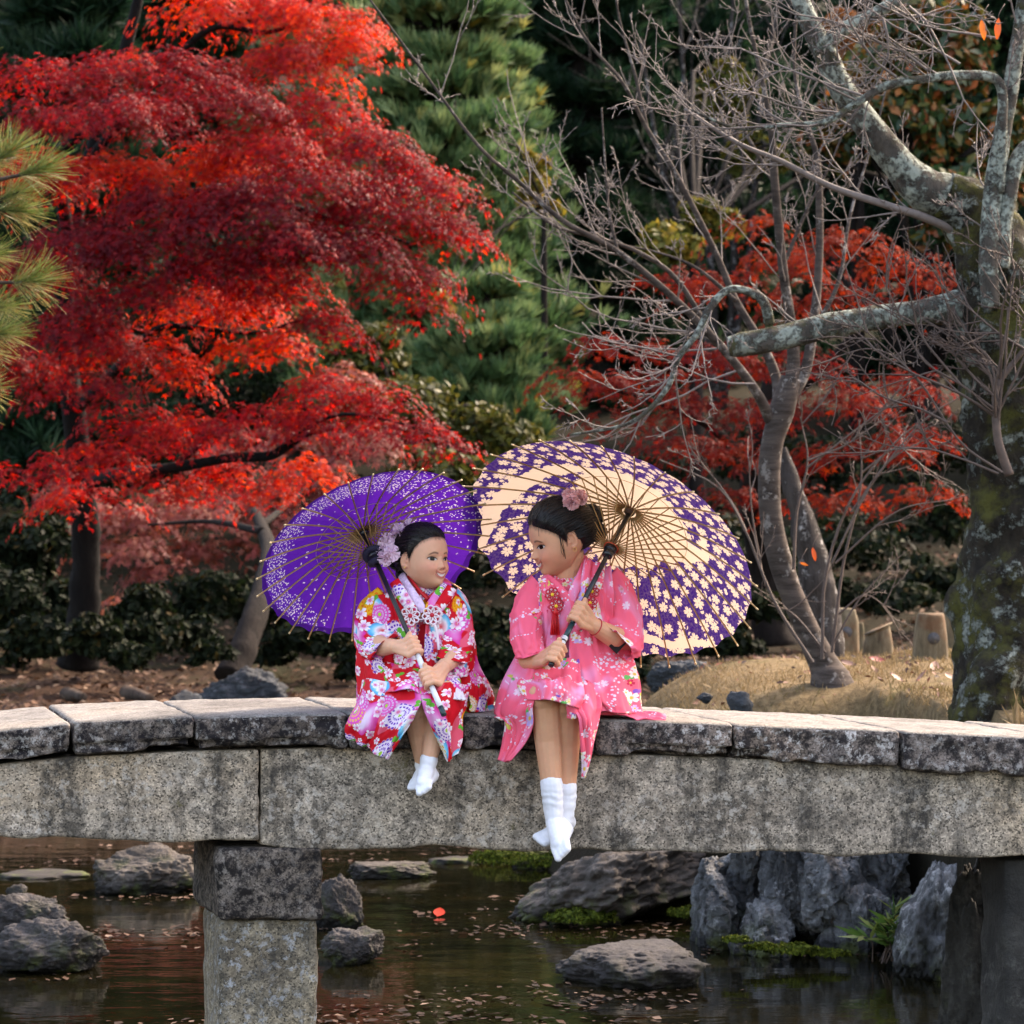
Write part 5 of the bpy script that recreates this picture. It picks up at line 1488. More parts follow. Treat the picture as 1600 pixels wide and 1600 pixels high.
# ------------------------------------------------------------------ body pieces
def capsule(a, b, ra, rb, ns=14):
    a, b = np.asarray(a, float), np.asarray(b, float)
    d = b - a
    L = np.linalg.norm(d) + 1e-9
    d /= L
    ts, rsd = [], []
    for k in np.linspace(-pi / 2, 0, 5)[:-1]:
        ts.append(sin(k) * ra); rsd.append(max(cos(k) * ra, 1e-4))
    for f in np.linspace(0, 1, 4):
        ts.append(f * L); rsd.append(ra + (rb - ra) * f)
    for k in np.linspace(0, pi / 2, 5)[1:]:
        ts.append(L + sin(k) * rb); rsd.append(max(cos(k) * rb, 1e-4))
    C = a + np.array(ts)[:, None] * d
    ref = np.array([0, 0, 1.0]) if abs(d[2]) < 0.9 else np.array([1.0, 0, 0])
    n = np.cross(d, ref); n /= np.linalg.norm(n); m = np.cross(d, n)
    an = np.arange(ns) * 2 * pi / ns
    V = C[:, None] + (np.cos(an)[None, :, None] * n + np.sin(an)[None, :, None] * m) * np.array(rsd)[:, None, None]
    k = len(C)
    V = np.vstack([V.reshape(-1, 3), C[0], C[-1]])
    j = np.arange(ns)
    F = [ring_faces(k, ns)[:, ::-1], np.concatenate([np.stack([np.full(ns, k * ns), j, (j + 1) % ns], 1), np.stack([np.full(ns, k * ns + 1), (k - 1) * ns + (j + 1) % ns, (k - 1) * ns + j], 1)])]
    return V, F

def chain(mb, pts, rad):
    for i in range(len(pts) - 1):
        mb.add(*capsule(pts[i], pts[i + 1], rad[i], rad[i + 1]))

def ellipsoid(c, axes, sub=None):
    """axes: 3x3 rows = half axes"""
    V, F = sub or ICO3
    return np.asarray(c) + V @ np.asarray(axes), F

def remeshed(mb, voxel, smooth=2):
    """join all the pieces into one continuous skin"""
    V, F = mb.arrays()
    me = mesh_data('tmp', V, F)
    o = bpy.data.objects.new('tmp', me)
    COL.objects.link(o)
    m = o.modifiers.new('r', 'REMESH')
    m.mode = 'VOXEL'
    m.voxel_size = voxel
    m.adaptivity = 0
    if smooth:
        s = o.modifiers.new('s', 'SMOOTH')
        s.iterations = smooth
        s.factor = 0.5
    dg = bpy.context.evaluated_depsgraph_get()
    dg.update()
    ev = o.evaluated_get(dg)
    m2 = bpy.data.meshes.new_from_object(ev)
    n = len(m2.vertices)
    co = np.empty(n * 3, np.float32); m2.vertices.foreach_get('co', co)
    bpy.data.objects.remove(o)
    bpy.data.meshes.remove(me)
    for p in m2.polygons: pass
    m2.polygons.foreach_set('use_smooth', np.ones(len(m2.polygons), bool))
    return m2, co.reshape(-1, 3)

# ---- head in its own frame: x to the side, y towards the face, z up, metres for an adult-like 0.2 m head
Z_ = np.array([.1001, .096, .08, .06, .04, .02, 0, -.02, -.04, -.06, -.075, -.087, -.096, -.1001])[::-1]
X_ = np.array([0, .022, .048, .061, .067, .070, .0705, .0697, .0655, .0545, .0405, .0265, .013, 0])[::-1]
YF_ = np.array([0, .022, .053, .0715, .080, .082, .0785, .0795, .0805, .0785, .078, .073, .058, .030])[::-1]
YB_ = np.array([0, .024, .058, .080, .091, .095, .092, .080, .058, .030, .010, -.008, -.02, -.03])[::-1]
FP = dict(nose=1.0, cheek=1.0)
EZ = 0.0100                 # a child's eyes sit below the middle of the head
def smile_z(x):
    return -0.0585 + 0.0095 * np.minimum((np.abs(x) / 0.021) ** 2, 1.6)
def face_bumps(x, y, z):
    ax = np.abs(x)
    g = lambda u: np.exp(-u * u)
    fr = sstep(0.02, 0.05, y)
    k = FP['nose']
    ze = z + EZ
    d = 0.0042 * k * g(x / 0.0075) * sstep(0.004, -0.008, z) * sstep(-0.032, -0.014, z)
    d = d + 0.0165 * k * g(x / 0.0100) * np.where(z > -0.031, g((z + 0.031) / 0.0115), g((z + 0.031) / 0.0062))
    d = d + 0.0062 * g((ax - 0.0100) / 0.006) * g((z + 0.0345) / 0.0058)
    d = d - 0.0062 * g((ax - 0.030) / 0.0145) * g((ze - 0.003) / 0.0105)
    d = d + 0.0020 * g((ax - 0.026) / 0.018) * g((ze - 0.020) / 0.008)
    sz = smile_z(x)
    w = g((ax / 0.024) ** 2)
    d = d + 0.0056 * w * g((z - sz - 0.0060) / 0.0038) + 0.0052 * w * g((z - sz + 0.0062) / 0.0046)
    d = d - 0.0030 * w * g((z - sz) / 0.0026)
    d = d + 0.0066 * FP['cheek'] * g((ax - 0.037) / 0.019) * g((z + 0.038) / 0.018)
    # laugh line from the nose wing to beside the mouth
    tq = np.clip((-0.034 - z) / 0.020, 0, 1)
    d = d - 0.0016 * g((ax - (0.0145 + 0.014 * tq)) / 0.0030) * sstep(-0.030, -0.036, z) * sstep(-0.060, -0.050, z)
    d = d - 0.0012 * g((ze - 0.0108 + 0.004 * ((ax - 0.030) / 0.014) ** 2) / 0.0016) * g(((ax - 0.030) / 0.015) ** 2)
    d = d - 0.0008 * g((ze + 0.0075 - 0.003 * ((ax - 0.030) / 0.014) ** 2) / 0.002) * g(((ax - 0.030) / 0.013) ** 2)
    d = d + 0.0045 * g(x / 0.017) * g((z + 0.082) / 0.010)
    return d * fr

def head_grid(na=120, nz=84):
    lat = np.linspace(0.0005, pi - 0.0005, nz)
    z = 0.1 * np.cos(lat)
    az = np.arange(na) * 2 * pi / na
    Xh, Yf, Yb = np.interp(z, Z_, X_), np.interp(z, Z_, YF_), np.interp(z, Z_, YB_)
    # smooth the interpolated profiles
    k = np.ones(5) / 5
    for q in (Xh, Yf, Yb):
        q[2:-2] = np.convolve(q, k, 'valid')
    ca, sa = np.cos(az), np.sin(az)
    cc = np.sign(ca) * np.abs(ca) ** 0.9
    ss = np.sign(sa) * np.abs(sa) ** 0.9
    x = Xh[:, None] * ss[None]
    y = np.where(ca[None] > 0, Yf[:, None], Yb[:, None]) * cc[None]
    zz = np.broadcast_to(z[:, None], x.shape)
    y = y + face_bumps(x, y, zz)
    V = np.stack([x, y, zz], -1).reshape(-1, 3)
    F = ring_faces(nz, na)
    return V, F, az

def hairline(az, prof):
    """height of the hair edge at angle az from the front (0..pi)"""
    a = np.degrees(np.abs((az + pi) % (2 * pi) - pi))
    return np.interp(a, prof[0], prof[1])
HL = (np.array([0, 25, 50, 66, 78, 84, 92, 112, 122, 140, 180.]), np.array([.062, .060, .048, .030, .004, -.012, .016, .012, -.028, -.050, -.058]))

def frame_from(face, up=(0, 0, 1), roll=0.0):
    f = np.asarray(face, float); f /= np.linalg.norm(f)
    x = np.cross(f, up); x /= np.linalg.norm(x)
    z = np.cross(x, f)
    x2 = x * cos(roll) + z * sin(roll); z2 = -x * sin(roll) + z * cos(roll)
    return np.stack([x2, f, z2], 1)         # columns

def ear(side):
    mb = MB()
    an = np.radians(np.linspace(-115, 195, 26))
    C = np.stack([0 * an, -0.0115 * np.cos(an + pi) * 1.0 * -1, 0.0185 * np.sin(an)], 1)
    C[:, 1] = -0.0115 * np.cos(np.pi - an)
    C = np.stack([np.full(len(an), 0.0), 0.0115 * -np.cos(an), 0.0190 * np.sin(an)], 1)
    mb.add(*tube(C, 0.0038, 8)[:2])
    mb.add(*ellipsoid((-0.002, 0.0, 0.0), np.diag([0.0032, 0.011, 0.018])))
    mb.add(*ellipsoid((0.001, 0.003, -0.019), np.diag([0.004, 0.006, 0.0065])))
    mb.add(*ellipsoid((0.001, 0.0085, -0.003), np.diag([0.004, 0.0035, 0.005])))
    V, F = mb.arrays()
    a = radians(24) * side
    R = np.array([[cos(a), -sin(a) * 1, 0], [sin(a), cos(a), 0], [0, 0, 1]])
    V = V * np.array([side, 1, 1])
    tilt = radians(-8)
    Rt = np.array([[1, 0, 0], [0, cos(tilt), -sin(tilt)], [0, sin(tilt), cos(tilt)]])
    V = V @ Rt.T @ R.T + np.array([side * 0.0715, -0.010, -0.010])
    if side < 0:
        F = [f[:, ::-1] for f in F]
    return V, F

def grip(mb, G, ax, W, rf, rs_=0.008, n=None, spread=2.4, thumb=1, wrap=1.0):
    """a hand closed round a rod: four fingers over the near side, thumb along it; W is the wrist"""
    G, ax, W = np.asarray(G, float), np.asarray(ax, float), np.asarray(W, float)
    ax = ax / np.linalg.norm(ax)
    u = W - G; u -= ax * np.dot(u, ax); u /= np.linalg.norm(u)
    nn = np.cross(ax, u)
    if nn[1] > 0: nn = -nn                     # towards the camera
    k = rs_ + rf * 0.95
    palm0 = G + u * (k + rf * 1.6) + nn * k * 0.55
    # palm: a rounded slab from wrist to knuckles
    for i, s in enumerate((-1.5, -0.5, 0.5, 1.5)):
        off = ax * s * spread * rf
        kn = G + off + u * (k + rf * 0.9) + nn * (k * 0.85)
        mb.add(*capsule(W + off * 0.42 + nn * rf * 0.2, kn, rf * 1.45, rf * 1.22))
        ln = [0.92, 1.05, 1.0, 0.8][i if thumb > 0 else 3 - i]
        p1 = G + off * 1.02 + nn * (k * 1.12) - u * rf * 0.35 * ln
        p2 = G + off * 0.98 - u * (k * 1.10) + nn * rf * 0.2
        p3 = G + off * 0.92 - u * (k * 0.45) - nn * k * 0.98
        p4 = G + off * 0.9 + u * (k * 0.35 * ln) - nn * k * 0.95
        chain(mb, [kn, p1, p2, p3, p4], [rf * 1.16, rf * 1.06, rf * 1.0, rf * 0.94, rf * 0.8])
    mb.add(*capsule(W, palm0, rf * 2.3, rf * 1.9))
    for s in (-1.0, 0.0, 1.0):
        off = ax * s * spread * rf
        mb.add(*capsule(W + off * 0.5, G + off + u * (k + rf * 1.2) + nn * k * 0.5, rf * 1.6, rf * 1.5))
    ta = ax * thumb
    chain(mb, [W - u * 0.004 + ta * rf * 1.6, G + u * k * 1.7 + ta * rf * 4.0 - nn * 0.002, G + u * rf * 0.7 + ta * rf * 5.3 + nn * k * 0.3, G - u * rf * 0.9 + ta * rf * 5.6 + nn * k * 0.95], [rf * 1.7, rf * 1.45, rf * 1.15, rf * 0.95])

# ------------------------------------------------------------------ cloth pieces
def thick(V, nu, nv, G, th):
    """give an (nv,nu) sheet a thickness; returns V, F"""
    du = np.gradient(G, axis=1); dv = np.gradient(G, axis=0)
    N = np.cross(du, dv); N /= np.linalg.norm(N, axis=2)[..., None] + 1e-9
    A = (G + N * th / 2).reshape(-1, 3); B = (G - N * th / 2).reshape(-1, 3)
    f = ring_faces(nv, nu, False)
    k = nu * nv
    idx = np.arange(k).reshape(nv, nu)
    loop = np.concatenate([idx[0, :-1], idx[:-1, -1], idx[-1, ::-1][:-1], idx[::-1, 0][:-1]])
    nx = np.roll(loop, -1)
    rim = np.stack([loop, loop + k, nx + k, nx], 1)
    return np.vstack([A, B]), np.concatenate([f, f[:, ::-1] + k, rim])

def sheet(name, rows, mat, parent, nu=44, nv=44, fold=0.006, fs=(5, 1.2), seed=0, th=0.003, toward=True, uvoff=(0, 0), lining=None):
    """cloth through rows of control points (px, py, d)"""
    G = np.array([[P(*p) for p in r] for r in rows])
    G = np.stack([catmull(r, nu) for r in G])
    G = np.stack([catmull(G[:, j], nv) for j in range(nu)], 1)
    uv = grid_uv(G) + np.array(uvoff)
    du = np.gradient(G, axis=1); dv = np.gradient(G, axis=0)
    N = np.cross(du, dv); N /= np.linalg.norm(N, axis=2)[..., None] + 1e-9
    U, W = np.meshgrid(np.linspace(0, 1, nu), np.linspace(0, 1, nv))
    nz = fbm(np.stack([U * fs[0] + 0.35 * W, W * fs[1], 0 * U + seed], -1), 3, seed)
    rg = 1 - np.abs(fbm(np.stack([U * fs[0] * 0.8 + 0.6 * W + 5, W * fs[1] * 0.8, 0 * U + seed], -1), 2, seed + 3)) * 2.2
    nz = 0.8 * nz + 0.9 * np.clip(rg, -0.2, 1) ** 2
    G = G + N * (2.0 * fold * nz)[..., None]
    V, F = thick(None, nu, nv, G, th)
    k = nu * nv
    fm = None
    mats = [mat]
    if lining:
        mats = [mat, lining]
        nf = (nu - 1) * (nv - 1)
        front_is_a = N[nv // 2, nu // 2][1] < 0
        fm = np.concatenate([np.full(nf, 0 if front_is_a else 1), np.full(nf, 1 if front_is_a else 0), np.full(len(F) - 2 * nf, 1)])
    return obj(name, mesh_data(name, V, F, uv=np.vstack([uv, uv]), mats=mats, fmat=fm), parent)

def loft(name, rings, mat, parent, ns=64, nv=60, fold=0.006, fs=(7, 1.5), seed=0, sq=0.8, uvoff=(0, 0), capends=False, th=0.0):
    """cloth tube; ring = (centre, U, V) with centre (px,py,d) and half axes given as (dpx, dpy, dd)"""
    C, A, B = [], [], []
    for c, u, v in rings:
        c0 = P(*c)
        C.append(c0)
        A.append(P(c[0] + u[0], c[1] + u[1], c[2]) - c0 + np.array([0, u[2], 0]))
        B.append(P(c[0] + v[0], c[1] + v[1], c[2]) - c0 + np.array([0, v[2], 0]))
    C, A, B = catmull(C, nv), catmull(A, nv), catmull(B, nv)
    an = np.arange(ns + 1) * 2 * pi / ns
    ca = np.sign(np.cos(an)) * np.abs(np.cos(an)) ** sq; sa = np.sign(np.sin(an)) * np.abs(np.sin(an)) ** sq
    G = C[:, None] + ca[None, :, None] * A[:, None] + sa[None, :, None] * B[:, None]
    uv = grid_uv(G) + np.array(uvoff)
    W, U = np.meshgrid(np.linspace(0, 1, nv), an, indexing='ij')
    nz = fbm(np.stack([np.cos(U) * fs[0] * 0.4 + W, np.sin(U) * fs[0] * 0.4, W * fs[1] + seed], -1), 3, seed)
    rg = 1 - np.abs(fbm(np.stack([np.cos(U) * fs[0] * 0.3 + 2 * W, np.sin(U) * fs[0] * 0.3 + 4, W * fs[1] * 1.2 + seed], -1), 2, seed + 3)) * 2.2
    nz = 0.8 * nz + 0.9 * np.clip(rg, -0.2, 1) ** 2
    out = (G - C[:, None]); out /= np.linalg.norm(out, axis=2)[..., None] + 1e-9
    G = G + out * (1.5 * fold * nz)[..., None]
    ns1 = ns + 1
    V = G.reshape(-1, 3)
    F = ring_faces(nv, ns1, False)
    if th:
        V2 = (G - out * th).reshape(-1, 3)
        k = len(V)
        rim = np.concatenate([np.stack([j + (nv - 1) * ns1, j + 1 + (nv - 1) * ns1, j + 1 + (nv - 1) * ns1 + k, j + (nv - 1) * ns1 + k]) for j in np.arange(ns)]).reshape(-1, 4) if ns else None
        V = np.vstack([V, V2]); F = np.concatenate([F, F[:, ::-1] + k, rim]); uv = np.vstack([uv, uv])
    return mk(name, V, F, mat, parent, uv=uv)

def strip(name, pts, width, mat, parent, n=40, th=0.004, facing=(0, -1, 0.2), uvoff=(0, 0), taper=None):
    """a flat band along a path (collar, cord)"""
    C = catmull(PS(pts), n)
    T = np.gradient(C, axis=0); T /= np.linalg.norm(T, axis=1)[:, None]
    f = np.asarray(facing, float)
    f = catmull(f, n) if f.ndim == 2 else np.broadcast_to(f, (n, 3))
    S = np.cross(T, f); S /= np.linalg.norm(S, axis=1)[:, None] + 1e-9
    w = np.asarray(width, float)
    w = np.interp(np.linspace(0, 1, n), np.linspace(0, 1, len(w)), w) if w.ndim else np.full(n, float(w))
    q = np.linspace(-1, 1, 9)
    G = C[:, None] + S[:, None] * (q[None] * w[:, None] / 2)[..., None] + f[:, None] * (0.004 * (1 - q ** 2))[None, :, None]
    V, F = thick(None, 9, n, G, th)
    uv = grid_uv(G) + np.array(uvoff)
    return mk(name, V, F, mat, parent, uv=np.vstack([uv, uv]))

def sakura_ornament(name, px, py, d, r, m1, m2, mc, parent):
    """knotted cord flower: open loops as petals"""
    c = P(px, py, d)
    mb = MB()
    for k in range(8):
        a0 = k * 2 * pi / 8 + 0.2
        s = np.linspace(0, 2 * pi, 16)
        rr = r * (0.56 + 0.44 * np.cos(s)); tt = 0.32 * np.sin(s) * r
        x = rr * cos(a0) - tt * sin(a0); z = rr * sin(a0) + tt * cos(a0)
        C = c + np.stack([x, np.full(16, -0.003) - 0.002 * np.cos(s), z], 1)
        V, F, u = tube(C, r * 0.085, 5, False); mb.add(V, F)
    o = mb.build(name, m1, parent)
    V, F = ellipsoid(c + np.array([0, -0.004, 0]), np.diag([r * 0.24, 0.003, r * 0.24]))
    mk('flower_center', V, F, mc, o)
    V, F = ellipsoid(c + np.array([0, 0.0015, 0]), np.diag([r * 0.8, 0.0015, r * 0.8]))
    mk('flower_back', V, F, m2, o)
    return o

# ------------------------------------------------------------------ a girl
def make_person(label, head_c, face, scale, roll, skin, body_parts, voxel=0.0022, hl=HL):
    """body = limbs + head in one continuous skin; returns the person and the head frame"""
    t = thing('person', label, 'person')
    M = frame_from(face, roll=roll)
    hc = P(*head_c)
    to_w = lambda V: hc + (np.asarray(V) * scale) @ M.T
    V, F, az = head_grid()
    mb = MB()
    mb.add(to_w(V), [F])
    n = len(V)
    # close the poles
    cap = np.arange(120)
    mb.add(to_w(V[:120]), [np.stack([np.full(118, 0), cap[1:-1], cap[2:]], 1)[:, ::-1]])
    mb.add(to_w(V[-120:]), [np.stack([np.full(118, 0), cap[1:-1], cap[2:]], 1)])
    for s in (-1, 1):
        e, f = ear(s)
        mb.add(to_w(e), f)
    body_parts(mb, to_w)
    me, co = remeshed(mb, voxel, 1)
    L = (co - hc) @ M / scale
    x, y, z = L.T
    ax = np.abs(x)
    col = np.tile(np.array(skin), (len(co), 1))
    g = lambda u: np.exp(-u * u)
    isf = (np.abs(z) < 0.11) & (np.linalg.norm(L, axis=1) < 0.14) & (y > 0.03)
    def blend(mask, c):
        col[:] = col * (1 - mask[:, None]) + np.array(c) * mask[:, None]
    blend(isf * 0.50 * g((ax - 0.040) / 0.022) * g((z + 0.034) / 0.020), (0.70, 0.22, 0.15))
    blend(isf * 0.25 * g(x / 0.014) * g((z + 0.030) / 0.012), (0.62, 0.24, 0.17))
    sz = smile_z(x)
    lipm = np.maximum(g(((z - sz - 0.0056) / 0.0040) ** 2), g(((z - sz + 0.0062) / 0.0046) ** 2)) * (ax < 0.0235)
    blend(isf * 0.85 * lipm, (0.52, 0.13, 0.11))
    blend(isf * 0.9 * g((z - sz) / 0.0020) * (ax < 0.0225), (0.10, 0.025, 0.02))
    ze = z + EZ
    bz = 0.0195 - EZ + 0.004 * g((ax - 0.026) / 0.012) - 0.0035 * sstep(0.03, 0.045, ax)
    blend(isf * 0.80 * g(((z - bz) / 0.0030) ** 2) * sstep(0.010, 0.015, ax) * sstep(0.046, 0.038, ax), (0.030, 0.018, 0.013))
    blend(isf * 0.30 * g((ax - 0.030) / 0.016) * g((ze - 0.004) / 0.009), (0.30, 0.13, 0.09))
    blend(isf * 0.45 * g((ze - 0.0108 + 0.004 * ((ax - 0.030) / 0.014) ** 2) / 0.0014) * g(((ax - 0.030) / 0.015) ** 2), (0.22, 0.08, 0.05))  # eyelid crease shading painted into the skin
    blend(isf * 0.85 * g((ax - 0.0058) / 0.0030) * g((z + 0.0380) / 0.0022), (0.10, 0.025, 0.02))  # nostril shade painted dark
    tq = np.clip((-0.034 - z) / 0.020, 0, 1)
    blend(isf * 0.30 * g((ax - (0.0145 + 0.014 * tq)) / 0.0026) * sstep(-0.030, -0.036, z) * sstep(-0.060, -0.050, z), (0.42, 0.15, 0.09))  # shading of the laugh line painted into the skin
    ears = (ax > 0.066) & (y < 0.012) & (y > -0.035) & (np.abs(z + 0.01) < 0.03)
    blend(ears * 0.25, (0.62, 0.20, 0.13))
    # soft hairline: fine roots and soft shadow painted into skin at the hair edge
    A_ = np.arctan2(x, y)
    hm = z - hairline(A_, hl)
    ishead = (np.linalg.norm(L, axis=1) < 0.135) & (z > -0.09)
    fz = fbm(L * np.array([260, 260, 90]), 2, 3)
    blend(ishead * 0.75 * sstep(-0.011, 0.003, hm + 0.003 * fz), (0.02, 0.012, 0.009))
    mott = fbm(co * 22, 3, 8)
    blend(np.clip(0.12 * mott, 0, 0.2), (0.66, 0.24, 0.15))
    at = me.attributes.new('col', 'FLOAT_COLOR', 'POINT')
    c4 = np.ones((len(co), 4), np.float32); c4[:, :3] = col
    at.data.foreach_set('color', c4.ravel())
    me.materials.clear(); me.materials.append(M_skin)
    me.name = 'body'
    body = obj('body', me, t)
    from mathutils.bvhtree import BVHTree
    bv = BVHTree.FromPolygons([Vector(v) for v in co], [p.vertices[:] for p in me.polygons])
    def on_face(x, z, out):
        o = to_w(np.array([x, 0.14, z])); dr = -M[:, 1]
        h = bv.ray_cast(Vector(o), Vector(dr), 0.3)
        q = np.array(h[0]) if h[0] is not None else to_w(np.array([x, 0.08, z]))
        return q - dr * out * scale
    for s in (-1, 1):                                   # eyes
        nu, nv = 26, 14
        u = np.linspace(-1, 1, nu); v = np.linspace(-1, 1, nv)
        cx, cz, hw = s * 0.0295, 0.0030 - EZ, 0.0152
        G = np.zeros((nv, nu, 3)); C = np.zeros((nv, nu, 3))
        gx = 0.003 * (1 if s > 0 else 1)
        for i in range(nu):
            up = 0.0062 * (1 - abs(u[i]) ** 2.2) ** 0.8 + 1e-4; dn = -0.0046 * (1 - abs(u[i]) ** 2.0) + -1e-4
            base = 0.0016 * (u[i] * s)
            for j in range(nv):
                lz = dn + (up - dn) * (v[j] + 1) / 2
                G[j, i] = on_face(cx + u[i] * hw, cz + base + lz, 0.0004 + 0.0020 * (1 - u[i] ** 2) * (1 - v[j] ** 2))
                rr = np.hypot(u[i] * hw - 0.0012 * s * 0, lz - 0.0008)
                C[j, i] = (0.55, 0.51, 0.48) if rr > 0.0074 else ((0.014, 0.006, 0.004) if rr > 0.0035 else (0.003, 0.002, 0.002))
                if abs(u[i]) > 0.9: C[j, i] = (0.45, 0.22, 0.18)
        mk('eye', G.reshape(-1, 3), ring_faces(nv, nu, False), M_eye, t, attrs={'col': C.reshape(-1, 3)})
        pts = [on_face(cx + q * hw * 1.06, cz + 0.0016 * q * s + 0.0062 * (1 - min(1, abs(q)) ** 2.2) ** 0.8 + 0.0003, 0.0016) for q in np.linspace(-1, 1.06 if s > 0 else 1, 12)]
        V, F, uu = tube(np.array(pts), np.array([.0006, .0010, .0013, .0014, .0015, .0015, .0015, .0015, .0015, .0014, .0012, .0008]) * scale, 5)
        mk('eyelashes', V, F, M_hair, t)
    # teeth
    nu, nv = 18, 5
    G = np.zeros((nv, nu, 3))
    for i, q in enumerate(np.linspace(-1, 1, nu)):
        xx = q * 0.0185
        h = 0.0040 * (1 - q * q) ** 0.6 + 1e-4
        for j, v in enumerate(np.linspace(-1, 1, nv)):
            G[j, i] = on_face(xx, float(smile_z(np.array(xx))) + v * h + 0.0008, 0.0012)
    mk('teeth', G.reshape(-1, 3), ring_faces(nv, nu, False), M_teeth, t)
    return t, to_w, M, hc

def make_hair(t, to_w, scale, bun_dir, rs, vol=0.013, nst=330, bun=None, back=0.0, HL=HL):
    V, F, az = head_grid()
    A = np.arctan2(V[:, 0], V[:, 1])
    m = V[:, 2] - hairline(A, HL)
    side = np.clip(-V[:, 1] / 0.09, 0, 1)
    thk = vol * (0.45 + 0.55 * sstep(0, 0.05, m) + back * side) * sstep(-0.001, 0.022, m) - 0.006 * sstep(0.002, -0.003, m)
    r = np.linalg.norm(V, axis=1)
    W = V * ((r + thk) / r)[:, None]
    hp = mk('hair', to_w(W), [F], M_hair, t)
    from mathutils.bvhtree import BVHTree
    bv = BVHTree.FromPolygons([Vector(v) for v in W], [tuple(f) for f in F])
    bd = np.asarray(bun_dir, float); bd /= np.linalg.norm(bd)
    mb = MB()
    for k in range(nst):
        a = rs.uniform(-pi, pi)
        z0 = float(hairline(np.array(a), HL)) + rs.uniform(-0.005, 0.012)
        if rs.rand() < 0.45:
            z0 = rs.uniform(z0, 0.09)
        xr = np.interp(z0, Z_, X_); yr = np.interp(z0, Z_, YF_ if cos(a) > 0 else YB_)
        p0 = np.array([xr * sin(a), yr * cos(a), z0]); d0 = p0 / np.linalg.norm(p0)
        om = math.acos(np.clip(np.dot(d0, bd), -0.999, 0.999))
        pts = []
        amp = rs.normal() * 0.05
        sidev = np.cross(d0, bd); sidev /= np.linalg.norm(sidev) + 1e-9
        lift = rs.uniform(-0.0005, 0.0030)
        for s in np.linspace(0, 1, 12):
            d = (sin((1 - s) * om) * d0 + sin(s * om) * bd) / sin(om) + sidev * amp * sin(pi * s)
            d /= np.linalg.norm(d)
            h = bv.ray_cast(Vector((0, 0, 0)), Vector(d), 0.3)
            q = np.array(h[0]) if h[0] is not None else d * 0.09
            pts.append(q + d * (lift * sin(pi * s) ** 0.5))
        Vt, Ft, u = tube(to_w(np.array(pts)), np.array([.0004, .0010, .0016] + [.0020] * 7 + [.0020, .0016]) * scale * rs.uniform(0.6, 1.3), 5)
        mb.add(Vt, Ft)
    for k in range(90):
        d0 = rs.normal(size=3); d0[2] = abs(d0[2]) + 0.1; d0[1] -= 0.3; d0 /= np.linalg.norm(d0)
        h = bv.ray_cast(Vector((0, 0, 0)), Vector(d0), 0.3)
        if h[0] is None or hairline(np.array(atan2(d0[0], d0[1])), HL) > h[0][2]: continue
        q = np.array(h[0]); tg = np.cross(d0, rs.normal(size=3)); tg /= np.linalg.norm(tg)
        l = rs.uniform(0.015, 0.04)
        C = catmull([q, q + tg * l * .5 + d0 * .004, q + tg * l + d0 * rs.uniform(.004, .010)], 7)
        Vt, Ft, u = tube(to_w(C), 0.0005, 4); mb.add(Vt, Ft)
    o = mb.build('hair_strands', M_hair, hp)
    o['kind'] = 'stuff'
    if bun:
        mb = MB()
        for (c, R, n, tr) in bun:
            c = np.asarray(c)
            mb.add(*ellipsoid(to_w(c), np.eye(3) * R * 0.72 * scale))
            for k in range(n):
                ax = rs.normal(size=3); ax /= np.linalg.norm(ax)
                e1 = np.cross(ax, rs.normal(size=3)); e1 /= np.linalg.norm(e1); e2 = np.cross(ax, e1)
                s = np.linspace(0, rs.uniform(2.5, 5.5), 18)
                rr = R * rs.uniform(0.75, 1.02)
                C = c + (rr * np.cos(s))[:, None] * e1 + (rr * np.sin(s))[:, None] * e2 + ax * (rs.uniform(-.4, .4) * R) + np.outer(np.sin(s * 3), ax) * 0.002
                Vt, Ft, u = tube(to_w(C), np.array([0.4] + [1.0] * 16 + [0.4]) * tr * scale * rs.uniform(0.6, 1.2), 6)
                mb.add(Vt, Ft)
        o = mb.build('bun', M_hair, hp)
        o['kind'] = 'stuff'
    return hp

def ruffle(name, px, py, d, R, n, mat, parent, rs, seg=9, flat=1.0, size=0.6):
    """a blossom of many crumpled petals"""
    c = P(px, py, d)
    mb = MB()
    v = rs.normal(size=(n, 3)); v /= np.linalg.norm(v, axis=1)[:, None]
    for k in range(n):
        ax = v[k]
        e1 = np.cross(ax, rs.normal(size=3)); e1 /= np.linalg.norm(e1); e2 = np.cross(ax, e1)
        q = np.linspace(-1, 1, seg); w = np.linspace(0, 1, 5)
        Q, W = np.meshgrid(q, w)
        L = R * rs.uniform(0.75, 1.1); Wd = R * size * rs.uniform(0.7, 1.2)
        wav = 0.16 * R * np.sin(Q * rs.uniform(5, 9) + rs.uniform(0, 6)) * W
        G = c + (ax * 1.0) * (L * W * (1 - 0.12 * Q ** 2))[..., None] + e1 * (Q * Wd * (0.15 + 0.85 * W))[..., None] + e2 * (wav + 0.25 * R * W ** 2)[..., None]
        mb.add(G.reshape(-1, 3) * 1.0, ring_faces(5, seg, False))
    return mb.build(name, mat, parent)
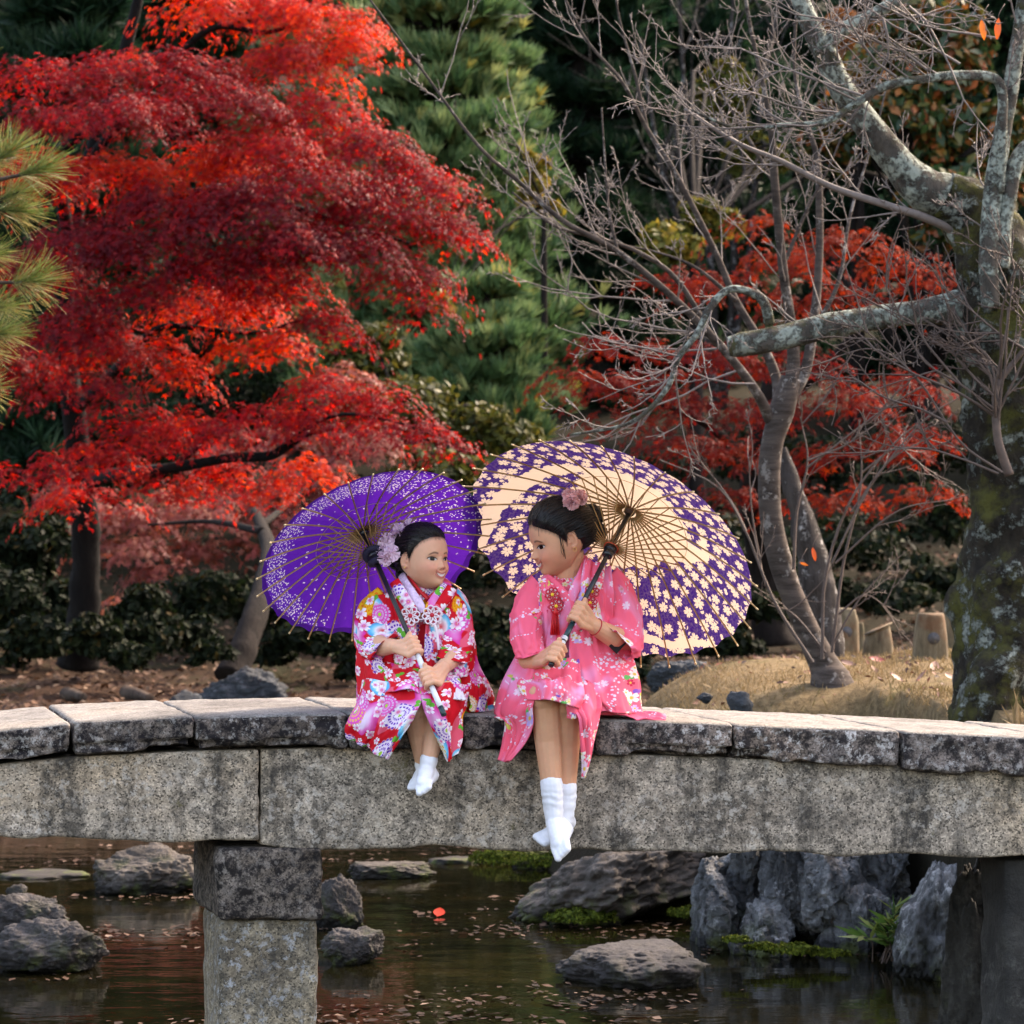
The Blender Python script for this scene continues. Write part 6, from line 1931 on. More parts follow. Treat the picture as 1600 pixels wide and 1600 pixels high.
# ------------------------------------------------------------------ the older girl, in pink
def sock(name, parent, shin, ankle, heel, ball, toe, r, side, cuff_r):
    """split-toe cotton sock"""
    mb = MB()
    shin, ankle, heel, ball, toe = [np.asarray(q, float) for q in (shin, ankle, heel, ball, toe)]
    chain(mb, [shin, (shin + ankle) / 2, ankle], [cuff_r, cuff_r * 0.93, r * 1.06])
    chain(mb, [ankle, heel], [r * 1.08, r * 0.96])
    chain(mb, [ankle, (ankle + ball) / 2, ball], [r * 1.1, r * 1.12, r * 1.05])
    chain(mb, [heel, ball], [r * 0.9, r * 0.85])
    ax = toe - ball; ax /= np.linalg.norm(ax)
    up = np.cross(ax, np.cross(heel - ankle, ax)); up /= np.linalg.norm(up) + 1e-9
    w = np.cross(ax, up)
    w = w if w[0] > 0 else -w
    chain(mb, [ball + w * side * r * 0.62, toe + w * side * r * 0.66], [r * 0.62, r * 0.50])
    for s in (0.05, -0.4, -0.8):
        chain(mb, [ball + w * side * s * r, toe - ax * r * (0.15 + 0.35 * abs(s)) + w * side * s * r], [r * 0.62, r * 0.50])
    me, co = remeshed(mb, 0.003, 3)
    # creases
    n = fbm(co * 45, 3, 4) * 0.0012
    T = (ankle - shin) / np.linalg.norm(ankle - shin)
    h = (co - shin) @ T
    n = n + 0.0009 * np.sin(h * 230 + 3 * fbm(co * 20, 2, 1)) * sstep(0.0, 0.03, h) * sstep(0.13, 0.06, h)
    me.update()
    nm = np.empty(len(co) * 3, np.float32); me.vertices.foreach_get('normal', nm); nm = nm.reshape(-1, 3)
    co = co + nm * n[:, None]
    me.vertices.foreach_set('co', co.astype(np.float32).ravel())
    me.materials.clear(); me.materials.append(M_tabi)
    me.update()
    return obj(name, me, parent)

def girl_pink():
    rs = np.random.RandomState(12)
    a2 = PAR2['a']
    G1 = PAR2['G']                                       # upper grip
    G2 = PAR2['E'] + a2 * 0.042                          # lower grip
    W1, W2 = P(926, 977, 9.01), P(840, 1033, 8.985)
    K1, K2 = P(851, 1089, 8.905), P(886, 1101, 8.94)     # knees
    A1, A2 = P(866, 1283, 8.93), P(884, 1280, 8.975)      # ankles
    def parts(mb, w):
        chain(mb, [w((0, -.020, -.055)), P(884, 905, 9.20), P(890, 930, 9.215)], [.040, .042, .055])
        chain(mb, [P(893, 940, 9.22), P(893, 1010, 9.22), P(893, 1085, 9.22)], [.075, .078, .085])
        chain(mb, [P(848, 932, 9.20), P(940, 932, 9.22)], [.04, .04])
        chain(mb, [P(948, 930, 9.21), P(982, 1000, 9.13), P(960, 996, 9.06), W1], [.040, .034, .033, .024])
        chain(mb, [P(842, 930, 9.19), P(822, 1005, 9.10), P(826, 1030, 9.03), W2], [.040, .036, .032, .024])
        grip(mb, G1, a2, W1, 0.0082, 0.0078)
        grip(mb, G2, a2, W2, 0.0082, 0.0088)
        chain(mb, [P(872, 1082, 9.20), K1], [.068, .050])
        chain(mb, [P(915, 1085, 9.20), K2], [.068, .050])
        for K, A in ((K1, A1), (K2, A2)):
            mid = K * 0.66 + A * 0.34 + np.array([0, 0.018, 0])
            chain(mb, [K, mid, K * 0.25 + A * 0.75, A], [.045, .041, .029, .0225])
    HLO = (HL[0], np.array([.058, .050, .034, .018, -.004, -.016, .014, .012, -.028, -.050, -.058]))
    FP.update(nose=1.2, cheek=1.1)
    t, w, M, hc = make_person('older girl in a pink floral kimono, hair up, smiling at her sister', (874, 840, 9.17), (-.90, -.32, -.29), 1.06, 0.0, (0.72, 0.365, 0.215), parts, hl=HLO)
    make_hair(t, w, 1.06, (0.1, -.86, .10), rs, 0.016, 700, [((0.005, -.108, .030), .036, 34, .0062), ((0.0, -.108, -.012), .032, 22, .0055)], 0.35, HLO)
    # loose lock before the ear
    mb = MB()
    for k in range(5):
        p0 = np.array([-.0705 - rs.uniform(0, .002), 0.022 + rs.uniform(-.006, .004), .012])
        C = catmull([p0, p0 + [-.004, .004, -.02], p0 + [.0, .004 + rs.uniform(-.004, .004), -.045], p0 + [.006, rs.uniform(-.004, .006), -.056 - rs.uniform(0, .012)]], 14)
        C2 = C * np.array([-1, 1, 1])
        V, F, u = tube(w(C), np.linspace(.0012, .0004, 14), 4); mb.add(V, F)
        V, F, u = tube(w(C2), np.linspace(.0012, .0004, 14), 4); mb.add(V, F)
    o = mb.build('loose_hair', M_hair, t); o['kind'] = 'stuff'
    # earrings: one on each ear
    for s in (-1, 1):
        an = np.linspace(0, 2 * pi, 20)
        C = w(np.stack([np.full(20, s * 0.0765), -.008 + .0055 * np.cos(an), -.036 + .0055 * np.sin(an)], 1))
        V, F, u = tube(C, 0.0008, 5, False)
        mk('earring', V, F, M_gold, t)
    # carnations in the hair
    h = thing('hair_ornament', 'pair of pale pink carnation pompons in the older girl hair', 'hair ornament')
    ruffle('flower', 893, 784, 9.10, 0.026, 170, M_pom, h, rs, 5, 1, 0.32)
    ruffle('flower', 905, 777, 9.13, 0.026, 150, M_pom, h, rs, 5, 1, 0.32)
    ruffle('flower', 889, 773, 9.13, 0.020, 110, M_pom, h, rs, 5, 1, 0.32)
    # ---- clothing
    k = loft('kimono', [((884, 897, 9.205), (27, -2, 0), (0, 0, .036)), ((890, 909, 9.20), (46, -3, 0), (0, 0, .056)), ((894, 923, 9.20), (75, 0, 0), (0, -2, .074)), ((897, 948, 9.20), (86, 2, 0), (0, -2, .092)), ((898, 990, 9.20), (84, 0, 0), (0, 0, .100)),
                        ((896, 1035, 9.195), (88, 0, 0), (0, 0, .115)), ((894, 1080, 9.19), (100, 0, 0), (0, 0, .135)), ((894, 1112, 9.18), (108, 0, 0), (0, 0, .145))], M_pink_kimono, t, 80, 70, 0.007, (7, 3), 4)
    loft('sleeve', [((944, 912, 9.205), (20, -26, 0), (0, 0, .058)), ((958, 932, 9.20), (28, -18, 0), (0, 0, .070)), ((969, 962, 9.17), (31, -8, 0), (0, 0, .075)), ((975, 990, 9.12), (31, 6, 0), (0, 0, .070)), ((972, 1004, 9.07), (26, 18, 0), (-6, 8, .055)), ((966, 1006, 9.045), (20, 22, 0), (-8, 8, .046))], M_pink_kimono, k, 56, 46, 0.006, (6, 3), 8, uvoff=(.4, .2), th=0.003)
    loft('sleeve', [((848, 918, 9.17), (-16, -18, 0), (0, 0, .052)), ((833, 936, 9.165), (-24, -11, 0), (0, 0, .066)), ((824, 962, 9.13), (-24, -2, 0), (0, 0, .070)), ((822, 992, 9.07), (-22, 4, 0), (0, 0, .062)), ((828, 1014, 9.03), (-21, 6, 0), (2, -2, .050)), ((832, 1022, 9.01), (-19, 6, 0), (3, -2, .044))], M_pink_kimono, k, 56, 46, 0.006, (6, 3), 9, uvoff=(.9, .7), th=0.003)
    # front panels of the vest
    sheet('vest_panel', [[(838, 913, 9.115), (850, 910, 9.095), (864, 912, 9.085)], [(838, 945, 9.10), (856, 945, 9.078), (872, 940, 9.07)], [(838, 1000, 9.095), (858, 1000, 9.07), (878, 985, 9.06)], [(822, 1045, 9.07), (850, 1045, 9.02), (882, 1038, 9.01)], [(800, 1075, 9.05), (840, 1070, 8.98), (880, 1058, 8.97)]], M_pink_kimono, k, 40, 60, 0.006, (4, 2), 21, uvoff=(.15, .45))
    sheet('vest_panel', [[(914, 872, 9.16), (932, 878, 9.15), (952, 888, 9.155)], [(906, 915, 9.10), (932, 920, 9.09), (956, 925, 9.11)], [(896, 960, 9.075), (930, 965, 9.075), (960, 970, 9.10)], [(890, 1010, 9.04), (935, 1015, 9.05), (985, 1020, 9.12)], [(893, 1050, 8.99), (945, 1052, 9.02), (1000, 1055, 9.13)], [(905, 1090, 8.95), (958, 1092, 8.99), (1006, 1095, 9.12)], [(930, 1112, 8.97), (968, 1114, 9.0), (1004, 1114, 9.10)]], M_pink_kimono, k, 50, 70, 0.008, (4, 2), 22, uvoff=(.62, .1))
    # collar bands
    strip('collar', [(850, 900, 9.165), (856, 906, 9.125), (869, 917, 9.095), (884, 934, 9.08), (897, 958, 9.072), (906, 985, 9.065)], [.022, .030, .030, .028, .026, .02], M_pink_kimono, k, facing=(-.15, -1, .25), uvoff=(.3, .9))
    strip('collar', [(862, 884, 9.245), (890, 873, 9.255), (914, 872, 9.215), (914, 888, 9.165), (903, 912, 9.105), (892, 936, 9.08), (882, 965, 9.066), (876, 1000, 9.055)], [.03, .034, .034, .032, .030, .03, .028, .026], M_pink_kimono, k, facing=[(0, -.6, .6), (0, -.6, .6), (.5, -.6, .4), (.3, -1, .2), (.2, -1, .2), (.1, -1, .2), (0, -1, .1), (0, -1, .1)], uvoff=(.8, .4))
    strip('lapel', [(848, 906, 9.11), (853, 917, 9.088), (860, 932, 9.07), (866, 950, 9.062)], [.03, .034, .026, .012], M_pink_kimono, k, facing=(-.2, -1, .2), uvoff=(.52, .33))
    strip('lapel', [(938, 880, 9.14), (934, 905, 9.085), (927, 930, 9.07), (921, 950, 9.06)], [.03, .034, .026, .012], M_pink_kimono, k, facing=(.2, -1, .2), uvoff=(.12, .73))
    # cords and tassels
    for (x, y, d) in ((863, 929, 9.058), (869, 947, 9.052), (925, 924, 9.062), (922, 942, 9.055)):
        sakura_ornament('cord_flower', x, y, d, 0.0215, M_cord_red, M_cord_white, M_yellow, k)
    for (x0, y0, x1, y1, d) in ((868, 957, 867, 992, 9.045), (921, 950, 922, 985, 9.048)):
        mb = MB()
        top = P(x0, y0, d); bot = P(x1, y1, d - .005)
        mb.add(*capsule(top + [0, 0, .008], top, .006, .0075))
        for q in range(26):
            o_ = np.array([rs.uniform(-1, 1) * .011, rs.uniform(-1, 1) * .006, 0])
            V, F, u = tube(np.array([top + o_ * .6, (top + bot) / 2 + o_, bot + o_ * 1.15]), 0.0016, 4); mb.add(V, F)
        mb.build('tassel', M_tassel, k)
    # skirt over the lap and down over the edge of the slab
    sheet('skirt', [[(824, 1020, 9.10), (850, 1028, 9.02), (880, 1030, 8.99), (905, 1030, 9.0)], [(812, 1050, 9.06), (848, 1052, 8.95), (880, 1055, 8.93), (908, 1056, 8.96)], [(812, 1076, 8.97), (850, 1064, 8.82), (880, 1068, 8.825), (914, 1085, 8.88)], [(826, 1094, 8.88), (850, 1093, 8.80), (878, 1098, 8.81), (908, 1108, 8.86)]], M_pink_kimono, k, 50, 40, 0.005, (4, 1.5), 31, uvoff=(.1, .5), lining=M_lining_pink)
    sheet('skirt_flap', [[(820, 1008, 9.11), (838, 1015, 9.06), (856, 1022, 9.02)], [(797, 1045, 9.10), (826, 1054, 8.99), (850, 1062, 8.945)], [(778, 1082, 9.06), (812, 1088, 8.945), (838, 1084, 8.88)], [(768, 1113, 9.035), (798, 1116, 8.94), (831, 1100, 8.86)], [(786, 1124, 8.975), (806, 1138, 8.935), (830, 1130, 8.875)], [(783, 1158, 8.965), (802, 1164, 8.935), (820, 1158, 8.90)], [(777, 1187, 8.955), (788, 1190, 8.935), (798, 1189, 8.92)]], M_pink_kimono, k, 44, 70, 0.007, (3.5, 1.6), 32, uvoff=(.5, .6), lining=M_lining_pink)
    sheet('skirt_flap', [[(884, 1062, 8.93), (905, 1062, 8.95), (935, 1070, 8.99)], [(886, 1098, 8.875), (908, 1098, 8.885), (942, 1100, 8.95)], [(903, 1120, 8.855), (918, 1122, 8.87), (940, 1116, 8.95)], [(906, 1150, 8.87), (921, 1150, 8.885), (936, 1144, 8.94)], [(909, 1185, 8.90), (920, 1184, 8.91), (929, 1176, 8.94)], [(911, 1217, 8.925), (915, 1214, 8.93), (919, 1206, 8.94)]], M_pink_kimono, k, 36, 60, 0.005, (3, 1.6), 33, uvoff=(.2, .15), lining=M_lining_pink)
    sheet('skirt_hem', [[(884, 1085, 8.90), (896, 1085, 8.885), (908, 1090, 8.89)], [(884, 1105, 8.868), (895, 1106, 8.856), (907, 1108, 8.868)], [(886, 1122, 8.868), (895, 1124, 8.858), (905, 1122, 8.868)]], M_pink_kimono, k, 24, 24, 0.002, (3, 1.5), 34, uvoff=(.35, .8), lining=M_lining_pink)
    z = deck_z(0.4) + 0.008
    def dk(x, y, zz=0.0):
        d = 9.0 + y
        return (800 + x * FPX / d, 800 - (z + zz - CAMZ) * FPX / d, d)
    sheet('skirt_train', [[dk(.24, .02, .012), dk(.24, .10, .02), dk(.25, .22, .03)], [dk(.33, .03, .008), dk(.33, .10, .022), dk(.33, .22, .02)], [dk(.40, .05, .002), dk(.41, .10, .012), dk(.40, .18, .006)], [dk(.455, .07, .0), dk(.46, .10, .004), dk(.45, .14, .0)]], M_pink_kimono, k, 30, 36, 0.006, (3, 3), 35, uvoff=(.7, .2))
    strip('dark_sleeve', [(972, 1012, 9.055), (966, 1006, 9.05), (960, 1000, 9.04)], .05, M_black_cloth, k)
    # bracelet
    an = np.linspace(0, 2 * pi, 28)
    dv = W1 - P(960, 996, 9.06); dv /= np.linalg.norm(dv)
    e1 = np.cross(dv, [0, 0, 1]); e1 /= np.linalg.norm(e1); e2 = np.cross(dv, e1)
    C = W1 - dv * 0.012 + (0.0265 * np.cos(an))[:, None] * e1 + (0.0265 * np.sin(an))[:, None] * e2
    V, F, u = tube(C, 0.0016, 5, False)
    mk('bracelet', V, F, M_cord_red, t)
    # split-toe socks
    sock('sock', t, K1 * 0.31 + A1 * 0.69, A1, P(884, 1296, 8.965), P(874, 1318, 8.86), P(879, 1336, 8.83), 0.0245, -1, 0.0335)
    sock('sock', t, K2 * 0.28 + A2 * 0.72, A2, P(889, 1284, 8.995), P(858, 1306, 8.955), P(842, 1313, 8.94), 0.0225, -1, 0.0325)
girl_pink()

# ------------------------------------------------------------------ the younger girl, in red
def girl_red():
    rs = np.random.RandomState(31)
    a1 = PAR1['a']
    G1 = PAR1['G']
    G2 = PAR1['E'] + a1 * 0.140
    W1, W2 = P(613, 1010, 8.965), P(696, 1040, 8.965)
    K1, K2 = P(650, 1104, 8.895), P(688, 1110, 8.905)
    A1, A2 = P(662, 1204, 8.965), P(667, 1200, 8.895)
    def parts(mb, w):
        chain(mb, [w((0, -.020, -.055)), P(655, 930, 9.195), P(652, 950, 9.205)], [.037, .039, .05])
        chain(mb, [P(648, 960, 9.20), P(648, 1020, 9.20), P(648, 1085, 9.20)], [.066, .068, .075])
        chain(mb, [P(610, 955, 9.19), P(692, 955, 9.20)], [.034, .034])
        chain(mb, [P(604, 952, 9.19), P(586, 1005, 9.10), P(598, 1010, 9.02), W1], [.036, .032, .030, .0215])
        chain(mb, [P(702, 955, 9.19), P(716, 1010, 9.10), P(708, 1028, 9.02), W2], [.036, .032, .029, .0215])
        grip(mb, G1, a1, W1, 0.0074, 0.0075)
        grip(mb, G2, a1, W2, 0.0074, 0.0086)
        chain(mb, [P(628, 1088, 9.18), K1], [.058, .042])
        chain(mb, [P(668, 1090, 9.18), K2], [.058, .042])
        for K, A in ((K1, A1), (K2, A2)):
            mid = K * 0.62 + A * 0.38 + np.array([0, 0.014, 0])
            chain(mb, [K, mid, K * 0.25 + A * 0.75, A], [.038, .036, .025, .0195])
    FP.update(nose=0.85, cheek=1.35)
    t, w, M, hc = make_person('younger girl in a red floral kimono with a tulle hair flower', (661, 871, 9.165), (.73, -.68, .03), 0.945, 0.03, (0.78, 0.42, 0.265), parts)
    make_hair(t, w, 0.945, (0.15, -.95, -.05), rs, 0.012, 700, [((0.012, -.098, -.012), .030, 24, .006), ((0.010, -.080, -.052), .020, 10, .0055)], 0.2)
    # earrings: one on each ear
    for s in (-1, 1):
        V, F = ellipsoid(w((s * 0.0755, -.008, -.033)), np.eye(3) * 0.003)
        mk('earring', V, F, M_gold, t)
    h = thing('hair_ornament', 'large pale pink tulle flower in the younger girl hair', 'hair ornament')
    for (x, y, d, R) in ((622, 832, 9.17, .030), (604, 848, 9.16, .028), (612, 864, 9.12, .024), (601, 873, 9.13, .022), (638, 822, 9.20, .024), (596, 860, 9.17, .022)):
        ruffle('flower', x, y, d, R, 26, M_tulle, h, rs, 9, 1, 0.7)
    # ---- clothing
    k = loft('kimono', [((658, 915, 9.195), (27, -2, 0), (0, 0, .038)), ((655, 924, 9.195), (44, 0, 0), (0, 0, .052)), ((650, 938, 9.195), (68, 0, 0), (0, -2, .066)), ((647, 965, 9.195), (78, 0, 0), (0, -2, .082)), ((647, 1000, 9.19), (78, 0, 0), (0, 0, .090)),
                        ((648, 1045, 9.185), (84, 0, 0), (0, 0, .105)), ((650, 1085, 9.17), (92, 0, 0), (0, 0, .125)), ((650, 1114, 9.165), (98, 0, 0), (0, 0, .135))], M_red_kimono, t, 80, 70, 0.007, (7, 3), 14)
    loft('sleeve', [((612, 938, 9.19), (-20, -20, 0), (0, 0, .050)), ((600, 950, 9.185), (-32, -14, 0), (0, 0, .062)), ((590, 975, 9.15), (-34, -4, 0), (0, 0, .066)), ((588, 998, 9.09), (-32, 4, 0), (0, 0, .060)), ((595, 1010, 9.04), (-26, 14, 0), (4, 4, .050)), ((602, 1012, 9.015), (-18, 20, 0), (6, 6, .042))], M_red_kimono, k, 56, 46, 0.006, (6, 3), 18, uvoff=(.33, .21), th=0.003)
    loft('sleeve', [((696, 940, 9.19), (18, -20, 0), (0, 0, .050)), ((706, 954, 9.185), (26, -12, 0), (0, 0, .060)), ((713, 980, 9.15), (26, -4, 0), (0, 0, .064)), ((713, 1006, 9.09), (25, 2, 0), (0, 0, .058)), ((708, 1026, 9.03), (24, 4, 0), (0, 2, .048)), ((704, 1034, 9.005), (22, 4, 0), (0, 4, .042))], M_red_kimono, k, 56, 46, 0.006, (6, 3), 19, uvoff=(.77, .55), th=0.003)
    sheet('vest_panel', [[(585, 930, 9.13), (608, 925, 9.115), (634, 918, 9.115)], [(582, 965, 9.10), (612, 962, 9.085), (646, 955, 9.08)], [(590, 1010, 9.085), (618, 1010, 9.07), (652, 1005, 9.06)], [(580, 1048, 9.07), (615, 1048, 9.02), (655, 1045, 9.01)], [(570, 1075, 9.06), (612, 1075, 8.98), (655, 1070, 8.97)]], M_red_kimono, k, 40, 50, 0.006, (4, 2), 41, uvoff=(.15, .75))
    sheet('vest_panel', [[(684, 918, 9.12), (704, 926, 9.125), (722, 936, 9.14)], [(668, 955, 9.08), (695, 962, 9.085), (724, 968, 9.11)], [(664, 1005, 9.06), (692, 1010, 9.07), (728, 1012, 9.10)], [(664, 1045, 9.01), (700, 1048, 9.03), (740, 1048, 9.10)], [(664, 1072, 8.97), (706, 1076, 9.0), (752, 1078, 9.10)]], M_red_kimono, k, 40, 50, 0.006, (4, 2), 42, uvoff=(.55, .2))
    strip('under_collar', [(638, 900, 9.16), (648, 914, 9.122), (658, 926, 9.098), (668, 936, 9.085)], .007, M_red_plain, k, facing=(0, -1, .3))
    strip('under_collar', [(692, 914, 9.145), (682, 924, 9.105), (670, 934, 9.085)], .007, M_red_plain, k, facing=(.2, -1, .3))
    strip('collar', [(650, 892, 9.25), (630, 896, 9.20), (630, 907, 9.14), (641, 924, 9.10), (654, 942, 9.078), (662, 956, 9.07)], [.022, .026, .028, .028, .026, .02], M_collar_lilac, k, facing=[(-.3, -.6, .5), (-.5, -.6, .4), (-.3, -1, .3), (-.2, -1, .2), (0, -1, .2), (0, -1, .2)])
    strip('collar', [(694, 904, 9.19), (698, 913, 9.14), (687, 927, 9.095), (674, 944, 9.074), (666, 958, 9.066)], [.022, .028, .03, .026, .018], M_red_kimono, k, uvoff=(.31, .62), facing=[(.4, -.7, .4), (.3, -1, .3), (.2, -1, .2), (0, -1, .2), (0, -1, .2)])
    strip('lapel', [(616, 908, 9.115), (626, 926, 9.088), (642, 950, 9.072), (650, 962, 9.066)], [.03, .036, .03, .016], M_red_kimono, k, facing=(-.2, -1, .2), uvoff=(.42, .13))
    strip('lapel', [(706, 918, 9.112), (696, 935, 9.083), (682, 955, 9.07), (676, 965, 9.066)], [.03, .034, .028, .016], M_red_kimono, k, facing=(.2, -1, .2), uvoff=(.02, .43))
    for (x, y, d) in ((641, 962, 9.055), (675, 961, 9.052)):
        sakura_ornament('cord_flower', x, y, d, 0.029, M_cord_white, M_cord_red, M_cord_red, k)
    mb = MB()
    V, F, u = tube(catmull(PS([(678, 974, 9.05), (682, 984, 9.048), (684, 1000, 9.045), (686, 1020, 9.035)]), 12), 0.0045, 6); mb.add(V, F)
    V, F, u = tube(catmull(PS([(641, 962, 9.052), (658, 968, 9.05), (675, 961, 9.05)]), 12), 0.0018, 5); mb.add(V, F)
    mb.build('cord', M_cord_white, k)
    # skirt
    sheet('skirt', [[(588, 1030, 9.07), (620, 1040, 9.01), (660, 1042, 8.99), (710, 1042, 9.03)], [(572, 1056, 9.06), (612, 1056, 8.93), (660, 1058, 8.90), (718, 1060, 8.98)], [(565, 1090, 9.02), (610, 1078, 8.85), (660, 1082, 8.835), (720, 1088, 8.91)]], M_red_kimono, k, 50, 34, 0.006, (5, 1.5), 51, uvoff=(.9, .4))
    sheet('skirt_flap', [[(566, 1062, 9.07), (604, 1064, 8.90), (652, 1066, 8.86)], [(558, 1098, 9.02), (600, 1094, 8.87), (659, 1096, 8.828)], [(541, 1128, 8.955), (590, 1130, 8.87), (648, 1120, 8.82)], [(543, 1148, 8.955), (586, 1154, 8.88), (632, 1148, 8.835)], [(548, 1156, 8.955), (578, 1172, 8.91), (608, 1187, 8.87)]], M_red_kimono, k, 50, 60, 0.008, (4, 1.5), 52, uvoff=(.25, .3), lining=M_lining_white)
    sheet('skirt_flap', [[(655, 1068, 8.86), (695, 1068, 8.88), (738, 1070, 9.0)], [(659, 1098, 8.828), (696, 1102, 8.84), (732, 1102, 8.98)], [(671, 1130, 8.828), (700, 1132, 8.838), (724, 1124, 8.935)], [(686, 1162, 8.85), (704, 1164, 8.86), (720, 1152, 8.92)], [(699, 1190, 8.865), (706, 1188, 8.87), (716, 1174, 8.90)]], M_red_kimono, k, 44, 56, 0.006, (4, 1.5), 53, uvoff=(.6, .9), lining=M_lining_white)
    sheet('side_panel', [[(722, 990, 9.14), (734, 990, 9.18), (740, 992, 9.22)], [(728, 1036, 9.09), (744, 1040, 9.15), (750, 1045, 9.24)], [(732, 1078, 9.05), (757, 1078, 9.11), (768, 1078, 9.22)], [(734, 1112, 9.02), (758, 1112, 9.09), (772, 1110, 9.20)]], M_red_kimono, k, 36, 44, 0.007, (4, 2), 54, uvoff=(.05, .05))
    sheet('sleeve_bag', [[(556, 990, 9.12), (570, 1000, 9.06), (592, 1020, 9.02)], [(553, 1020, 9.12), (572, 1030, 9.04), (598, 1040, 9.0)], [(556, 1060, 9.11), (575, 1066, 9.03), (604, 1068, 8.98)], [(560, 1098, 9.07), (578, 1096, 9.0), (606, 1092, 8.95)]], M_red_kimono, k, 36, 44, 0.006, (4, 2), 55, uvoff=(.4, .85))
    sheet('sleeve_bag', [[(706, 1010, 9.03), (722, 1012, 9.03), (737, 1014, 9.10)], [(710, 1034, 9.0), (724, 1036, 9.01), (738, 1036, 9.08)], [(712, 1056, 8.99), (722, 1058, 9.0), (733, 1055, 9.06)]], M_red_kimono, k, 28, 28, 0.004, (4, 2), 56, uvoff=(.7, .12), lining=M_lining_white)
    sheet('obi_sash', [[(668, 1052, 8.975), (690, 1054, 8.965), (708, 1058, 8.985)], [(688, 1070, 8.915), (706, 1072, 8.915), (722, 1078, 8.94)], [(708, 1092, 8.882), (720, 1092, 8.888), (728, 1096, 8.92)]], M_lining_white, k, 24, 24, 0.004, (4, 2), 57)
    sock('sock', t, K2 * 0.14 + A2 * 0.86, A2, P(676, 1212, 8.92), P(662, 1224, 8.845), P(662, 1237, 8.82), 0.0205, -1, 0.0275)
    sock('sock', t, K1 * 0.10 + A1 * 0.90, A1, P(666, 1216, 8.99), P(652, 1222, 8.93), P(647, 1232, 8.91), 0.0190, -1, 0.0265)
girl_red()
# ------------------------------------------------------------------ grass on the mound
def ground_pts(rs, n, x0, x1, y0, y1, zmin=0.5):
    x = rs.uniform(x0, x1, n); y = rs.uniform(y0, y1, n)
    z = ground_h(x, y)
    k = z > zmin
    return x[k], y[k], z[k]

def build_grass():
    rs = np.random.RandomState(77)
    x, y, z = ground_pts(rs, 95000, 0.0, 4.2, 2.9, 8.5, 0.55)
    p = np.stack([x, y, z], 1)
    patch = fbm(np.stack([x * 1.3, y * 1.3, 0 * x], -1), 4, 3)
    keep = rs.rand(len(p)) < 0.55 + 0.5 * patch
    p, patch = p[keep], patch[keep]
    n = len(p)
    green = np.clip(0.18 + 0.45 * np.clip(patch, 0, 1) + rs.normal(size=n) * 0.12, 0, 1)
    near = np.exp(-((p[:, 0] - 1.25) ** 2 + (p[:, 1] - 4.2) ** 2) / 0.35)
    green = np.clip(green + near * 0.45, 0, 1)
    h = rs.uniform(0.018, 0.045, n) * (1 + 0.5 * np.clip(patch, 0, 1))
    tpl = np.array([(-0.06, 0, -0.1), (0.06, 0, -0.1), (0.03, 0.10, 0.55), (0.0, 0.32, 1.0)])
    F = np.array([(0, 1, 2), (0, 2, 3)])
    lean = np.stack([rs.normal(size=n) * 0.55, rs.normal(size=n) * 0.55, np.ones(n)], 1)
    V, Fa, k = instances(tpl, F, p, rot_to(lean, rs.uniform(0, 6.3, n)), h)
    m = leaf_mat('dry_grass', [(0, (0.27, 0.185, 0.095)), (0.35, (0.18, 0.125, 0.062)), (0.65, (0.10, 0.088, 0.032)), (1, (0.04, 0.062, 0.013))], 0.25, rough=0.7, spec=0.15)
    o = mk('grass', V, Fa, m, smooth=False, attrs={'rnd': np.repeat(green, k)})
    tag(o, 'short dry golden grass covering the mound', kind='stuff')
    # longer tuft at the foot of the old cherry
    n = 260
    q = np.stack([rs.uniform(1.90, 2.3, n), rs.uniform(2.2, 2.6, n), np.zeros(n)], 1)
    q[:, 2] = ground_h(q[:, 0], q[:, 1])
    lean = np.stack([rs.normal(size=n) * 0.6, rs.normal(size=n) * 0.5, np.ones(n)], 1)
    V, Fa, k = instances(tpl * np.array([0.5, 1, 1]), F, q, rot_to(lean, rs.uniform(0, 6.3, n)), rs.uniform(0.09, 0.2, n))
    o = mk('grass_tuft', V, Fa, m, smooth=False, attrs={'rnd': np.repeat(rs.uniform(0, .5, n), k)})
    tag(o, 'longer straw grass tuft at the foot of the old mossy cherry', 'grass', kind='stuff')
build_grass()

# ------------------------------------------------------------------ fallen leaves
def curled_leaf():
    n = 7
    ys = np.linspace(-0.5, 0.5, n); w = 0.25 * np.sin(np.linspace(0.05, pi - 0.05, n)) ** 0.7
    V = np.concatenate([np.stack([-w, ys, 0.10 * ys ** 2 + 0.10], 1), np.stack([0 * w, ys, 0.15 * ys ** 2], 1), np.stack([w, ys, 0.10 * ys ** 2 + 0.06], 1)])
    F = np.concatenate([np.stack([np.arange(n - 1) + k * n, np.arange(1, n) + k * n, np.arange(1, n) + (k + 1) * n, np.arange(n - 1) + (k + 1) * n], 1) for k in (0, 1)])
    return V, F
CURL = curled_leaf()
def leaf_colors(name, cols):
    return leaf_mat(name, cols, 0.2, rough=0.6, spec=0.3)
M_fallen = [plain('fallen_leaf_red', (0.22, 0.020, 0.015), 0.55, 0.2, 40), plain('fallen_leaf_brown', (0.13, 0.055, 0.034), 0.6, 0.2, 40), plain('fallen_leaf_pale', (0.24, 0.12, 0.08), 0.6, 0.2, 40)]
rs = np.random.RandomState(9)
spots = [(1225, 1067, 0), (1300, 1062, 0), (1310, 1048, 1), (1345, 1080, 0), (1415, 1078, 2), (1395, 1100, 1), (1460, 1046, 2), (1330, 1092, 1), (1180, 1088, 0), (1440, 1060, 2), (1370, 1034, 0), (1325, 1040, 1), (1365, 1092, 1), (1415, 1106, 2), (1485, 1062, 2), (1290, 1088, 1), (1470, 1090, 1), (1205, 1100, 1), (1400, 1062, 2)]
names = ['red', 'brown', 'pale']
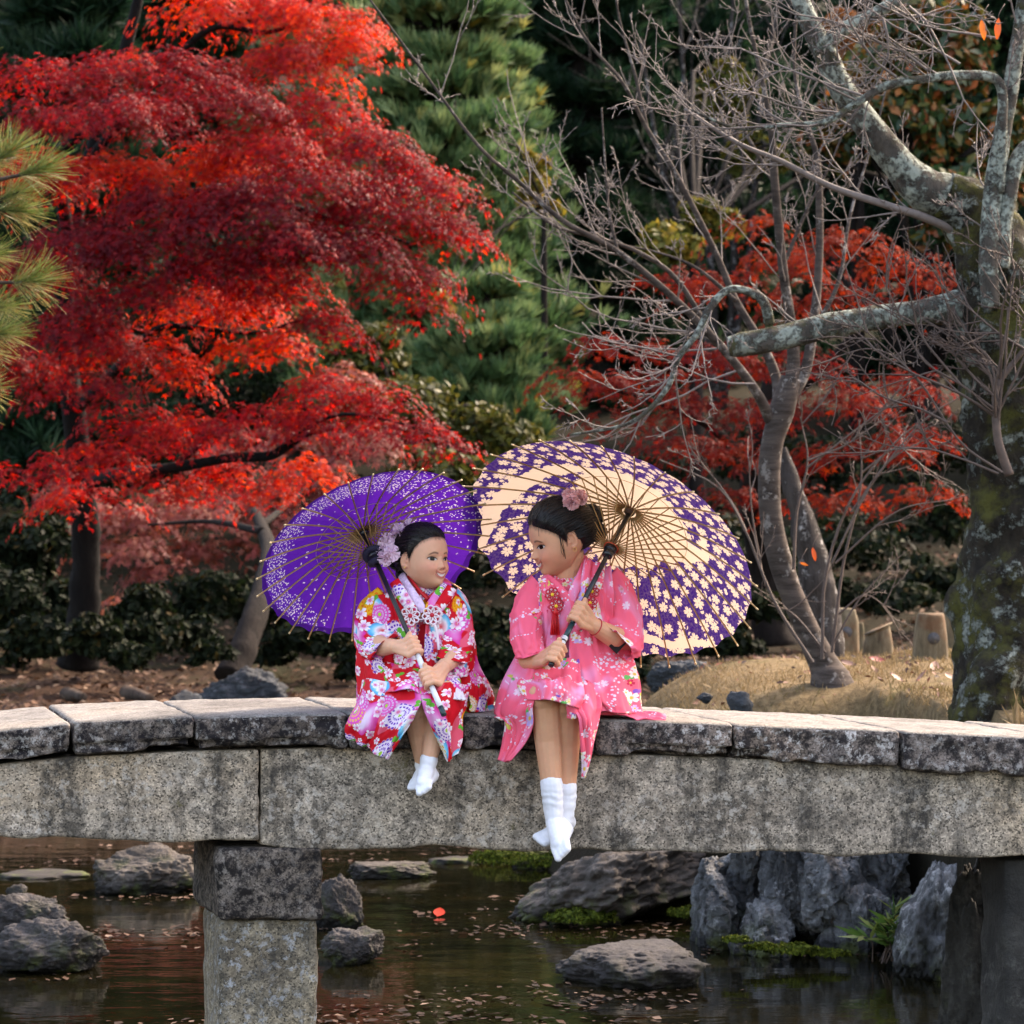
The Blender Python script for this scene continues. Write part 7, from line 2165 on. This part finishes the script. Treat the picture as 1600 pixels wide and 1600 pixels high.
for (px, py, c) in spots:
    d = 12.0
    for _ in range(12):
        q = P(px, py, d); z = float(ground_h(q[0], q[1]))
        d = np.clip((CAMZ - z - 0.01) * FPX / (py - 800), 11.5, 16.5)
    q = P(px, py, d); q[2] = float(ground_h(q[0], q[1])) + 0.018
    s = rs.uniform(0.055, 0.085)
    V = CURL[0] * s
    nr = np.array([[rs.normal() * .35, -0.35 + rs.normal() * .2, 1.0]])
    V = V @ rot_to(nr, np.array([rs.uniform(0, 6.3)]))[0].T + q
    o = mk('fallen_leaf', V, CURL[1], M_fallen[c])
    tag(o, 'curled %s fallen cherry leaf lying on the golden grass' % names[c], 'leaf', 'fallen %s leaves on the grass' % names[c])

def turf_litter():
    rs = np.random.RandomState(29)
    x, y, z = ground_pts(rs, 900, 0.2, 4.2, 3.6, 8.5, 0.6)
    p = np.stack([x, y, z + 0.022], 1); n = len(p)
    nr = np.stack([rs.normal(size=n) * 0.5, rs.normal(size=n) * 0.5 - .3, np.ones(n)], 1)
    m = leaf_mat('turf_leaf', [(0, (0.03, 0.014, 0.009)), (0.5, (0.10, 0.04, 0.024)), (0.8, (0.18, 0.05, 0.025)), (1, (0.24, 0.14, 0.09))], 0.1, rough=0.6, spec=0.2)
    V, F, kk = instances(LEAF_OVAL[0], LEAF_OVAL[1], p, rot_to(nr, rs.uniform(0, 6.3, n)), rs.uniform(0.02, 0.05, n))
    o = mk('leaf_crumbs', V, F, m, smooth=False, attrs={'rnd': np.repeat(rs.rand(n), kk)})
    tag(o, 'small brown leaf crumbs scattered over the dry grass', kind='stuff')
turf_litter()

def floating():
    rs = np.random.RandomState(19)
    n = 20000
    x = rs.uniform(-3.4, 2.6, n); y = rs.uniform(0.3, 7.0, n)
    a = fbm(np.stack([x * 0.5, y * 1.9, 0 * x], -1), 4, 41)
    ok = (a > 0.14 + 0.6 * rs.rand(n)) & (ground_h(x, y) < -0.1)
    x, y = x[ok], y[ok]
    n = len(x)
    p = np.stack([x, y, np.full(n, 0.006)], 1)
    nr = np.stack([rs.normal(size=n) * 0.12, rs.normal(size=n) * 0.12, np.ones(n)], 1)
    m = leaf_mat('floating_leaf', [(0, (0.014, 0.008, 0.005)), (0.5, (0.04, 0.019, 0.011)), (0.85, (0.085, 0.045, 0.028)), (1, (0.20, 0.135, 0.10))], 0.1, rough=0.75, spec=0.15)
    V, F, k = instances(LEAF_OVAL[0] * np.array([1.3, 1, 0.5]), LEAF_OVAL[1], p, rot_to(nr, rs.uniform(0, 6.3, n)), rs.uniform(0.012, 0.05, n) * rs.uniform(.6, 1.3, n))
    o = mk('floating_leaves', V, F, m, smooth=False, attrs={'rnd': np.repeat(rs.rand(n), k)})
    tag(o, 'brown and pale fallen leaves drifting in streaks on the pond', kind='stuff')
    q = P(686, 1431, CAMZ * FPX / 631.0); q[2] = 0.012
    V = CURL[0] * np.array([1, 1, .6]) * 0.10
    V = V @ rot_to(np.array([[.1, -.25, 1.0]]), np.array([1.4]))[0].T + q
    o = mk('floating_leaf', V, CURL[1], plain('floating_leaf_orange', (0.26, 0.016, 0.006), 0.8, spec=0.1))
    tag(o, 'single bright orange red leaf floating on the dark pond', 'leaf')
floating()

def litter():
    rs = np.random.RandomState(23)
    n = 15000
    x = rs.uniform(-6, 6, n); y = rs.uniform(8.6, 20, n)
    z = ground_h(x, y)
    k = z > 0.02
    p = np.stack([x, y, z + 0.02], 1)[k]; n = len(p)
    nr = np.stack([rs.normal(size=n) * 0.4, rs.normal(size=n) * 0.4 - .2, np.ones(n)], 1)
    m = leaf_mat('leaf_litter', [(0, (0.025, 0.011, 0.006)), (0.5, (0.075, 0.033, 0.017)), (0.85, (0.14, 0.07, 0.038)), (1, (0.22, 0.14, 0.09))], 0.1, rough=0.7, spec=0.2)
    V, F, kk = instances(LEAF_OVAL[0], LEAF_OVAL[1], p, rot_to(nr, rs.uniform(0, 6.3, n)), rs.uniform(0.04, 0.10, n))
    o = mk('leaf_litter', V, F, m, smooth=False, attrs={'rnd': np.repeat(rs.rand(n) ** 1.4, kk)})
    tag(o, 'brown leaf litter on the far bank and the shaded slope', kind='stuff')
litter()

# fallen branches on the far bank
for i, (x0, y0, x1, y1, lab) in enumerate([(105, 1050, 130, 1078, 'short grey fallen branch on the brown far bank'), (195, 1072, 235, 1058, 'dark fallen branch lying on the brown far bank')]):
    d = 20.4
    C = catmull(PS([(x0, y0, d + .2), ((x0 + x1) / 2 + 3, (y0 + y1) / 2 - 4, d), (x1, y1, d - .2)]), 10)
    C[:, 2] = ground_h(C[:, 0], C[:, 1]) + 0.04
    V, F, u = tube(C, np.linspace(0.05, 0.03, 10), 8, True, 0.2, i, 12)
    tag(mk('fallen_branch', V, F, M_bark_mid), lab, 'branch')

# ------------------------------------------------------------------ weathered posts by the path
def post_mat():
    t = NT('weathered_post')
    co = t.coord('Object')
    sc = t.vmath('MULTIPLY', co, (1, 1, 0.2))
    n = t.noise(sc, 30, 6, 0.7)
    c = t.ramp(n, [(0.3, (0.045, 0.034, 0.02)), (0.55, (0.135, 0.102, 0.062)), (0.75, (0.22, 0.18, 0.125))])
    n2 = t.noise(co, 5, 5, 0.6)
    c = t.mix(t.map(n2, 0.52, 0.66, 0, 0.7), c, (0.10, 0.04, 0.016))
    c = t.mix(t.map(t.noise(t.vmath('ADD', co, (3, 3, 3)), 4, 5, 0.6), 0.56, 0.7, 0, 0.8), c, (0.05, 0.05, 0.026))
    t.bump(n, 0.5, 0.006)
    return t.done(c, 0.85, 0.2)
M_post = post_mat()
M_iron = plain('rusty_iron', (0.05, 0.045, 0.045), 0.6, 0.4, 60)
def post(label, x0, x1, y0, y1, d, slant=0.0, bolt=True, top=0.66):
    c = P((x0 + x1) / 2, y1, d)
    c[2] = min(c[2], float(ground_h(c[0], c[1])) ) - 0.03
    r = (x1 - x0) * d / FPX / 2
    ht = P(0, y0, d)[2] - c[2]
    t = thing('post', label, 'post', 'weathered posts along the path')
    zs = np.array([0, 0.3, 0.55, 0.75, 0.9, 0.97, 1.0]) * ht
    rr = np.array([1.0, 0.99, 0.96, 0.88, 0.78, 0.73, top]) * r
    ns = 24
    a = np.arange(ns) * 2 * pi / ns + 0.2
    sq = 1.0 / np.maximum(np.abs(np.cos(a)), np.abs(np.sin(a))) ** 0.45
    V = np.stack([c[0] + rr[:, None] * (np.cos(a) * sq)[None], c[1] + rr[:, None] * (np.sin(a) * sq)[None], np.broadcast_to(c[2] + zs[:, None], (7, ns))], -1)
    if slant:
        V[..., 2] += (V[..., 0] - c[0]) * slant * (zs / ht)[:, None] ** 3
    V = V.reshape(-1, 3)
    V = V + (fbm(V * 14, 3, int(x0)) * 0.006)[:, None]
    V = np.vstack([V, [c[0], c[1], V[-ns:, 2].mean()]])
    j = np.arange(ns)
    mk('shaft', V, [ring_faces(7, ns), np.stack([np.full(ns, 7 * ns), 6 * ns + j, 6 * ns + (j + 1) % ns], 1)], M_post, t, smooth=True)
    if bolt:
        z = c[2] + ht * 0.58
        C = np.array([[c[0] + r * .05, c[1] - r * 0.99, z], [c[0] + r * .05, c[1] - r * 0.7, z]])
        V, F, u = tube(C, 0.03, 14)
        mk('bolt', V, F, M_iron, t)
post('largest weathered post with a rusty bolt, near the old cherry trunk', 1426, 1482, 958, 1040, 15.0)
post('pale weathered post with a bolt beside the leaning dead trunk', 1296, 1343, 951, 1020, 16.3)
post('short cut post with a slanting top between the bolted posts', 1348, 1396, 982, 1022, 15.8, 0.45, False, 0.95)
post('weathered post half hidden by the old cherry trunk', 1470, 1512, 935, 1022, 16.6)
post('small far post seen between the pale post and the cut post', 1334, 1352, 972, 1012, 17.2, 0, False)

# ------------------------------------------------------------------ bamboo grass and moss at the foot of the rocks
def blades_plant(label, x, y, d, n, L, seed, spread=(-1, .25), cat='plant'):
    rs = np.random.RandomState(seed)
    t = thing('bamboo_grass', label, cat)
    base = P(x, y, d); base[2] = 0.02
    mb, lf = MB(), []
    m = leaf_mat('bamboo_leaf', [(0, (0.035, 0.09, 0.015)), (0.6, (0.09, 0.17, 0.03)), (1, (0.22, 0.24, 0.06))], 0.35, rough=0.5)
    Ps, Ns, Ss = [], [], []
    for k in range(n):
        dv = np.array([rs.uniform(*spread) if rs.rand() < .7 else rs.uniform(-.3, .9), rs.uniform(-.8, .2), rs.uniform(.5, 1.2)]); dv /= np.linalg.norm(dv)
        l = L * rs.uniform(.5, 1.1)
        C = catmull([base + rs.normal(size=3) * .04 * np.array([1, 1, 0]), base + dv * l * .6, base + dv * l + np.array([0, 0, -.15 * l])], 8)
        V, F, u = tube(C, np.linspace(.003, .0015, 8), 4, False); mb.add(V, F)
        for j in range(3, 8):
            for s in (-1, 1):
                tt = C[j] - C[j - 1]; tt /= np.linalg.norm(tt)
                sd = np.cross(tt, [0, 0, 1]); sd /= np.linalg.norm(sd) + 1e-6
                dd = tt * .7 + sd * s * .6 + np.array([0, 0, rs.uniform(-.3, .2)])
                Ps.append(C[j] + dd / np.linalg.norm(dd) * .045); Ns.append(dd); Ss.append(rs.uniform(.07, .13))
    mb.build('stems', M_twig_dark, t)['kind'] = 'stuff'
    leaf = (np.array([(0, 0, -.5), (.09, .02, -.1), (0, .05, .5), (-.09, .02, -.1)]), np.array([(0, 1, 2), (0, 2, 3)]))
    crown_mesh('leaves', m, t, leaf, np.array(Ps), np.array(Ns), np.array(Ss), rs)
blades_plant('green bamboo grass growing between the cliff rock and the triangular rock', 1392, 1500, 11.75, 11, 0.24, 3)

def moss_patch():
    rs = np.random.RandomState(4)
    cs = [(905, 1438, 12.9, .14), (930, 1430, 12.95, .10), (860, 1352, 15, .16), (790, 1350, 15.2, .16), (1240, 1488, 11.8, .09), (1190, 1482, 11.8, .06), (1150, 1470, 11.75, .05), (1300, 1492, 11.8, .06), (1080, 1430, 13, .10), (1440, 1508, 11.5, .06)]
    Ps, Ns = [], []
    for (x, y, d, r) in cs:
        c = P(x, y, d)
        c[2] = max(c[2], 0.01)
        n = int(9000 * r)
        v = rs.normal(size=(n, 3)); v /= np.linalg.norm(v, axis=1)[:, None]; v[:, 2] = np.abs(v[:, 2])
        q = c + v * np.array([r, r * .5, r * .32]) * (1 + .35 * fbm(v * 3 + x, 3, 2))[:, None]
        Ps.append(q); Ns.append(v + rs.normal(size=(n, 3)) * .5)
    p = np.concatenate(Ps); nn = np.concatenate(Ns)
    m = leaf_mat('moss', [(0, (0.02, 0.03, 0.004)), (0.6, (0.06, 0.085, 0.010)), (1, (0.14, 0.16, 0.02))], 0.2, rough=0.8, spec=0.1)
    o = crown_mesh('moss', m, None, LEAF_OVAL, p, nn, rs.uniform(.012, .03, len(p)), rs)
    tag(o, 'green moss cushions along the foot of the rocks', kind='stuff')
moss_patch()

# ------------------------------------------------------------------ craggy rock face below the mound
def cliff():
    """angular blocks standing side by side, grown into one broken face"""
    rs = np.random.RandomState(6)
    mb = MB()
    for (x0, x1, y0, y1, d, dp, ln) in [(1092, 1150, 1352, 1500, 12.15, .5, .05), (1128, 1216, 1300, 1505, 12.3, .6, .10), (1180, 1272, 1290, 1510, 12.2, .7, .14), (1232, 1330, 1300, 1510, 12.1, .7, .16), (1300, 1372, 1296, 1505, 12.25, .7, .12), (1346, 1440, 1300, 1500, 12.4, .7, .10), (1150, 1250, 1420, 1515, 12.0, .4, .05), (1290, 1400, 1400, 1512, 12.05, .5, .1)]:
        V, F = ICO4
        V = np.sign(V) * np.abs(V) ** 0.62
        for _ in range(9):
            n = rs.normal(size=3) * np.array([1, 1.2, .55]); n /= np.linalg.norm(n)
            k = V @ n; c = rs.uniform(.55, .8)
            V = np.where((k > c)[:, None], V - np.outer((k - c) * .95, n), V)
        V = (V - (V.max(0) + V.min(0)) / 2) / ((V.max(0) - V.min(0)) / 2)
        V[:, 0] += ln * V[:, 2] * 1.5
        w, h = (x1 - x0) * d / FPX, (y1 - y0) * d / FPX
        b = P((x0 + x1) / 2, (y0 + y1) / 2, d)
        mb.add(V * np.array([w / 2, dp / 2, h / 2]) + b + np.array([0, dp / 2, 0]), [F])
    me, co = remeshed(mb, 0.011, 0)
    me.update()
    nm = np.empty(len(co) * 3, np.float32); me.vertices.foreach_get('normal', nm); nm = nm.reshape(-1, 3)
    st = fbm(co * np.array([16, 10, 3.2]) + np.array([0, 0, 1]) * co[:, :1] * 2, 5, 12, .58)
    crack = np.clip(1 - np.abs(fbm(co * np.array([9, 6, 2.2]) + 7, 4, 3)) * 4.5, 0, 1) ** 2
    co = co + nm * (0.016 * st + 0.012 * np.round(st * 2) / 2 - 0.030 * crack + 0.006 * fbm(co * 45, 3, 5))[:, None]
    me.vertices.foreach_set('co', co.astype(np.float32).ravel())
    me.polygons.foreach_set('use_smooth', np.zeros(len(me.polygons), bool))
    me.materials.clear(); me.materials.append(M_rock_blue); me.update()
    tag(obj('rock', me), 'blue grey cliff rock with upright cracks under the bridge', 'rock')
cliff()
